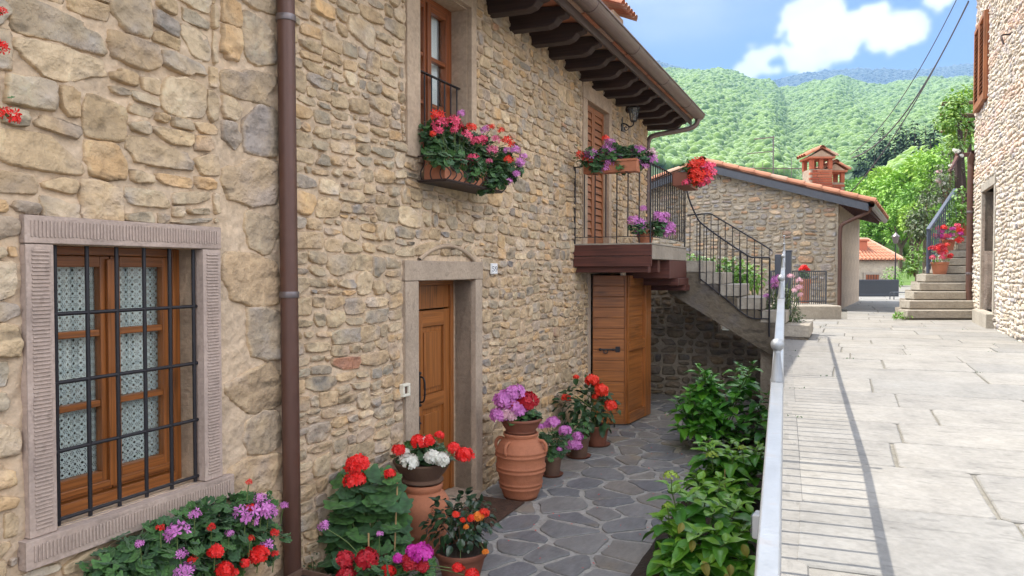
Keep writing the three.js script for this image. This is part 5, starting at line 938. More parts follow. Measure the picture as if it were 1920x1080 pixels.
function umbel(R, n, fr, o = {}) {
  const list = []; for (let i = 0; i < n; i++) {
    const y = 1 - (i + 0.5) / n * (o.cut ?? 1.45), rad = Math.sqrt(Math.max(0, 1 - y * y)), a = i * 2.39996 + rr(-0.3, 0.3), d = V(Math.cos(a) * rad, y, Math.sin(a) * rad), k = R * rr(o.in ?? 0.82, 1.05), up = d.clone().add(V(rr(-0.35, 0.35), rr(-0.2, 0.35), rr(-0.35, 0.35))).normalize(), side = V(0, 1, 0.3).cross(up);
    list.push(baked(floret(fr * rr(0.85, 1.12), 5, o.narrow ?? 1.15, rr(0.0, 0.45)), d.multiplyScalar(k).setY(d.y * 0.8), side.lengthSq() < 0.01 ? V(1, 0, 0) : side, up, 1));
  } return join(list);
}
const leafSun = leafMat(L(0.28, 0.44, 0.03), { transmission: 0.5, map: null });
RND = mulberry(2020);
const G = {
  round: [0, 1, 2, 3].map((i) => roundLeaf(1, i * 2.1)),
  hyd: [0, 1, 2, 3].map((i) => gridLeaf(1, 0.57, { n: 9, fold: 0.28 + i * 0.07, curl: 0.12 + i * 0.10, seed: i * 2, tip: 0.85, bias: 0.72 })),
  narrow: [0, 1, 2].map((i) => gridLeaf(1, 0.42, { n: 6, fold: 0.2 + i * 0.1, curl: 0.2 + i * 0.15, seed: i * 2, tip: 1.0, bias: 0.8 })),
  oval: [0, 1, 2].map((i) => gridLeaf(1, 0.62, { n: 6, fold: 0.2, curl: 0.15 + i * 0.15, seed: i, tip: 0.8, bias: 0.8 })),
  small: [0, 1].map((i) => gridLeaf(1, 0.5, { n: 3, fold: 0.2, curl: 0.2, seed: i })),
  ball: [0, 1, 2].map(() => umbel(1, 42, 0.42, { cut: 1.5 })),
  loose: [0, 1, 2].map(() => umbel(1, 15, 0.52, { cut: 1.2, in: 0.55, narrow: 0.72 })),
  bud: [umbel(1, 60, 0.16, { cut: 0.9, narrow: 1.6 })],
};
// leaves through a rounded volume: pieces of their own, or joined when too small to pick apart
function crown(parent, c, r, n, size, geos, mats, o = {}) {
  const bake = mats.map(() => []);
  for (let i = 0; i < n; i++) {
    const a = rr(0, 6.283), y = rr(o.low ?? -0.75, 1), q = Math.sqrt(1 - y * y), rad = Math.pow(rr(o.core ?? 0.12, 1), 0.45), d = V(Math.cos(a) * q, y, Math.sin(a) * q);
    const p = V(c.x + d.x * r[0] * rad, c.y + d.y * r[1] * rad, c.z + d.z * r[2] * rad), lump = fbm(p.x * 6, p.y * 6, p.z * 6, 2); if (lump < (o.gap ?? -0.28)) { continue; }
    const dir = d.clone().multiplyScalar(0.8).add(V(rr(-0.7, 0.7), rr(-0.75, 0.25) - (o.droop ?? 0.1), rr(-0.7, 0.7))), nrm = d.clone().multiplyScalar(0.7).add(V(rr(-0.4, 0.4), 0.9, rr(-0.4, 0.4))), s = size * rr(0.6, 1.15), g = pick(geos), k = Math.floor(RND() * mats.length);
    if (o.stuff) bake[k].push(baked(g, p, dir, nrm, s)); else setLeaf(part('leaf', g, mats[k], parent), p, dir, nrm, s);
  }
  if (o.stuff) bake.forEach((l, k) => { if (l.length) part('foliage', l, mats[k], parent).userData.kind = 'stuff'; });
}
function head(parent, p, R, mat, kind = 'ball', from = null) {
  const m = part('flower_head', pick(G[kind]), mat, parent); m.position.copy(p); m.scale.setScalar(R); m.rotation.set(rr(-0.35, 0.35), rr(0, 6.28), rr(-0.35, 0.35));
  if (from) { const q = p.clone().lerp(from, 0.45); q.y += 0.1 * p.distanceTo(from); part('flower_stem', tube([from, q, p.clone().add(V(0, -R * 0.3, 0))], 0.0028, 5, 8), M.stem, parent); }
}
const at = (base, px, py, D) => atD(px, py, D).sub(base);
function pot(parent, r, h, mat, o = {}) {                     // round flower pot with rim at the origin
  const b = r * (o.taper ?? 0.68);
  part('pot', boxUV(lathe([[0, 0], [b, 0], [b + 0.004, 0.006], [r * 0.93, h * 0.80], [r * 0.94, h * 0.81], [r, h * 0.82], [r * 1.015, h * 0.97], [r * 0.99, h], [r * 0.93, h], [r * 0.9, h * 0.9], [0, h * 0.9]], 28)), mat, parent);
  part('soil', plainGeo(new THREE.CircleGeometry(r * 0.91, 20).rotateX(-Math.PI / 2).translate(0, h * 0.905, 0)), M.soil, parent);
  if (o.saucer) part('saucer', lathe([[0, 0.002], [r * 0.95, 0.002], [r * 1.1, 0.022], [r * 1.12, 0.022], [r * 0.98, -0.001], [0, -0.001]], 28), M.clayDark, parent);
}
function trough(parent, l, w, h, mat, y = 0) {               // long box, open at the top, along x
  const t = 0.012; part('planter_box', [bxr(-l / 2, l / 2, y, y + h, w / 2 - t, w / 2, 0.006), bxr(-l / 2, l / 2, y, y + h, -w / 2, -w / 2 + t, 0.006), bxr(-l / 2, -l / 2 + t, y, y + h, -w / 2 + t, w / 2 - t, 0.003), bxr(l / 2 - t, l / 2, y, y + h, -w / 2 + t, w / 2 - t, 0.003), bxr(-l / 2 + t, l / 2 - t, y, y + 0.02, -w / 2 + t, w / 2 - t, 0), bxr(-l / 2 - 0.01, l / 2 + 0.01, y + h - 0.025, y + h + 0.002, w / 2 - 0.002, w / 2 + 0.01, 0.004), bxr(-l / 2 - 0.01, l / 2 + 0.01, y + h - 0.025, y + h + 0.002, -w / 2 - 0.01, -w / 2 + 0.002, 0.004)].map((g) => boxUV(g)), mat, parent);
  part('soil', boxUV(bxr(-l / 2 + t, l / 2 - t, y + h - 0.05, y + h - 0.03, -w / 2 + t, w / 2 - t, 0)), M.soil, parent);
}

// ---------------------------------------------------------------- tall oil jars with bowls on them
function jar(name, label, base, prof, R) { const j = thing(name, label, 'jar', base.toArray()); part('body', boxUV(lathe(prof, 48), 'y', 1.5), M.clay, j); return j; }
{
  RND = mulberry(2121);
  const b2 = V(0.08, 0.01, -6.75), r2 = 0.228, k = (y, r) => [r * r2, y];
  const P2 = [[0, 0], k(0.002, 0.66), k(0.03, 0.70), k(0.09, 0.80), k(0.098, 0.85), k(0.112, 0.855), k(0.122, 0.815), k(0.134, 0.875), k(0.150, 0.885), k(0.162, 0.845), k(0.24, 0.93), k(0.248, 0.985), k(0.264, 0.99), k(0.275, 0.94), k(0.286, 1.0), k(0.302, 1.005), k(0.313, 0.955), k(0.38, 0.97), k(0.388, 1.025), k(0.404, 1.03), k(0.415, 0.97), k(0.426, 1.025), k(0.442, 1.015), k(0.453, 0.95), k(0.50, 0.86), k(0.53, 0.74), k(0.548, 0.64), k(0.556, 0.66), k(0.575, 0.70), k(0.59, 0.70), k(0.592, 0.62), k(0.55, 0.56), [0, 0.55]];
  const j2 = jar('terracotta_jar', 'ribbed terracotta jar with small handles standing right of door 59', b2, P2);
  for (const a of [-2.2, -0.35, 1.2, 2.8]) part('handle', plainGeo(tube([V(0.215, 0.41, 0), V(0.24, 0.445, 0), V(0.238, 0.49, 0), V(0.21, 0.525, 0), V(0.17, 0.525, 0)], 0.016, 8, 16).rotateY(a)), M.clay, j2);
  const w2 = thing('bowl_planter', 'terracotta bowl of pink and crimson geraniums on the ribbed jar', 'planter', b2.clone().setY(0.602).toArray());
  part('bowl', boxUV(lathe([[0, 0], [0.125, 0], [0.135, 0.004], [0.14, 0.018], [0.132, 0.024], [0.155, 0.05], [0.178, 0.10], [0.184, 0.108], [0.194, 0.11], [0.196, 0.128], [0.188, 0.134], [0.176, 0.134], [0.17, 0.11], [0, 0.108]], 40), 'y', 1.5), M.clayDark, w2);
  part('soil', plainGeo(new THREE.CircleGeometry(0.172, 24).rotateX(-Math.PI / 2).translate(0, 0.112, 0)), M.soil, w2);
  const B = w2.position; crown(w2, V(0, 0.155, 0), [0.19, 0.12, 0.19], 85, 0.045, G.round, LF.ger, { low: -0.3 });
  const o = V(0, 0.12, 0); for (const [x, y, r, m] of [[947, 750, 24, PT.mauve], [966, 738, 22, PT.mauve], [937, 778, 20, PT.mauve], [952, 776, 21, PT.pale], [970, 766, 22, PT.mauve], [990, 752, 22, PT.crimson], [980, 757, 15, PT.crimson], [961, 757, 15, PT.crimson]]) head(w2, at(B, x, y, 6.62), r / F * 6.62 * 0.8, m, 'ball', o);

  const b1 = V(-0.655, 0.01, -5.42), r1 = 0.203, q = (y, r) => [r * r1, y];
  const P1 = [[0, 0], q(0.002, 0.62), q(0.03, 0.68), q(0.16, 0.90), q(0.17, 0.925), q(0.185, 0.925), q(0.195, 0.91), q(0.26, 0.985), q(0.33, 1.0), q(0.39, 0.95), q(0.435, 0.82), q(0.455, 0.70), q(0.46, 0.66), q(0.468, 0.70), q(0.49, 0.735), q(0.51, 0.72), q(0.52, 0.66), q(0.48, 0.6), [0, 0.47]];
  const j1 = jar('terracotta_jar', 'smooth terracotta jar with a lug and relief left of door 59', b1, P1);
  part('handle', plainGeo(tube([V(0.19, 0.40, 0), V(0.225, 0.37, 0), V(0.226, 0.33, 0), V(0.205, 0.29, 0)], 0.016, 8, 14).rotateY(-2.2)), M.clay, j1);
  const rel = []; for (let i = 0; i < 22; i++) { const a = -1.0 + rr(-0.16, 0.16), y = 0.37 + rr(-0.045, 0.045); rel.push(ball(0.009, Math.cos(a) * r1 * 0.98, y, -Math.sin(a) * r1 * 0.98, 6, 5)); } part('relief', rel, M.clay, j1);
  const w1 = thing('bowl_planter', 'weathered brown bowl of red and white geraniums on the smooth jar', 'planter', b1.clone().setY(0.532).toArray());
  part('bowl', boxUV(lathe([[0, 0], [0.135, 0], [0.152, 0.006], [0.155, 0.02], [0.135, 0.026], [0.13, 0.034], [0.165, 0.07], [0.20, 0.125], [0.212, 0.148], [0.215, 0.156], [0.205, 0.16], [0.195, 0.15], [0, 0.125]], 40), 'y', 1.5), M.clayBrown, w1);
  part('soil', plainGeo(new THREE.CircleGeometry(0.19, 24).rotateX(-Math.PI / 2).translate(0, 0.14, 0)), M.soil, w1);
  crown(w1, V(0, 0.17, 0), [0.22, 0.15, 0.2], 110, 0.045, G.round, LF.ger, { low: -0.25 });
  for (const [x, y, r, m] of [[748, 844, 12, PT.red], [785, 829, 14, PT.red], [803, 828, 12, PT.red], [824, 816, 8, PT.red], [850, 840, 11, PT.red], [871, 853, 15, PT.red], [767, 865, 16, PT.white], [796, 827, 9, PT.white], [810, 857, 13, PT.white], [829, 860, 13, PT.white], [762, 846, 6, PT.white]]) head(w1, at(w1.position, x, y, 5.22), r / F * 5.32, m, 'ball', V(0, 0.14, 0));
}

// ---------------------------------------------------------------- pots beyond the ribbed jar
{
  RND = mulberry(2222);
  const a = thing('potted_geranium', 'small pink geranium in a brown pot and saucer beside the ribbed jar', 'potted plant', [0.40, 0.012, -7.46]);
  pot(a, 0.105, 0.20, M.clayBrown, { saucer: true }); crown(a, V(0.02, 0.30, 0), [0.19, 0.17, 0.18], 130, 0.034, G.round, LF.ger, {});
  for (const [x, y, r] of [[1036, 792, 12], [1025, 797, 7], [1014, 800, 6], [1049, 842, 5], [1060, 808, 11]]) head(a, at(a.position, x, y, 7.35), r / F * 7.35, PT.mauve, 'ball', V(0, 0.2, 0));
  const b = thing('potted_geranium', 'pink geranium in a terracotta pot between the small pot and the big bush', 'potted plant', [0.735, 0.012, -8.2]);
  pot(b, 0.125, 0.23, M.clayBrown, { saucer: true }); crown(b, V(0, 0.29, 0), [0.15, 0.12, 0.15], 60, 0.035, G.round, LF.ger, {});
  for (const [x, y, r] of [[1083, 819, 10], [1077, 834, 12], [1070, 836, 8]]) head(b, at(b.position, x, y, 8.0), r / F * 8.0, PT.mauve, 'ball', V(0, 0.23, 0));
  const c = thing('potted_shrub', 'large leafy pot plant with red flowers before the open cellar door', 'potted plant', [1.0, 0.012, -8.75]);
  pot(c, 0.145, 0.24, M.clayDark, { saucer: true }); crown(c, V(-0.12, 0.45, 0.05), [0.38, 0.33, 0.30], 230, 0.105, G.oval, LF.pot, { low: -0.8 });
  for (let i = 0; i < 7; i++) part('stem', tube([V(rr(-0.05, 0.05), 0.2, rr(-0.05, 0.05)), V(rr(-0.2, 0.1), 0.4, rr(-0.1, 0.1)), V(rr(-0.4, 0.15), 0.6, rr(-0.15, 0.15))], 0.006, 5), M.stem, c);
  for (const [x, y, r] of [[1110, 714, 12], [1127, 731, 12], [1145, 760, 11], [1061, 746, 8], [1080, 707, 5], [1116, 744, 6]]) head(c, at(c.position, x, y, 8.55), r / F * 8.55, PT.scarlet, 'ball', V(-0.05, 0.5, 0));
}

// ---------------------------------------------------------------- plants along the near foot of the wall
{
  RND = mulberry(2323);
  // ivy geranium hedge under the barred window
  const a = thing('geranium_trough', 'dark trough of trailing red and pink geraniums below the barred window', 'planter', HP(-2.98, 0, 0.24).toArray(), HPHI);
  trough(a, 0.95, 0.2, 0.20, M.clayBrown, 0.08); part('foot', [bxr(-0.42, -0.34, 0, 0.078, -0.1, 0.1, 0.005), bxr(0.34, 0.42, 0, 0.078, -0.1, 0.1, 0.005)], M.clayDark, a);
  const inv = (px, py, D) => a.worldToLocal(atD(px, py, D)); a.updateMatrixWorld();
  const wallD = (x) => 3.1147 / (HA - HB * (x - CX) / F);
  for (const [x, y, rx, ry, n] of [[215, 1062, 0.13, 0.10, 70], [265, 1040, 0.15, 0.13, 100], [320, 1020, 0.17, 0.15, 130], [385, 995, 0.18, 0.17, 150], [440, 985, 0.16, 0.17, 130], [400, 1055, 0.24, 0.14, 150], [320, 1070, 0.22, 0.10, 110], [490, 1010, 0.13, 0.15, 80], [475, 945, 0.11, 0.09, 40]]) crown(a, inv(x, y, wallD(x) * 0.945), [rx, ry, 0.13], n, 0.036, G.round, LF.ger, { low: -0.9, core: 0.05, gap: -0.6 });
  for (const [x, y, r, m, k] of [[365, 965, 11, PT.mauve, 'loose'], [332, 1000, 24, PT.mauve, 'loose'], [338, 1040, 12, PT.mauve, 'loose'], [462, 966, 24, PT.mauve, 'loose'], [492, 955, 24, PT.mauve, 'loose'], [505, 962, 20, PT.mauve, 'loose'], [532, 949, 10, PT.mauve, 'loose'], [488, 935, 12, PT.mauve, 'loose'], [262, 1020, 8, PT.mauve, 'loose'], [300, 990, 7, PT.red, 'loose'], [360, 1050, 9, PT.red, 'loose'], [430, 1000, 8, PT.mauve, 'loose'], [500, 1025, 14, PT.mauve, 'loose'], [345, 1075, 20, PT.mauve, 'loose'], [403, 1034, 14, PT.red, 'ball'], [486, 1040, 18, PT.red, 'ball'], [421, 1068, 16, PT.red, 'ball'], [459, 1056, 9, PT.red, 'ball'], [516, 1040, 9, PT.red, 'loose'], [397, 988, 8, PT.red, 'loose'], [470, 952, 9, PT.red, 'loose'], [515, 1000, 10, PT.red, 'loose'], [467, 904, 7, PT.red, 'loose'], [470, 1010, 8, PT.red, 'loose'], [440, 1074, 8, PT.red, 'ball']]) { const p = inv(x, y, wallD(x) * 0.905); head(a, p, r / F * 3.95 * (k === 'loose' ? 0.85 : 0.9), m, k, V(p.x * 0.97, p.y - 0.10, p.z * 0.6)); }
  // tall zonal geranium with canes
  const t = thing('tall_geranium', 'tall red geranium with big round leaves tied to canes by the smooth jar', 'potted plant', [-0.96, 0.012, -4.86]);
  pot(t, 0.17, 0.26, M.clayBrown, {});
  const leaf = (px, py, D, s) => { const p = at(t.position, px, py, D), d = V(p.x + 0.02, rr(-0.1, 0.35), p.z + 0.45); setLeaf(part('leaf', pick(G.round), pick(LF.ger), t), p, d.clone().add(V(rr(-0.3, 0.3), -0.45, 0.2)), d.clone().add(V(rr(-0.3, 0.3), 0.55, 0.1)), s); };
  for (let i = 0; i < 150; i++) { const y = rr(885, 1075), k = (y - 890) / 185, w = lerp(48, 72, smooth(0, 0.5, k)), x = lerp(690, 682, k) + rr(-w, w), D = rr(4.68, 5.0); leaf(x, y, D, rr(0.055, 0.095)); }
  for (let i = 0; i < 5; i++) part('stem', tube([V(rr(-0.05, 0.05), 0.22, rr(-0.05, 0.05)), V(rr(-0.1, 0.1), 0.4, 0.02), V(rr(-0.1, 0.15), 0.7, 0.02)], 0.007, 6), M.stem, t);
  for (const [x, y, r] of [[669, 872, 20], [665, 900, 19], [731, 889, 11], [681, 868, 12]]) head(t, at(t.position, x, y, 4.72), r / F * 4.72 * 0.95, PT.red, 'ball', V(0.0, 0.62, 0.05));
  for (const [x0, y0, x1, y1, D] of [[745, 905, 738, 1075, 4.75], [691, 1000, 692, 1100, 4.5]]) part('cane', bar(at(t.position, x0, y0, D), at(t.position, x1, y1, D), 0.006, 6), M.cane, t);
  // low geraniums at the very front
  const f = thing('potted_geranium', 'low pot of dark red and magenta geraniums in front of the tall geranium', 'potted plant', [-0.80, 0.012, -4.42]);
  pot(f, 0.16, 0.2, M.clayBrown, {}); crown(f, V(0.02, 0.22, 0), [0.34, 0.15, 0.22], 130, 0.045, G.round, LF.ger, { low: -0.5 });
  for (const [x, y, r, m] of [[647, 1048, 15, PT.crimson], [689, 1048, 20, PT.crimson], [650, 1078, 17, PT.crimson], [726, 1072, 14, PT.red], [770, 1052, 16, PT.crimson], [792, 1060, 12, PT.crimson], [790, 1038, 20, PT.magenta], [746, 1047, 9, PT.magenta], [774, 1034, 13, PT.magenta], [858, 1064, 9, PT.red], [885, 1078, 12, PT.red], [712, 1002, 6, PT.mauve], [608, 986, 10, PT.mauve]]) head(f, at(f.position, x, y, 4.35), r / F * 4.35, m, r < 11 && m === PT.mauve ? 'loose' : 'ball', V(0.0, 0.2, 0));
  // dark leaved shrub with orange flowers
  const d = thing('potted_shrub', 'dark glossy leaved shrub with small orange flowers in a clay pot near door 59', 'potted plant', [-0.34, 0.012, -4.95]);
  pot(d, 0.175, 0.2, M.clayDark, {}); crown(d, V(0.0, 0.36, 0), [0.235, 0.21, 0.2], 290, 0.066, G.oval, LF.dark, { low: -0.7, droop: 0.15, gap: -0.45 });
  for (let i = 0; i < 8; i++) { const a = i * 0.8; part('stem', tube([V(0, 0.18, 0), V(Math.cos(a) * 0.08, 0.3, Math.sin(a) * 0.08), V(Math.cos(a) * 0.18, 0.42, Math.sin(a) * 0.16)], 0.005, 5), M.stemBrown, d); }
  for (const [x, y, r, m] of [[897, 968, 9, PT.orange], [908, 962, 9, PT.scarlet], [885, 972, 8, PT.scarlet], [868, 975, 5, PT.scarlet], [855, 965, 7, PT.scarlet], [910, 1035, 6, PT.orange], [874, 988, 5, PT.orange], [863, 1065, 8, PT.scarlet]]) head(d, at(d.position, x, y, 4.8), r / F * 4.8, m, 'ball', V(0, 0.4, 0));
  // withered plant at the foot of the drainpipe
  const w = thing('withered_plant', 'half withered yellow green plant at the foot of the brown drainpipe', 'plant', HP(-2.25, 0, 0.22).toArray());
  const wb = (px, py) => at(w.position, px, py, 4.72); crown(w, wb(565, 1062), [0.12, 0.14, 0.1], 110, 0.03, G.small, [...LF.grey, LF.pot[0]], { low: -1 });
  for (let i = 0; i < 12; i++) part('stem', tube([wb(565 + rr(-12, 12), 1110), wb(565 + rr(-25, 25), 1050), wb(562 + rr(-35, 35), 995 + rr(0, 35))], 0.0022, 5), pick([M.cane, M.stemBrown]), w);
  // red geraniums of a box above, reaching into view at the upper left
  const h = thing('hanging_geranium', 'sprays of red geranium hanging at the top left corner before the wall', 'geranium', atD(-330, 60, 2.9).toArray());
  const hb = (px, py) => at(h.position, px, py, 2.75); trough(h, 0.5, 0.2, 0.18, M.clay, -0.1); h.rotation.y = 0;
  for (const [x, y, r] of [[3, 22, 10], [2, 90, 13], [16, 216, 17], [28, 226, 9], [-8, 80, 12]]) head(h, hb(x, y), r / F * 2.75, PT.red, 'loose', V(0, 0.1, 0));
  crown(h, V(0, 0.15, 0), [0.25, 0.14, 0.12], 60, 0.04, G.round, LF.ger, {}); setLeaf(part('leaf', G.round[0], LF.ger[1], h), hb(21, 182), V(1, -0.4, 0.5), V(0.2, 1, 0.6), 0.012);
}

// ---------------------------------------------------------------- hydrangeas in the bed
function shoot(parent, root, tip, size, mats, young, o = {}) {
  const mid = root.clone().lerp(tip, 0.6); mid.y += 0.04; part('stem', tube([root, mid, tip], 0.005, 5, 8), M.stem, parent);
  const up = tip.clone().sub(mid).normalize().add(V(0, 0.6, 0)).normalize(); let a = rr(0, 6.28);
  const lv = o.levels ?? 4;
  for (let q = 0; q < lv; q++) { const k = q / (lv - 1 || 1), p = tip.clone().lerp(mid, k * 0.75), s = size * lerp(0.5, 1.08, Math.min(1, k * 1.4)) * rr(0.85, 1.15);
    for (const e of [0, Math.PI]) { const th = a + e + rr(-0.25, 0.25), out = V(Math.cos(th), lerp(0.85, -0.12, Math.min(1, k * 1.3)) + rr(-0.2, 0.15), Math.sin(th)), n = V(-out.x * 0.35, 1, -out.z * 0.35); setLeaf(part('leaf', pick(G.hyd), q <= 1 && young ? pick(young) : pick(mats), parent), p.clone().addScaledVector(out, 0.012), out, n, s); } a += Math.PI / 2 + rr(-0.2, 0.2); }
  return up;
}
{
  RND = mulberry(2424);
  const bush = (label, base, list, size, mats, young) => { const b = thing('hydrangea', label, 'hydrangea', base.toArray()); for (const [x, y, D, s] of list) { const tip = at(b.position, x, y, D), root = V(tip.x * 0.35 + rr(-0.04, 0.04), 0, tip.z * 0.35 + rr(-0.04, 0.04)); shoot(b, root, tip, size * (s ?? 1), mats, young); } return b; };
  // far dark bush
  const l1 = []; for (let i = 0; i < 60; i++) { const a = i / 60, w = lerp(55, 95, smooth(0, 0.45, a)); l1.push([1362 + rr(-w, w * 0.95), lerp(684, 825, a), 8.9 + rr(-0.45, 0.35) - a * 0.3]); }
  bush('large dark green hydrangea bush at the far end of the bed', V(2.35, 0.05, -8.9), l1, 0.195, [...LF.hydDark, LF.hyd[1], LF.hyd[0]], LF.hyd);
  const l2 = []; for (let i = 0; i < 36; i++) { const a = i / 36; l2.push([1372 + rr(-78, 62), lerp(828, 940, a), 6.6 + rr(-0.3, 0.3) - a * 0.3]); }
  const b2 = bush('middle hydrangea with fresh green leaves and one flower bud', V(1.85, 0.05, -6.45), l2, 0.18, LF.hyd, LF.hydYoung);
  const l3 = [[1258, 915, 5.2], [1262, 962, 5.1], [1290, 930, 5.25], [1312, 905, 5.5], [1340, 955, 5.0], [1385, 950, 5.0], [1350, 900, 5.6], [1395, 995, 4.9], [1265, 1005, 4.95], [1310, 1000, 4.8], [1360, 1020, 4.7], [1290, 1050, 4.8], [1395, 1050, 4.7], [1250, 1040, 4.9], [1330, 1060, 4.65], [1370, 930, 5.3], [1240, 975, 5.1], [1410, 965, 5.2], [1325, 930, 5.2], [1275, 1030, 4.85], [1345, 1000, 4.85], [1405, 1075, 4.6], [1300, 1075, 4.65], [1260, 1070, 4.75], [1385, 1000, 4.95]];
  const b3 = bush('nearest hydrangea with pale green buds and yellowed lower leaves', V(1.22, 0.05, -5.0), l3, 0.19, LF.hyd, LF.hydYoung);
  const bud = (b, px, py, D, r) => { const m = part('flower_bud', G.bud[0], PT.lime, b); m.position.copy(at(b.position, px, py, D)); m.scale.setScalar(r / F * D); part('flower_stem', bar(m.position.clone().add(V(0.01, -0.12, 0)), m.position, 0.004, 5), M.stem, b); };
  bud(b3, 1258, 895, 5.15, 15); bud(b3, 1252, 950, 5.05, 9); bud(b2, 1335, 856, 6.2, 12); bud(b2, 1392, 842, 6.3, 9);
  for (const [x, y, D, s] of [[1318, 1052, 4.62, 0.10], [1370, 1058, 4.6, 0.085], [1280, 980, 4.9, 0.08], [1298, 1012, 4.75, 0.08], [1392, 1020, 4.7, 0.09], [1360, 1075, 4.55, 0.07]]) { const p = at(b3.position, x, y, D); setLeaf(part('leaf', pick(G.hyd), LF.hydOld[0], b3, 'yellowed leaf'), p, V(rr(-0.5, 0.5), -0.9, 0.4), V(0, 0.4, 1), s); }
  part('cane', bar(at(b3.position, 1359, 880, 5.6), at(b3.position, 1360, 1030, 5.6), 0.004, 5), M.cane, b3);
  // floodlight fixed to the lane wall
  const fl = thing('floodlight', 'white floodlight box fixed to the lane wall behind the hydrangeas', 'floodlight', atD(1424, 985, 4.45).toArray(), -0.5);
  part('housing', bxr(-0.035, 0.03, -0.075, 0.075, -0.06, 0.05, 0.012), M.white, fl); part('lens', bxr(-0.045, -0.036, -0.06, 0.06, -0.045, 0.035, 0.002), M.lampGlass, fl); part('arm', bxr(0.03, 0.10, -0.09, -0.07, -0.02, 0.02, 0.003), M.clamp, fl);
}

// ---------------------------------------------------------------- flower boxes
{
  RND = mulberry(2525);
  // wrought iron basket below the upper window
  const g = thing('iron_basket', 'wrought iron flower basket bracketed below the upper window', 'flower basket', HP(-0.475, 0, 0).toArray(), HPHI);
  const x0 = -0.51, x1 = 0.51, y0 = 2.775, y1 = 2.965, z0 = 0.03, z1 = 0.285;
  part('rim', [tube([V(x0, y1, z0), V(x0, y1, z1), V(x0 + 0.001, y1, z1), V(x1, y1, z1), V(x1, y1, z1 - 0.001), V(x1, y1, z0)], 0.007, 6, 60)], M.ironRust, g);
  part('base', [beam(V(x0, y0, z1), V(x1, y0, z1), 0.016, 0.010, 0), beam(V(x0, y0, z0), V(x1, y0, z0), 0.016, 0.010, 0), beam(V(x0, y0, z0), V(x0, y0, z1), 0.016, 0.01, 0), beam(V(x1, y0, z0), V(x1, y0, z1), 0.016, 0.01, 0), bxr(x0, x1, y0 - 0.014, y0 - 0.006, z0, z1, 0)], M.ironRust, g);
  const scroll = (f) => { const p = []; for (let i = 0; i <= 12; i++) { const k = i / 12; p.push(f(k)); } return tube(p, 0.0055, 5, 24); };
  for (let i = 0; i <= 11; i++) { const x = lerp(x0, x1, i / 11); part('scroll_bar', scroll((k) => V(x + 0.02 * Math.sin(k * 6.28), lerp(y0, y1, k), z1 + 0.028 * Math.sin(k * 6.28))), M.ironRust, g); }
  for (const x of [x0, x1]) for (let i = 0; i < 3; i++) { const z = lerp(z0 + 0.04, z1 - 0.04, i / 2); part('scroll_bar', scroll((k) => V(x + Math.sign(x) * 0.028 * Math.sin(k * 6.28), lerp(y0, y1, k), z)), M.ironRust, g); }
  const b = thing('flower_box', 'terracotta box of bright pink and red geraniums under the upper window', 'flower box', HP(-0.475, 0, 0.155).toArray(), HPHI);
  trough(b, 0.94, 0.19, 0.185, M.clay, 2.785); b.updateMatrixWorld();
  const inv = (px, py, D) => b.worldToLocal(atD(px, py, D));
  for (const [x, y, D, r, n] of [[905, 345, 6.45, 0.08, 60], [822, 296, 5.78, 0.08, 70], [850, 305, 5.95, 0.09, 90], [815, 262, 6.0, 0.17, 260], [850, 268, 6.2, 0.18, 260], [895, 285, 6.45, 0.18, 240], [925, 315, 6.6, 0.14, 150], [940, 300, 6.75, 0.14, 110], [880, 318, 6.2, 0.12, 130], [925, 335, 6.5, 0.11, 110], [955, 320, 6.75, 0.10, 90]]) crown(b, inv(x, y, D), [r, r * 0.95, 0.14], n, 0.034, G.round, LF.ger, { low: -1, core: 0.05, stuff: true });
  for (const [x, y, r, m] of [[820, 218, 11, PT.scarlet], [826, 232, 13, PT.hot], [822, 246, 10, PT.hot], [850, 229, 13, PT.hot], [853, 244, 9, PT.hot], [873, 256, 11, PT.hot], [884, 240, 9, PT.scarlet], [893, 265, 9, PT.hot], [905, 263, 9, PT.hot], [886, 302, 13, PT.hot], [884, 328, 10, PT.hot], [923, 284, 10, PT.pink], [930, 262, 8, PT.pink], [951, 266, 10, PT.scarlet], [953, 300, 8, PT.scarlet], [917, 303, 6, PT.pink], [910, 243, 7, PT.mauve], [864, 214, 7, PT.mauve], [921, 239, 6, PT.scarlet], [940, 245, 6, PT.scarlet], [966, 282, 9, PT.mauve], [976, 306, 9, PT.mauve], [968, 327, 7, PT.mauve], [982, 293, 6, PT.mauve], [955, 341, 6, PT.mauve], [812, 252, 6, PT.scarlet], [865, 238, 6, PT.crimson], [950, 282, 6, PT.mauve]]) { const D = 5.85 + (x - 800) * 0.0051, p = inv(x, y, D - 0.1); head(b, p, r / F * D * 1.1, m, 'loose', V(p.x * 0.8, 3.0, 0.05)); }
  // box on the balcony's side rail
  const c = thing('flower_box', 'terracotta box of mauve geraniums hung on the near side of the balcony railing', 'flower box', HP(2.66, 0, 0.51).toArray(), HPHI - Math.PI / 2);
  trough(c, 0.66, 0.16, 0.15, M.clay, 3.235); part('hanger', [beam(V(-0.2, 3.23, -0.09), V(-0.2, 3.23, 0.09), 0.015, 0.006, 0), beam(V(0.2, 3.23, -0.09), V(0.2, 3.23, 0.09), 0.015, 0.006, 0)], M.iron, c); c.updateMatrixWorld();
  const ic = (px, py, D) => c.worldToLocal(atD(px, py, D));
  for (const [x, y, r, n] of [[1110, 297, 0.16, 130], [1145, 292, 0.17, 190], [1180, 292, 0.15, 150], [1208, 295, 0.1, 50], [1120, 312, 0.1, 70], [1165, 314, 0.1, 80], [1195, 308, 0.09, 60]]) crown(c, ic(x, y, 8.98), [r, r * 0.9, 0.13], n, 0.034, G.round, LF.ger, { low: -0.8, stuff: true });
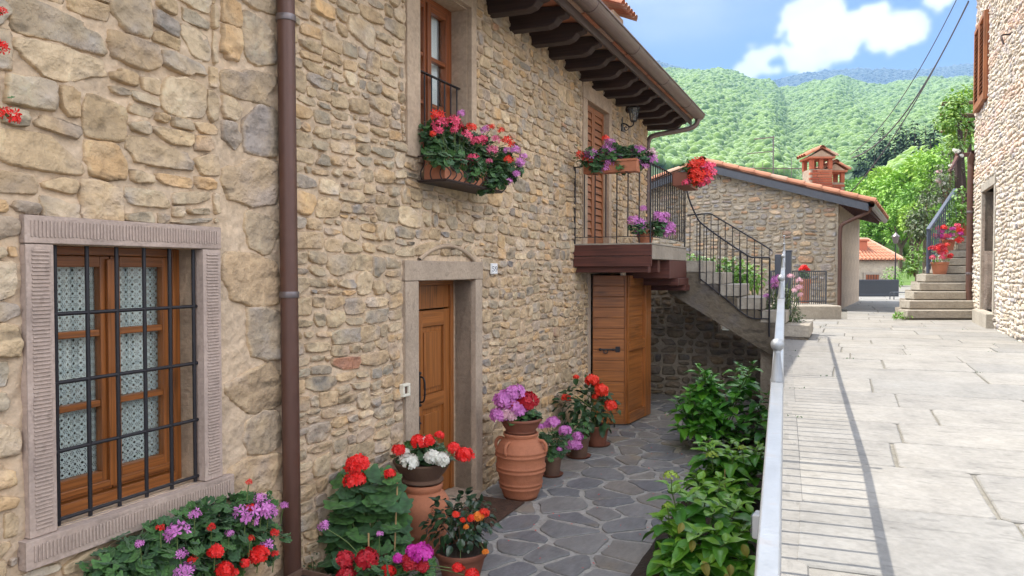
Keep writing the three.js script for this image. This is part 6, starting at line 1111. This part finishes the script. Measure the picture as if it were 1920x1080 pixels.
  for (const [x, y, r, m] of [[1089, 291, 8, PT.scarlet], [1098, 300, 6, PT.scarlet], [1107, 291, 10, PT.mauve], [1112, 304, 8, PT.crimson], [1135, 282, 9, PT.mauve], [1147, 285, 9, PT.mauve], [1143, 268, 8, PT.mauve], [1135, 260, 6, PT.scarlet], [1143, 303, 9, PT.mauve], [1160, 298, 9, PT.mauve], [1137, 319, 8, PT.mauve], [1181, 303, 9, PT.mauve], [1197, 303, 8, PT.mauve], [1195, 282, 9, PT.mauve], [1203, 283, 8, PT.mauve], [1221, 288, 9, PT.pale], [1223, 300, 8, PT.mauve], [1209, 312, 7, PT.mauve], [1190, 280, 6, PT.mauve], [1118, 297, 6, PT.hot]]) head(c, ic(x, y, 8.95), r / F * 8.95 * 1.2, m, 'loose', V(0, 3.4, 0));
  for (const [x, y] of [[1082, 272], [1090, 283], [1085, 302], [1080, 296], [1092, 308]]) setLeaf(part('leaf', pick(G.round), LF.ger[1], c), ic(x, y, 8.95), V(rr(-1, 1), 0.2, 1), V(0, 1, 0.6), 0.035);
  // box on the balcony's front rail, seen from its end
  const e = thing('flower_box', 'terracotta box of scarlet geraniums on the stair corner of the balcony', 'flower box', HP(4.05, 0, 1.12).toArray(), HPHI);
  trough(e, 0.75, 0.19, 0.17, M.clayDark, 3.165); e.updateMatrixWorld(); const ie = (px, py, D) => e.worldToLocal(atD(px, py, D));
  for (const [x, y, r, n] of [[1290, 318, 0.13, 110], [1310, 330, 0.14, 130]]) crown(e, ie(x, y, 9.75), [r, r, 0.14], n, 0.035, G.round, [LF.ger[1], LF.bright[1]], { low: -1, stuff: true });
  for (const [x, y, r, m] of [[1300, 312, 9, PT.scarlet], [1312, 305, 9, PT.scarlet], [1322, 314, 11, PT.hot], [1306, 325, 9, PT.scarlet], [1318, 328, 11, PT.scarlet], [1330, 325, 10, PT.hot], [1325, 340, 10, PT.hot], [1308, 341, 10, PT.scarlet], [1298, 334, 7, PT.scarlet], [1333, 312, 7, PT.hot], [1287, 343, 6, PT.hot], [1297, 322, 6, PT.scarlet], [1316, 347, 6, PT.hot]]) head(e, ie(x, y, 9.6), r / F * 9.6 * 1.2, m, 'loose', V(0.35, 3.36, 0));
  // pot on the balcony floor
  const p = thing('potted_geranium', 'terracotta pot of mauve geraniums standing on the balcony corner', 'potted plant', HP(2.92, 2.397, 0.86).toArray());
  pot(p, 0.115, 0.16, M.clay, {}); const ip = (px, py) => at(p.position, px, py, 9.0);
  for (const [x, y, r, n] of [[1197, 428, 0.11, 80], [1233, 430, 0.12, 90]]) crown(p, ip(x, y), [r, r * 0.9, r], n, 0.034, G.round, LF.ger, { low: -0.8, stuff: true });
  for (const [x, y, r] of [[1188, 413, 9], [1201, 420, 9], [1202, 430, 8], [1206, 392, 6], [1236, 408, 9], [1243, 415, 8], [1248, 405, 7], [1243, 428, 9], [1255, 437, 10], [1258, 424, 7], [1233, 402, 6], [1250, 430, 8], [1195, 436, 5]]) head(p, ip(x, y), r / F * 9.0 * 1.2, PT.mauve, 'loose', V(0, 0.2, 0));
}

// ---------------------------------------------------------------- greenery by the stairs, the kerb and the steps
{
  RND = mulberry(2626);
  const s = thing('leafy_shrub', 'bright green leafy shrub in the sun behind the outside stairs', 'shrub', [3.5, ROAD, -12.9]);
  for (const [x, y, r, n] of [[1315, 508, 0.3, 180], [1345, 510, 0.3, 200], [1380, 512, 0.3, 200], [1410, 520, 0.25, 140], [1360, 530, 0.4, 240], [1300, 485, 0.15, 50]]) crown(s, at(s.position, x, y, 12.9), [r, r * 0.85, 0.3], n, 0.10, G.oval, LF.bright, { low: -1, stuff: true });
  for (let i = 0; i < 9; i++) part('stem', bar(V(rr(-0.5, 0.9), 0, rr(-0.1, 0.1)), V(rr(-0.5, 0.9), 0.8, rr(-0.1, 0.1)), 0.012, 5), M.stem, s);
  // valerian by the end of the lane railing
  const v = thing('valerian_plant', 'grey green plant with pale pink flower tufts at the far end of the lane railing', 'plant', [3.75, ROAD - 0.1, -10.75]);
  const iv = (px, py, D = 10.75) => at(v.position, px, py, D);
  for (const [x, y, r, n] of [[1450, 575, 0.17, 190], [1444, 605, 0.16, 160], [1485, 590, 0.13, 110], [1478, 560, 0.15, 90], [1495, 600, 0.12, 70], [1455, 545, 0.13, 80]]) crown(v, iv(x, y), [r, r, 0.13], n, 0.06, G.narrow, LF.grey, { low: -1, stuff: true });
  for (const [x, y, r, m] of [[1455, 525, 8, PT.mauve], [1463, 522, 8, PT.mauve], [1452, 538, 7, PT.mauve], [1459, 532, 7, PT.pale], [1437, 556, 6, PT.mauve], [1482, 518, 6, PT.pale], [1498, 526, 6, PT.pale], [1498, 540, 7, PT.pale], [1490, 545, 6, PT.pale], [1501, 553, 5, PT.pale], [1448, 530, 6, PT.mauve]]) head(v, iv(x, y, 10.65), r / F * 10.65, m, 'loose', V((x - 1470) / F * 8, 0.3, 0));
  for (let i = 0; i < 14; i++) { const x = rr(1440, 1505); part('stem', tube([iv(lerp(x, 1465, 0.7), 625), iv(lerp(x, 1465, 0.3), 575), iv(x, rr(525, 550))], 0.005, 5), M.stem, v); }
  const rg = thing('potted_geranium', 'small red geranium pot behind the grey fence on the platform', 'potted plant', atD(1509, 505, 15.4).setY(ROAD + 0.26).toArray());
  pot(rg, 0.12, 0.5, M.clay); for (const [x, y, r] of [[1508, 502, 6], [1502, 505, 4], [1514, 506, 4]]) head(rg, at(rg.position, x, y, 15.4), r / F * 15.4, PT.red, 'ball', V(0, 0.5, 0)); crown(rg, V(0, 0.6, 0), [0.12, 0.08, 0.12], 40, 0.05, G.round, LF.ger, { stuff: true });

  // pots on the right hand steps
  const stepPot = (label, px, py, k, r, h) => { const st = STEPS[k], q = atD(px, py, st.D + 0.18); const g = thing('potted_plant', label, 'potted plant', [q.x, st.y + 0.001, q.z]); pot(g, r, h, M.clay, {}); return [g, st.D + 0.18]; };
  const [p1, d1] = stepPot('lowest flower pot on the pale steps with bright red petunias', 1762, 500, 4, 0.17, 0.25);
  crown(p1, V(0, 0.34, 0), [0.24, 0.14, 0.2], 90, 0.06, G.oval, LF.bright, { stuff: true });
  for (let i = 0; i < 16; i++) head(p1, at(p1.position, 1763 + rr(-17, 20), 473 + rr(-14, 12), d1 - 0.15), rr(4, 6.5) / F * d1, pick([PT.red, PT.crimson, PT.hot, PT.red]), 'loose');
  const [p2, d2] = stepPot('second flower pot on the pale steps with crimson and red flowers', 1776, 468, 7, 0.16, 0.24);
  crown(p2, V(0.05, 0.36, 0), [0.26, 0.16, 0.2], 90, 0.06, G.oval, LF.bright, { stuff: true });
  for (let i = 0; i < 20; i++) head(p2, at(p2.position, 1778 + rr(-24, 24), 440 + rr(-17, 16), d2 - 0.15), rr(4, 6.5) / F * d2, pick([PT.crimson, PT.red, PT.hot, PT.magenta]), 'loose');
  const [p3, d3] = stepPot('third and largest pot on the pale steps with tall light green foliage', 1805, 434, 9, 0.20, 0.28);
  for (const [x, y, r, n] of [[1800, 402, 0.32, 220], [1806, 374, 0.28, 170], [1787, 412, 0.24, 120]]) crown(p3, at(p3.position, x, y, d3 - 0.25), [r, r, 0.25], n, 0.085, G.oval, LF.bright, { stuff: true, low: -1 });
  // weeds in the joints of the lane, petals fallen on the court
  const wl = [], wd = new THREE.Vector3(); for (const [t, n] of WEEDS) { if (RND() < 0.72) continue; for (let i = 0; i < 7; i++) { const p = HP(t + rr(-0.03, 0.03), ROAD - 0.004, n + rr(-0.07, 0.07)); wd.set(rr(-1, 1), rr(0.4, 1.4), rr(-1, 1)); wl.push(baked(pick(G.small), p, wd, V(0, 1, 0.3), rr(0.010, 0.024))); } }
  solo('weeds', join(wl), LF.pot[0], 'small weeds growing in the joints of the pale lane slabs', 'weeds', null, 'stuff');
  const pl = []; for (let i = 0; i < 70; i++) { const p = HP(rr(-1.6, 4.5), 0.022, 0.25 + RND() * 1.5); pl.push(baked(pick(G.small), p, V(rr(-1, 1), 0.05, rr(-1, 1)), V(0, 1, 0), rr(0.012, 0.026))); }
  solo('fallen_petals', join(pl), PT.red, 'red petals scattered on the slate court', 'petals', null, 'stuff');
  // plants over the boulders
  const sh = (name, label, cat, list, mats, leaf, size, base, fl) => { const g = thing(name, label, cat, base.toArray()); for (const [x, y, D, r, n] of list) crown(g, at(g.position, x, y, D), [r, r * 0.85, r * 0.8], n, size, leaf, mats, { stuff: true, low: -1, core: 0.05 }); for (let i = 0; i < 5; i++) part('stem', tube([V(0, -0.1, 0), at(g.position, list[i % list.length][0] + rr(-5, 5), list[i % list.length][1] + 5, list[i % list.length][2])].flatMap((p, k, l) => k ? [l[0].clone().lerp(p, 0.5).add(V(0.05, 0.05, 0)), p] : [p]), 0.012, 5), M.stemBrown, g); for (const [x, y, D, r, m] of fl ?? []) head(g, at(g.position, x, y, D), r / F * D, m, 'loose'); return g; };
  sh('grey_shrub', 'silvery green tussock above the boulders left of the step railing', 'shrub', [[1722, 430, 17.5, 0.28, 190], [1712, 410, 18, 0.26, 160], [1732, 400, 18, 0.3, 180], [1738, 372, 18.5, 0.25, 130]], LF.grey, G.narrow, 0.12, atD(1725, 450, 17.5));
  sh('green_shrub', 'fresh green plant growing low at the foot of the boulders', 'shrub', [[1712, 488, 16.6, 0.22, 150], [1706, 505, 16.4, 0.16, 80], [1722, 470, 17, 0.2, 100]], LF.bright, G.narrow, 0.10, atD(1714, 510, 16.5));
  sh('rose_bush', 'pale pink flowering bush under the pergola', 'rose bush', [[1770, 345, 18.3, 0.35, 220], [1782, 315, 18.6, 0.33, 200], [1755, 365, 18, 0.25, 120], [1778, 285, 18.8, 0.2, 80], [1765, 330, 18.0, 0.3, 160]], LF.grey, G.small, 0.09, atD(1770, 390, 18.2), [...Array(18)].map(() => { const k = RND(); return [1752 + k * 40 + rr(-12, 12), 372 - k * 85 + rr(-18, 18), 18.0, rr(3, 5), pick([PT.pale, PT.white, PT.white])]; }));
  const vine = thing('grape_vine', 'sunlit vine of yellow green leaves over the pergola', 'vine', atD(1800, 330, 19.4).toArray());
  for (const [x, y, D, r, n] of [[1785, 205, 18.9, 0.36, 330], [1778, 228, 18.8, 0.34, 300], [1795, 185, 18.9, 0.25, 150], [1790, 270, 18.8, 0.28, 160], [1800, 230, 19.8, 0.35, 260], [1815, 195, 20, 0.4, 300], [1808, 255, 20, 0.4, 240], [1790, 255, 19.6, 0.25, 120], [1820, 225, 20.2, 0.35, 220], [1815, 170, 20.2, 0.22, 90]]) crown(vine, at(vine.position, x, y, D), [r, r * 0.8, r], n, 0.11, G.oval, [...LF.bright, leafSun], { stuff: true, low: -1, core: 0.05 });
  part('stem', tube([V(0.1, -1.5, 0), V(0, 0.2, 0), V(0.15, 1.2, 0)], 0.03, 6), M.stemBrown, vine);
  const rb = thing('round_bush', 'round clipped green bush beside the street lamp', 'bush', onY(1676, 552, ROAD).toArray());
  crown(rb, at(rb.position, 1675, 520, -rb.position.z), [0.42, 0.42, 0.4], 420, 0.09, G.oval, LF.bright, { stuff: true, low: -1, core: 0.3 }); part('stem', bar(V(0, 0, 0), V(0, 0.4, 0), 0.03, 6), M.stemBrown, rb);
  const gr = thing('grass_tuft', 'small tuft of grass at the foot of the lowest pale step', 'grass', onY(1690, 600, ROAD).toArray()); crown(gr, V(0, 0.05, 0), [0.16, 0.08, 0.1], 60, 0.09, G.narrow, LF.bright, { stuff: true, low: 0 });
}
// ---------------------------------------------------------------- hills, woods and trees
const crestOf = (pts) => (px) => { if (px <= pts[0][0]) return pts[0][1]; for (let i = 1; i < pts.length; i++) if (px <= pts[i][0]) { const [a, b] = [pts[i - 1], pts[i]], k = (px - a[0]) / (b[0] - a[0]); return lerp(a[1], b[1], k * k * (3 - 2 * k) * 0.5 + k * 0.5); } return pts[pts.length - 1][1]; };
// each hill: a sheet over bearing and distance, from its foot to beyond its crest
function hill(name, label, pts, d0, d1, foot, shape, px0, px1, mat, rough) {
  const crest = crestOf(pts), NU = 120, ND = 44, pos = [], idx = [], uv = [];
  const height = (px, k) => { const u = (px - CX) / F, D = lerp(d0, d1, k), H = EYE + (505 - crest(px)) / F * d1; const f = k <= 1 ? Math.pow(smooth(0, 1, k) * 0.35 + k * 0.65, shape) : 1 - (k - 1) * 0.9; const gul = rough * (fbm(u * 9 + d1, k * 1.6, d1 * 0.01, 4)) * Math.min(k * 2.5, 1) * clamp((1.02 - k) * 5, 0, 1) + rough * 0.10 * fbm(u * 40, k * 9, 3, 3); return foot + (H - foot) * f + gul * (H - foot); };
  for (let j = 0; j <= ND; j++) { const k = j / ND * 1.15; for (let i = 0; i <= NU; i++) { const px = lerp(px0, px1, i / NU), u = (px - CX) / F, D = lerp(d0, d1, k); pos.push(u * D, height(px, k), -D); uv.push(u * D / 30, D / 30); } }
  for (let j = 0; j < ND; j++) for (let i = 0; i < NU; i++) { const a = j * (NU + 1) + i, c = a + NU + 1; idx.push(a, a + 1, c + 1, a, c + 1, c); }
  const g = new THREE.BufferGeometry(); g.setAttribute('position', new THREE.Float32BufferAttribute(pos, 3)); g.setAttribute('uv', new THREE.Float32BufferAttribute(uv, 2)); g.setIndex(idx); g.computeVertexNormals();
  solo(name, g, mat, label, 'hill', null, 'structure');
  return (px, k) => { const u = (px - CX) / F, D = lerp(d0, d1, k); return V(u * D, height(px, k), -D); };
}
const hillMat = std(L(0.045, 0.085, 0.025), { roughness: 1 }), meadow = std(L(0.10, 0.18, 0.035), { map: TX.mortar, roughness: 1 });
RND = mulberry(3030);
const hFar = hill('mountain', 'far blue mountain ridge under the clouds', [[700, 120], [1200, 118], [1300, 140], [1430, 160], [1470, 152], [1500, 146], [1560, 138], [1640, 137], [1700, 141], [1760, 136], [1820, 127], [2400, 100]], 2200, 3600, 100, 1, 700, 2300, hillMat, 0.08);
const hLeft = hill('hill', 'wooded green hill rising on the left of the valley', [[700, 80], [1100, 138], [1240, 152], [1300, 157], [1350, 164], [1400, 172], [1440, 180], [1480, 218], [1540, 262], [1700, 330], [2300, 420]], 150, 1500, 10, 1.0, 500, 1900, hillMat, 0.10);
const hRight = hill('hill', 'wooded green hill rising on the right of the valley', [[700, 420], [1200, 330], [1330, 262], [1400, 235], [1440, 205], [1470, 188], [1526, 174], [1585, 166], [1650, 172], [1720, 164], [1820, 156], [2400, 90]], 180, 1800, 10, 1.0, 500, 2500, hillMat, 0.11);
const hNear = hill('hillside', 'near grassy hillside behind the red roofed house', [[900, 470], [1500, 470], [1580, 430], [1640, 360], [1700, 300], [1760, 270], [1900, 220], [2500, 160]], 44, 150, 1.0, 1.15, 1000, 2500, meadow, 0.05);
{
  // one crown per broadleaved tree far off; thousands of them make the wood
  const blob = (seed, n) => { const list = [], r = mulberry(seed), s0 = RND; RND = r; for (let i = 0; i < n; i++) { const g = new THREE.IcosahedronGeometry(1, 2), p = g.attributes.position, q = i ? rr(0.4, 0.62) : 0.75, off = i ? V(rr(-0.6, 0.6), rr(-0.3, 0.65), rr(-0.6, 0.6)) : V(0, 0, 0); for (let k = 0; k < p.count; k++) { const v = V(p.getX(k), p.getY(k), p.getZ(k)), f = q * (1 + 0.5 * fbm(v.x * 2 + i * 5 + seed, v.y * 2, v.z * 2, 3)); p.setXYZ(k, v.x * f + off.x, v.y * f * 0.9 + off.y, v.z * f + off.z); } g.deleteAttribute('normal'); const m = mergeVertices(plainless(g)); m.computeVertexNormals(); list.push(plainGeo(m)); } RND = s0; return join(list); };
  function plainless(g) { g.deleteAttribute('uv'); return g; }
  const G1 = [blob(5, 5), blob(9, 6), blob(14, 5)], leafy = phy(L(1, 1, 1), { roughness: 0.85, transmission: 0.22, thickness: 0, side: THREE.DoubleSide }), m4 = new THREE.Matrix4(), q4 = new THREE.Quaternion(), e4 = new THREE.Euler();
  const wood = (label, hf, n, kA, kB, pxA, pxB, size, tone) => {
    for (let v = 0; v < 3; v++) {
      const im = new THREE.InstancedMesh(G1[v], leafy, n / 3 | 0); im.name = numbered('forest'); const c = new THREE.Color();
      for (let i = 0; i < im.count; i++) {
        const k = Math.pow(rr(kA * kA, kB * kB), 0.5), px = rr(pxA, pxB), p = hf(px, k), s = size * rr(0.45, 1.5) * lerp(0.62, 1, clamp(k * 1.6)), n1 = fbm(p.x * 0.012 + 3, p.z * 0.012, 2, 3), n2 = fbm(p.x * 0.05, p.z * 0.05, 7, 3);
        m4.compose(V(p.x, p.y + s * 0.45, p.z), q4.setFromEuler(e4.set(rr(-0.2, 0.2), rr(0, 6.28), rr(-0.2, 0.2))), V(s, s * rr(0.85, 1.3), s)); im.setMatrixAt(i, m4);
        const t = clamp(0.5 + n1 * 0.6 + n2 * 0.6 + rr(-0.45, 0.45)); c.setRGB(lerp(tone[0][0], tone[1][0], t), lerp(tone[0][1], tone[1][1], t), lerp(tone[0][2], tone[1][2], t)); im.setColorAt(i, c);
      }
      scene.add(im); tag(im, label, 'forest', null, 'stuff'); im.castShadow = im.receiveShadow = true;
    }
  };
  const T = [[0.078, 0.165, 0.028], [0.15, 0.262, 0.034]];
  wood('broadleaved wood covering the left valley hill', hLeft, 70000, 0.12, 1.05, 1040, 1640, 4.6, T);
  wood('broadleaved wood covering the right valley hill', hRight, 76000, 0.12, 1.05, 1240, 1850, 4.6, T);
  wood('dark wood on the far blue mountain ridge', hFar, 20000, 0.4, 1.04, 1000, 1960, 10, [[0.012, 0.03, 0.025], [0.03, 0.06, 0.045]]);
  wood('bright scrub and saplings on the near hillside', hNear, 2400, 0.15, 0.85, 1560, 1860, 1.3, [[0.05, 0.14, 0.02], [0.20, 0.34, 0.035]]);
}
{
  RND = mulberry(3131);
  // dark spruces
  const crownG = (seed) => { const out = [], s0 = RND; RND = mulberry(seed); for (let y = 0.06; y < 1; y += 0.032) { const R = 0.21 * Math.pow(1 - y, 0.8) + 0.008, n = Math.max(5, Math.round(15 * (1 - y)) + 4); for (let i = 0; i < n; i++) { const a = rr(0, 6.28), l = R * rr(0.65, 1.15), d = V(Math.cos(a), rr(-0.35, 0.05), Math.sin(a)); out.push(baked(G.narrow[i % 3], V(0, y, 0).addScaledVector(d, 0.01), d, V(0, 1, 0), l)); } } RND = s0; return join(out); };
  const mats = [L(0.014, 0.040, 0.018), L(0.020, 0.052, 0.020)].map((c) => std(c, { roughness: 0.9, side: THREE.DoubleSide })), geos = [crownG(1), crownG(2), crownG(3)];
  const spots = [[1735, 245, 230, 128], [1700, 250, 220, 140], [1752, 236, 250, 120], [1668, 262, 200, 150], [1688, 240, 215, 145], [1640, 278, 190, 155], [1716, 232, 235, 138], [1655, 250, 205, 160], [1625, 285, 180, 165], [1678, 275, 200, 132], [1745, 262, 230, 115], [1610, 290, 170, 170], [1722, 268, 225, 122]];
  const words = ['tall dark spruce nearest the pergola', 'dark spruce with a narrow crown', 'tallest dark spruce beside the pergola', 'slender dark spruce', 'dark pointed spruce', 'smaller spruce', 'dark spruce standing tallest in the row', 'spruce half hidden by its neighbours', 'thin spruce', 'broad low spruce', 'dark spruce before the others', 'smallest spruce', 'dark spruce low in the row'];
  const order = spots.map((s, i) => [s, i]).sort((a, b) => a[0][0] - b[0][0]).map((s) => s[1]), ord = ['first', 'second', 'third', 'fourth', 'fifth', 'sixth', 'seventh', 'eighth', 'ninth', 'tenth', 'eleventh', 'twelfth', 'thirteenth'];
  spots.forEach(([px, py, , D], i) => {
    const topP = atD(px, py - 20, D), h = 15 + rr(-2, 3), t = thing('spruce_tree', 'dark spruce on the hillside, ' + ord[order.indexOf(i)] + ' from the left in its row', 'tree', [topP.x, topP.y - h, topP.z], rr(0, 6), 'dark spruces on the near hillside');
    const c = part('crown', geos[i % 3], mats[i % 2], t); c.scale.set(h * 1.15, h, h * 1.15); part('trunk', bar(V(0, -3, 0), V(0, h * 0.9, 0), 0.22, 7, 0.04), M.bark, t);
  });
  // sunlit broadleaved trees behind the red roof
  const leafCrown = (seed) => { const out = [], s0 = RND; RND = mulberry(seed); const lumps = []; for (let i = 0; i < 13; i++) { const a = rr(0, 6.28), r = rr(0.15, 0.62), y = rr(-0.3, 0.75); lumps.push([Math.cos(a) * r * (1 - Math.max(0, y) * 0.5), y, Math.sin(a) * r * (1 - Math.max(0, y) * 0.5), rr(0.26, 0.42)]); } for (const [x, y, z, r] of lumps) for (let i = 0; i < 190; i++) { const a = rr(0, 6.28), v = rr(-0.7, 1), q = Math.sqrt(1 - v * v), k = r * Math.pow(rr(0.2, 1), 0.35), d = V(Math.cos(a) * q, v, Math.sin(a) * q); out.push(baked(G.small[i % 2], V(x, y * 0.85, z).addScaledVector(d, k), d.clone().add(V(rr(-1, 1), rr(-0.9, 0.3), rr(-1, 1))), V(rr(-0.6, 0.6), 1, rr(-0.6, 0.6)), rr(0.10, 0.16))); } RND = s0; return join(out); };
  const lg = [leafCrown(41), leafCrown(42), leafCrown(43)], lm = [L(0.22, 0.42, 0.035), L(0.17, 0.36, 0.035), L(0.28, 0.46, 0.045), L(0.12, 0.28, 0.035)].map((c) => leafMat(c, { map: null, roughness: 0.7 }));
  const list = [[1742, 335, 62, 2.6, 0], [1700, 350, 66, 2.8, 0], [1660, 368, 70, 3.0, 2], [1625, 385, 74, 3.2, 1], [1745, 345, 55, 2.8, 2], [1710, 385, 56, 3.0, 0], [1668, 395, 60, 3.0, 0], [1630, 408, 64, 2.8, 2], [1735, 395, 48, 2.2, 1], [1690, 425, 52, 2.2, 0], [1650, 432, 56, 2.2, 1], [1605, 405, 78, 3.4, 3], [1680, 372, 80, 3.0, 3], [1640, 385, 86, 3.2, 1], [1600, 385, 92, 3.6, 3], [1720, 425, 46, 1.8, 2], [1770, 330, 44, 2.0, 0]];
  const byX = list.map((s, i) => [s, i]).sort((a, b) => a[0][0] - b[0][0]).map((s) => s[1]);
  const what = ['yellow green tree', 'mid green tree', 'pale lime green tree', 'deep green tree'], ordinal = [...ord, 'fourteenth', 'fifteenth', 'sixteenth', 'seventeenth'];
  list.forEach(([px, py, D, r, c], i) => {
    const p = atD(px, py, D), t = thing('leafy_tree', what[c] + ' on the slope above the red roof, ' + ordinal[byX.indexOf(i)] + ' from the left', 'tree', [p.x, p.y - r * 1.5, p.z], rr(0, 6), 'broadleaved trees above the red roof');
    const q = part('crown', lg[i % 3], lm[c], t); q.position.y = r * 1.5; q.scale.setScalar(r);
    part('trunk', [bar(V(0, -6, 0), V(0, r * 0.9, 0), r * 0.07, 7, r * 0.05), ...[0, 1, 2, 3].map((k) => bar(V(0, r * 0.8, 0), V(Math.cos(k * 1.6) * r * 0.4, r * 1.5, Math.sin(k * 1.6) * r * 0.4), r * 0.045, 5, r * 0.02))], M.bark, t);
  });
}
scene.fog = new THREE.FogExp2(new THREE.Color().setRGB(0.36, 0.62, 1.0), 0.00017);
renderer.render(scene, camera);
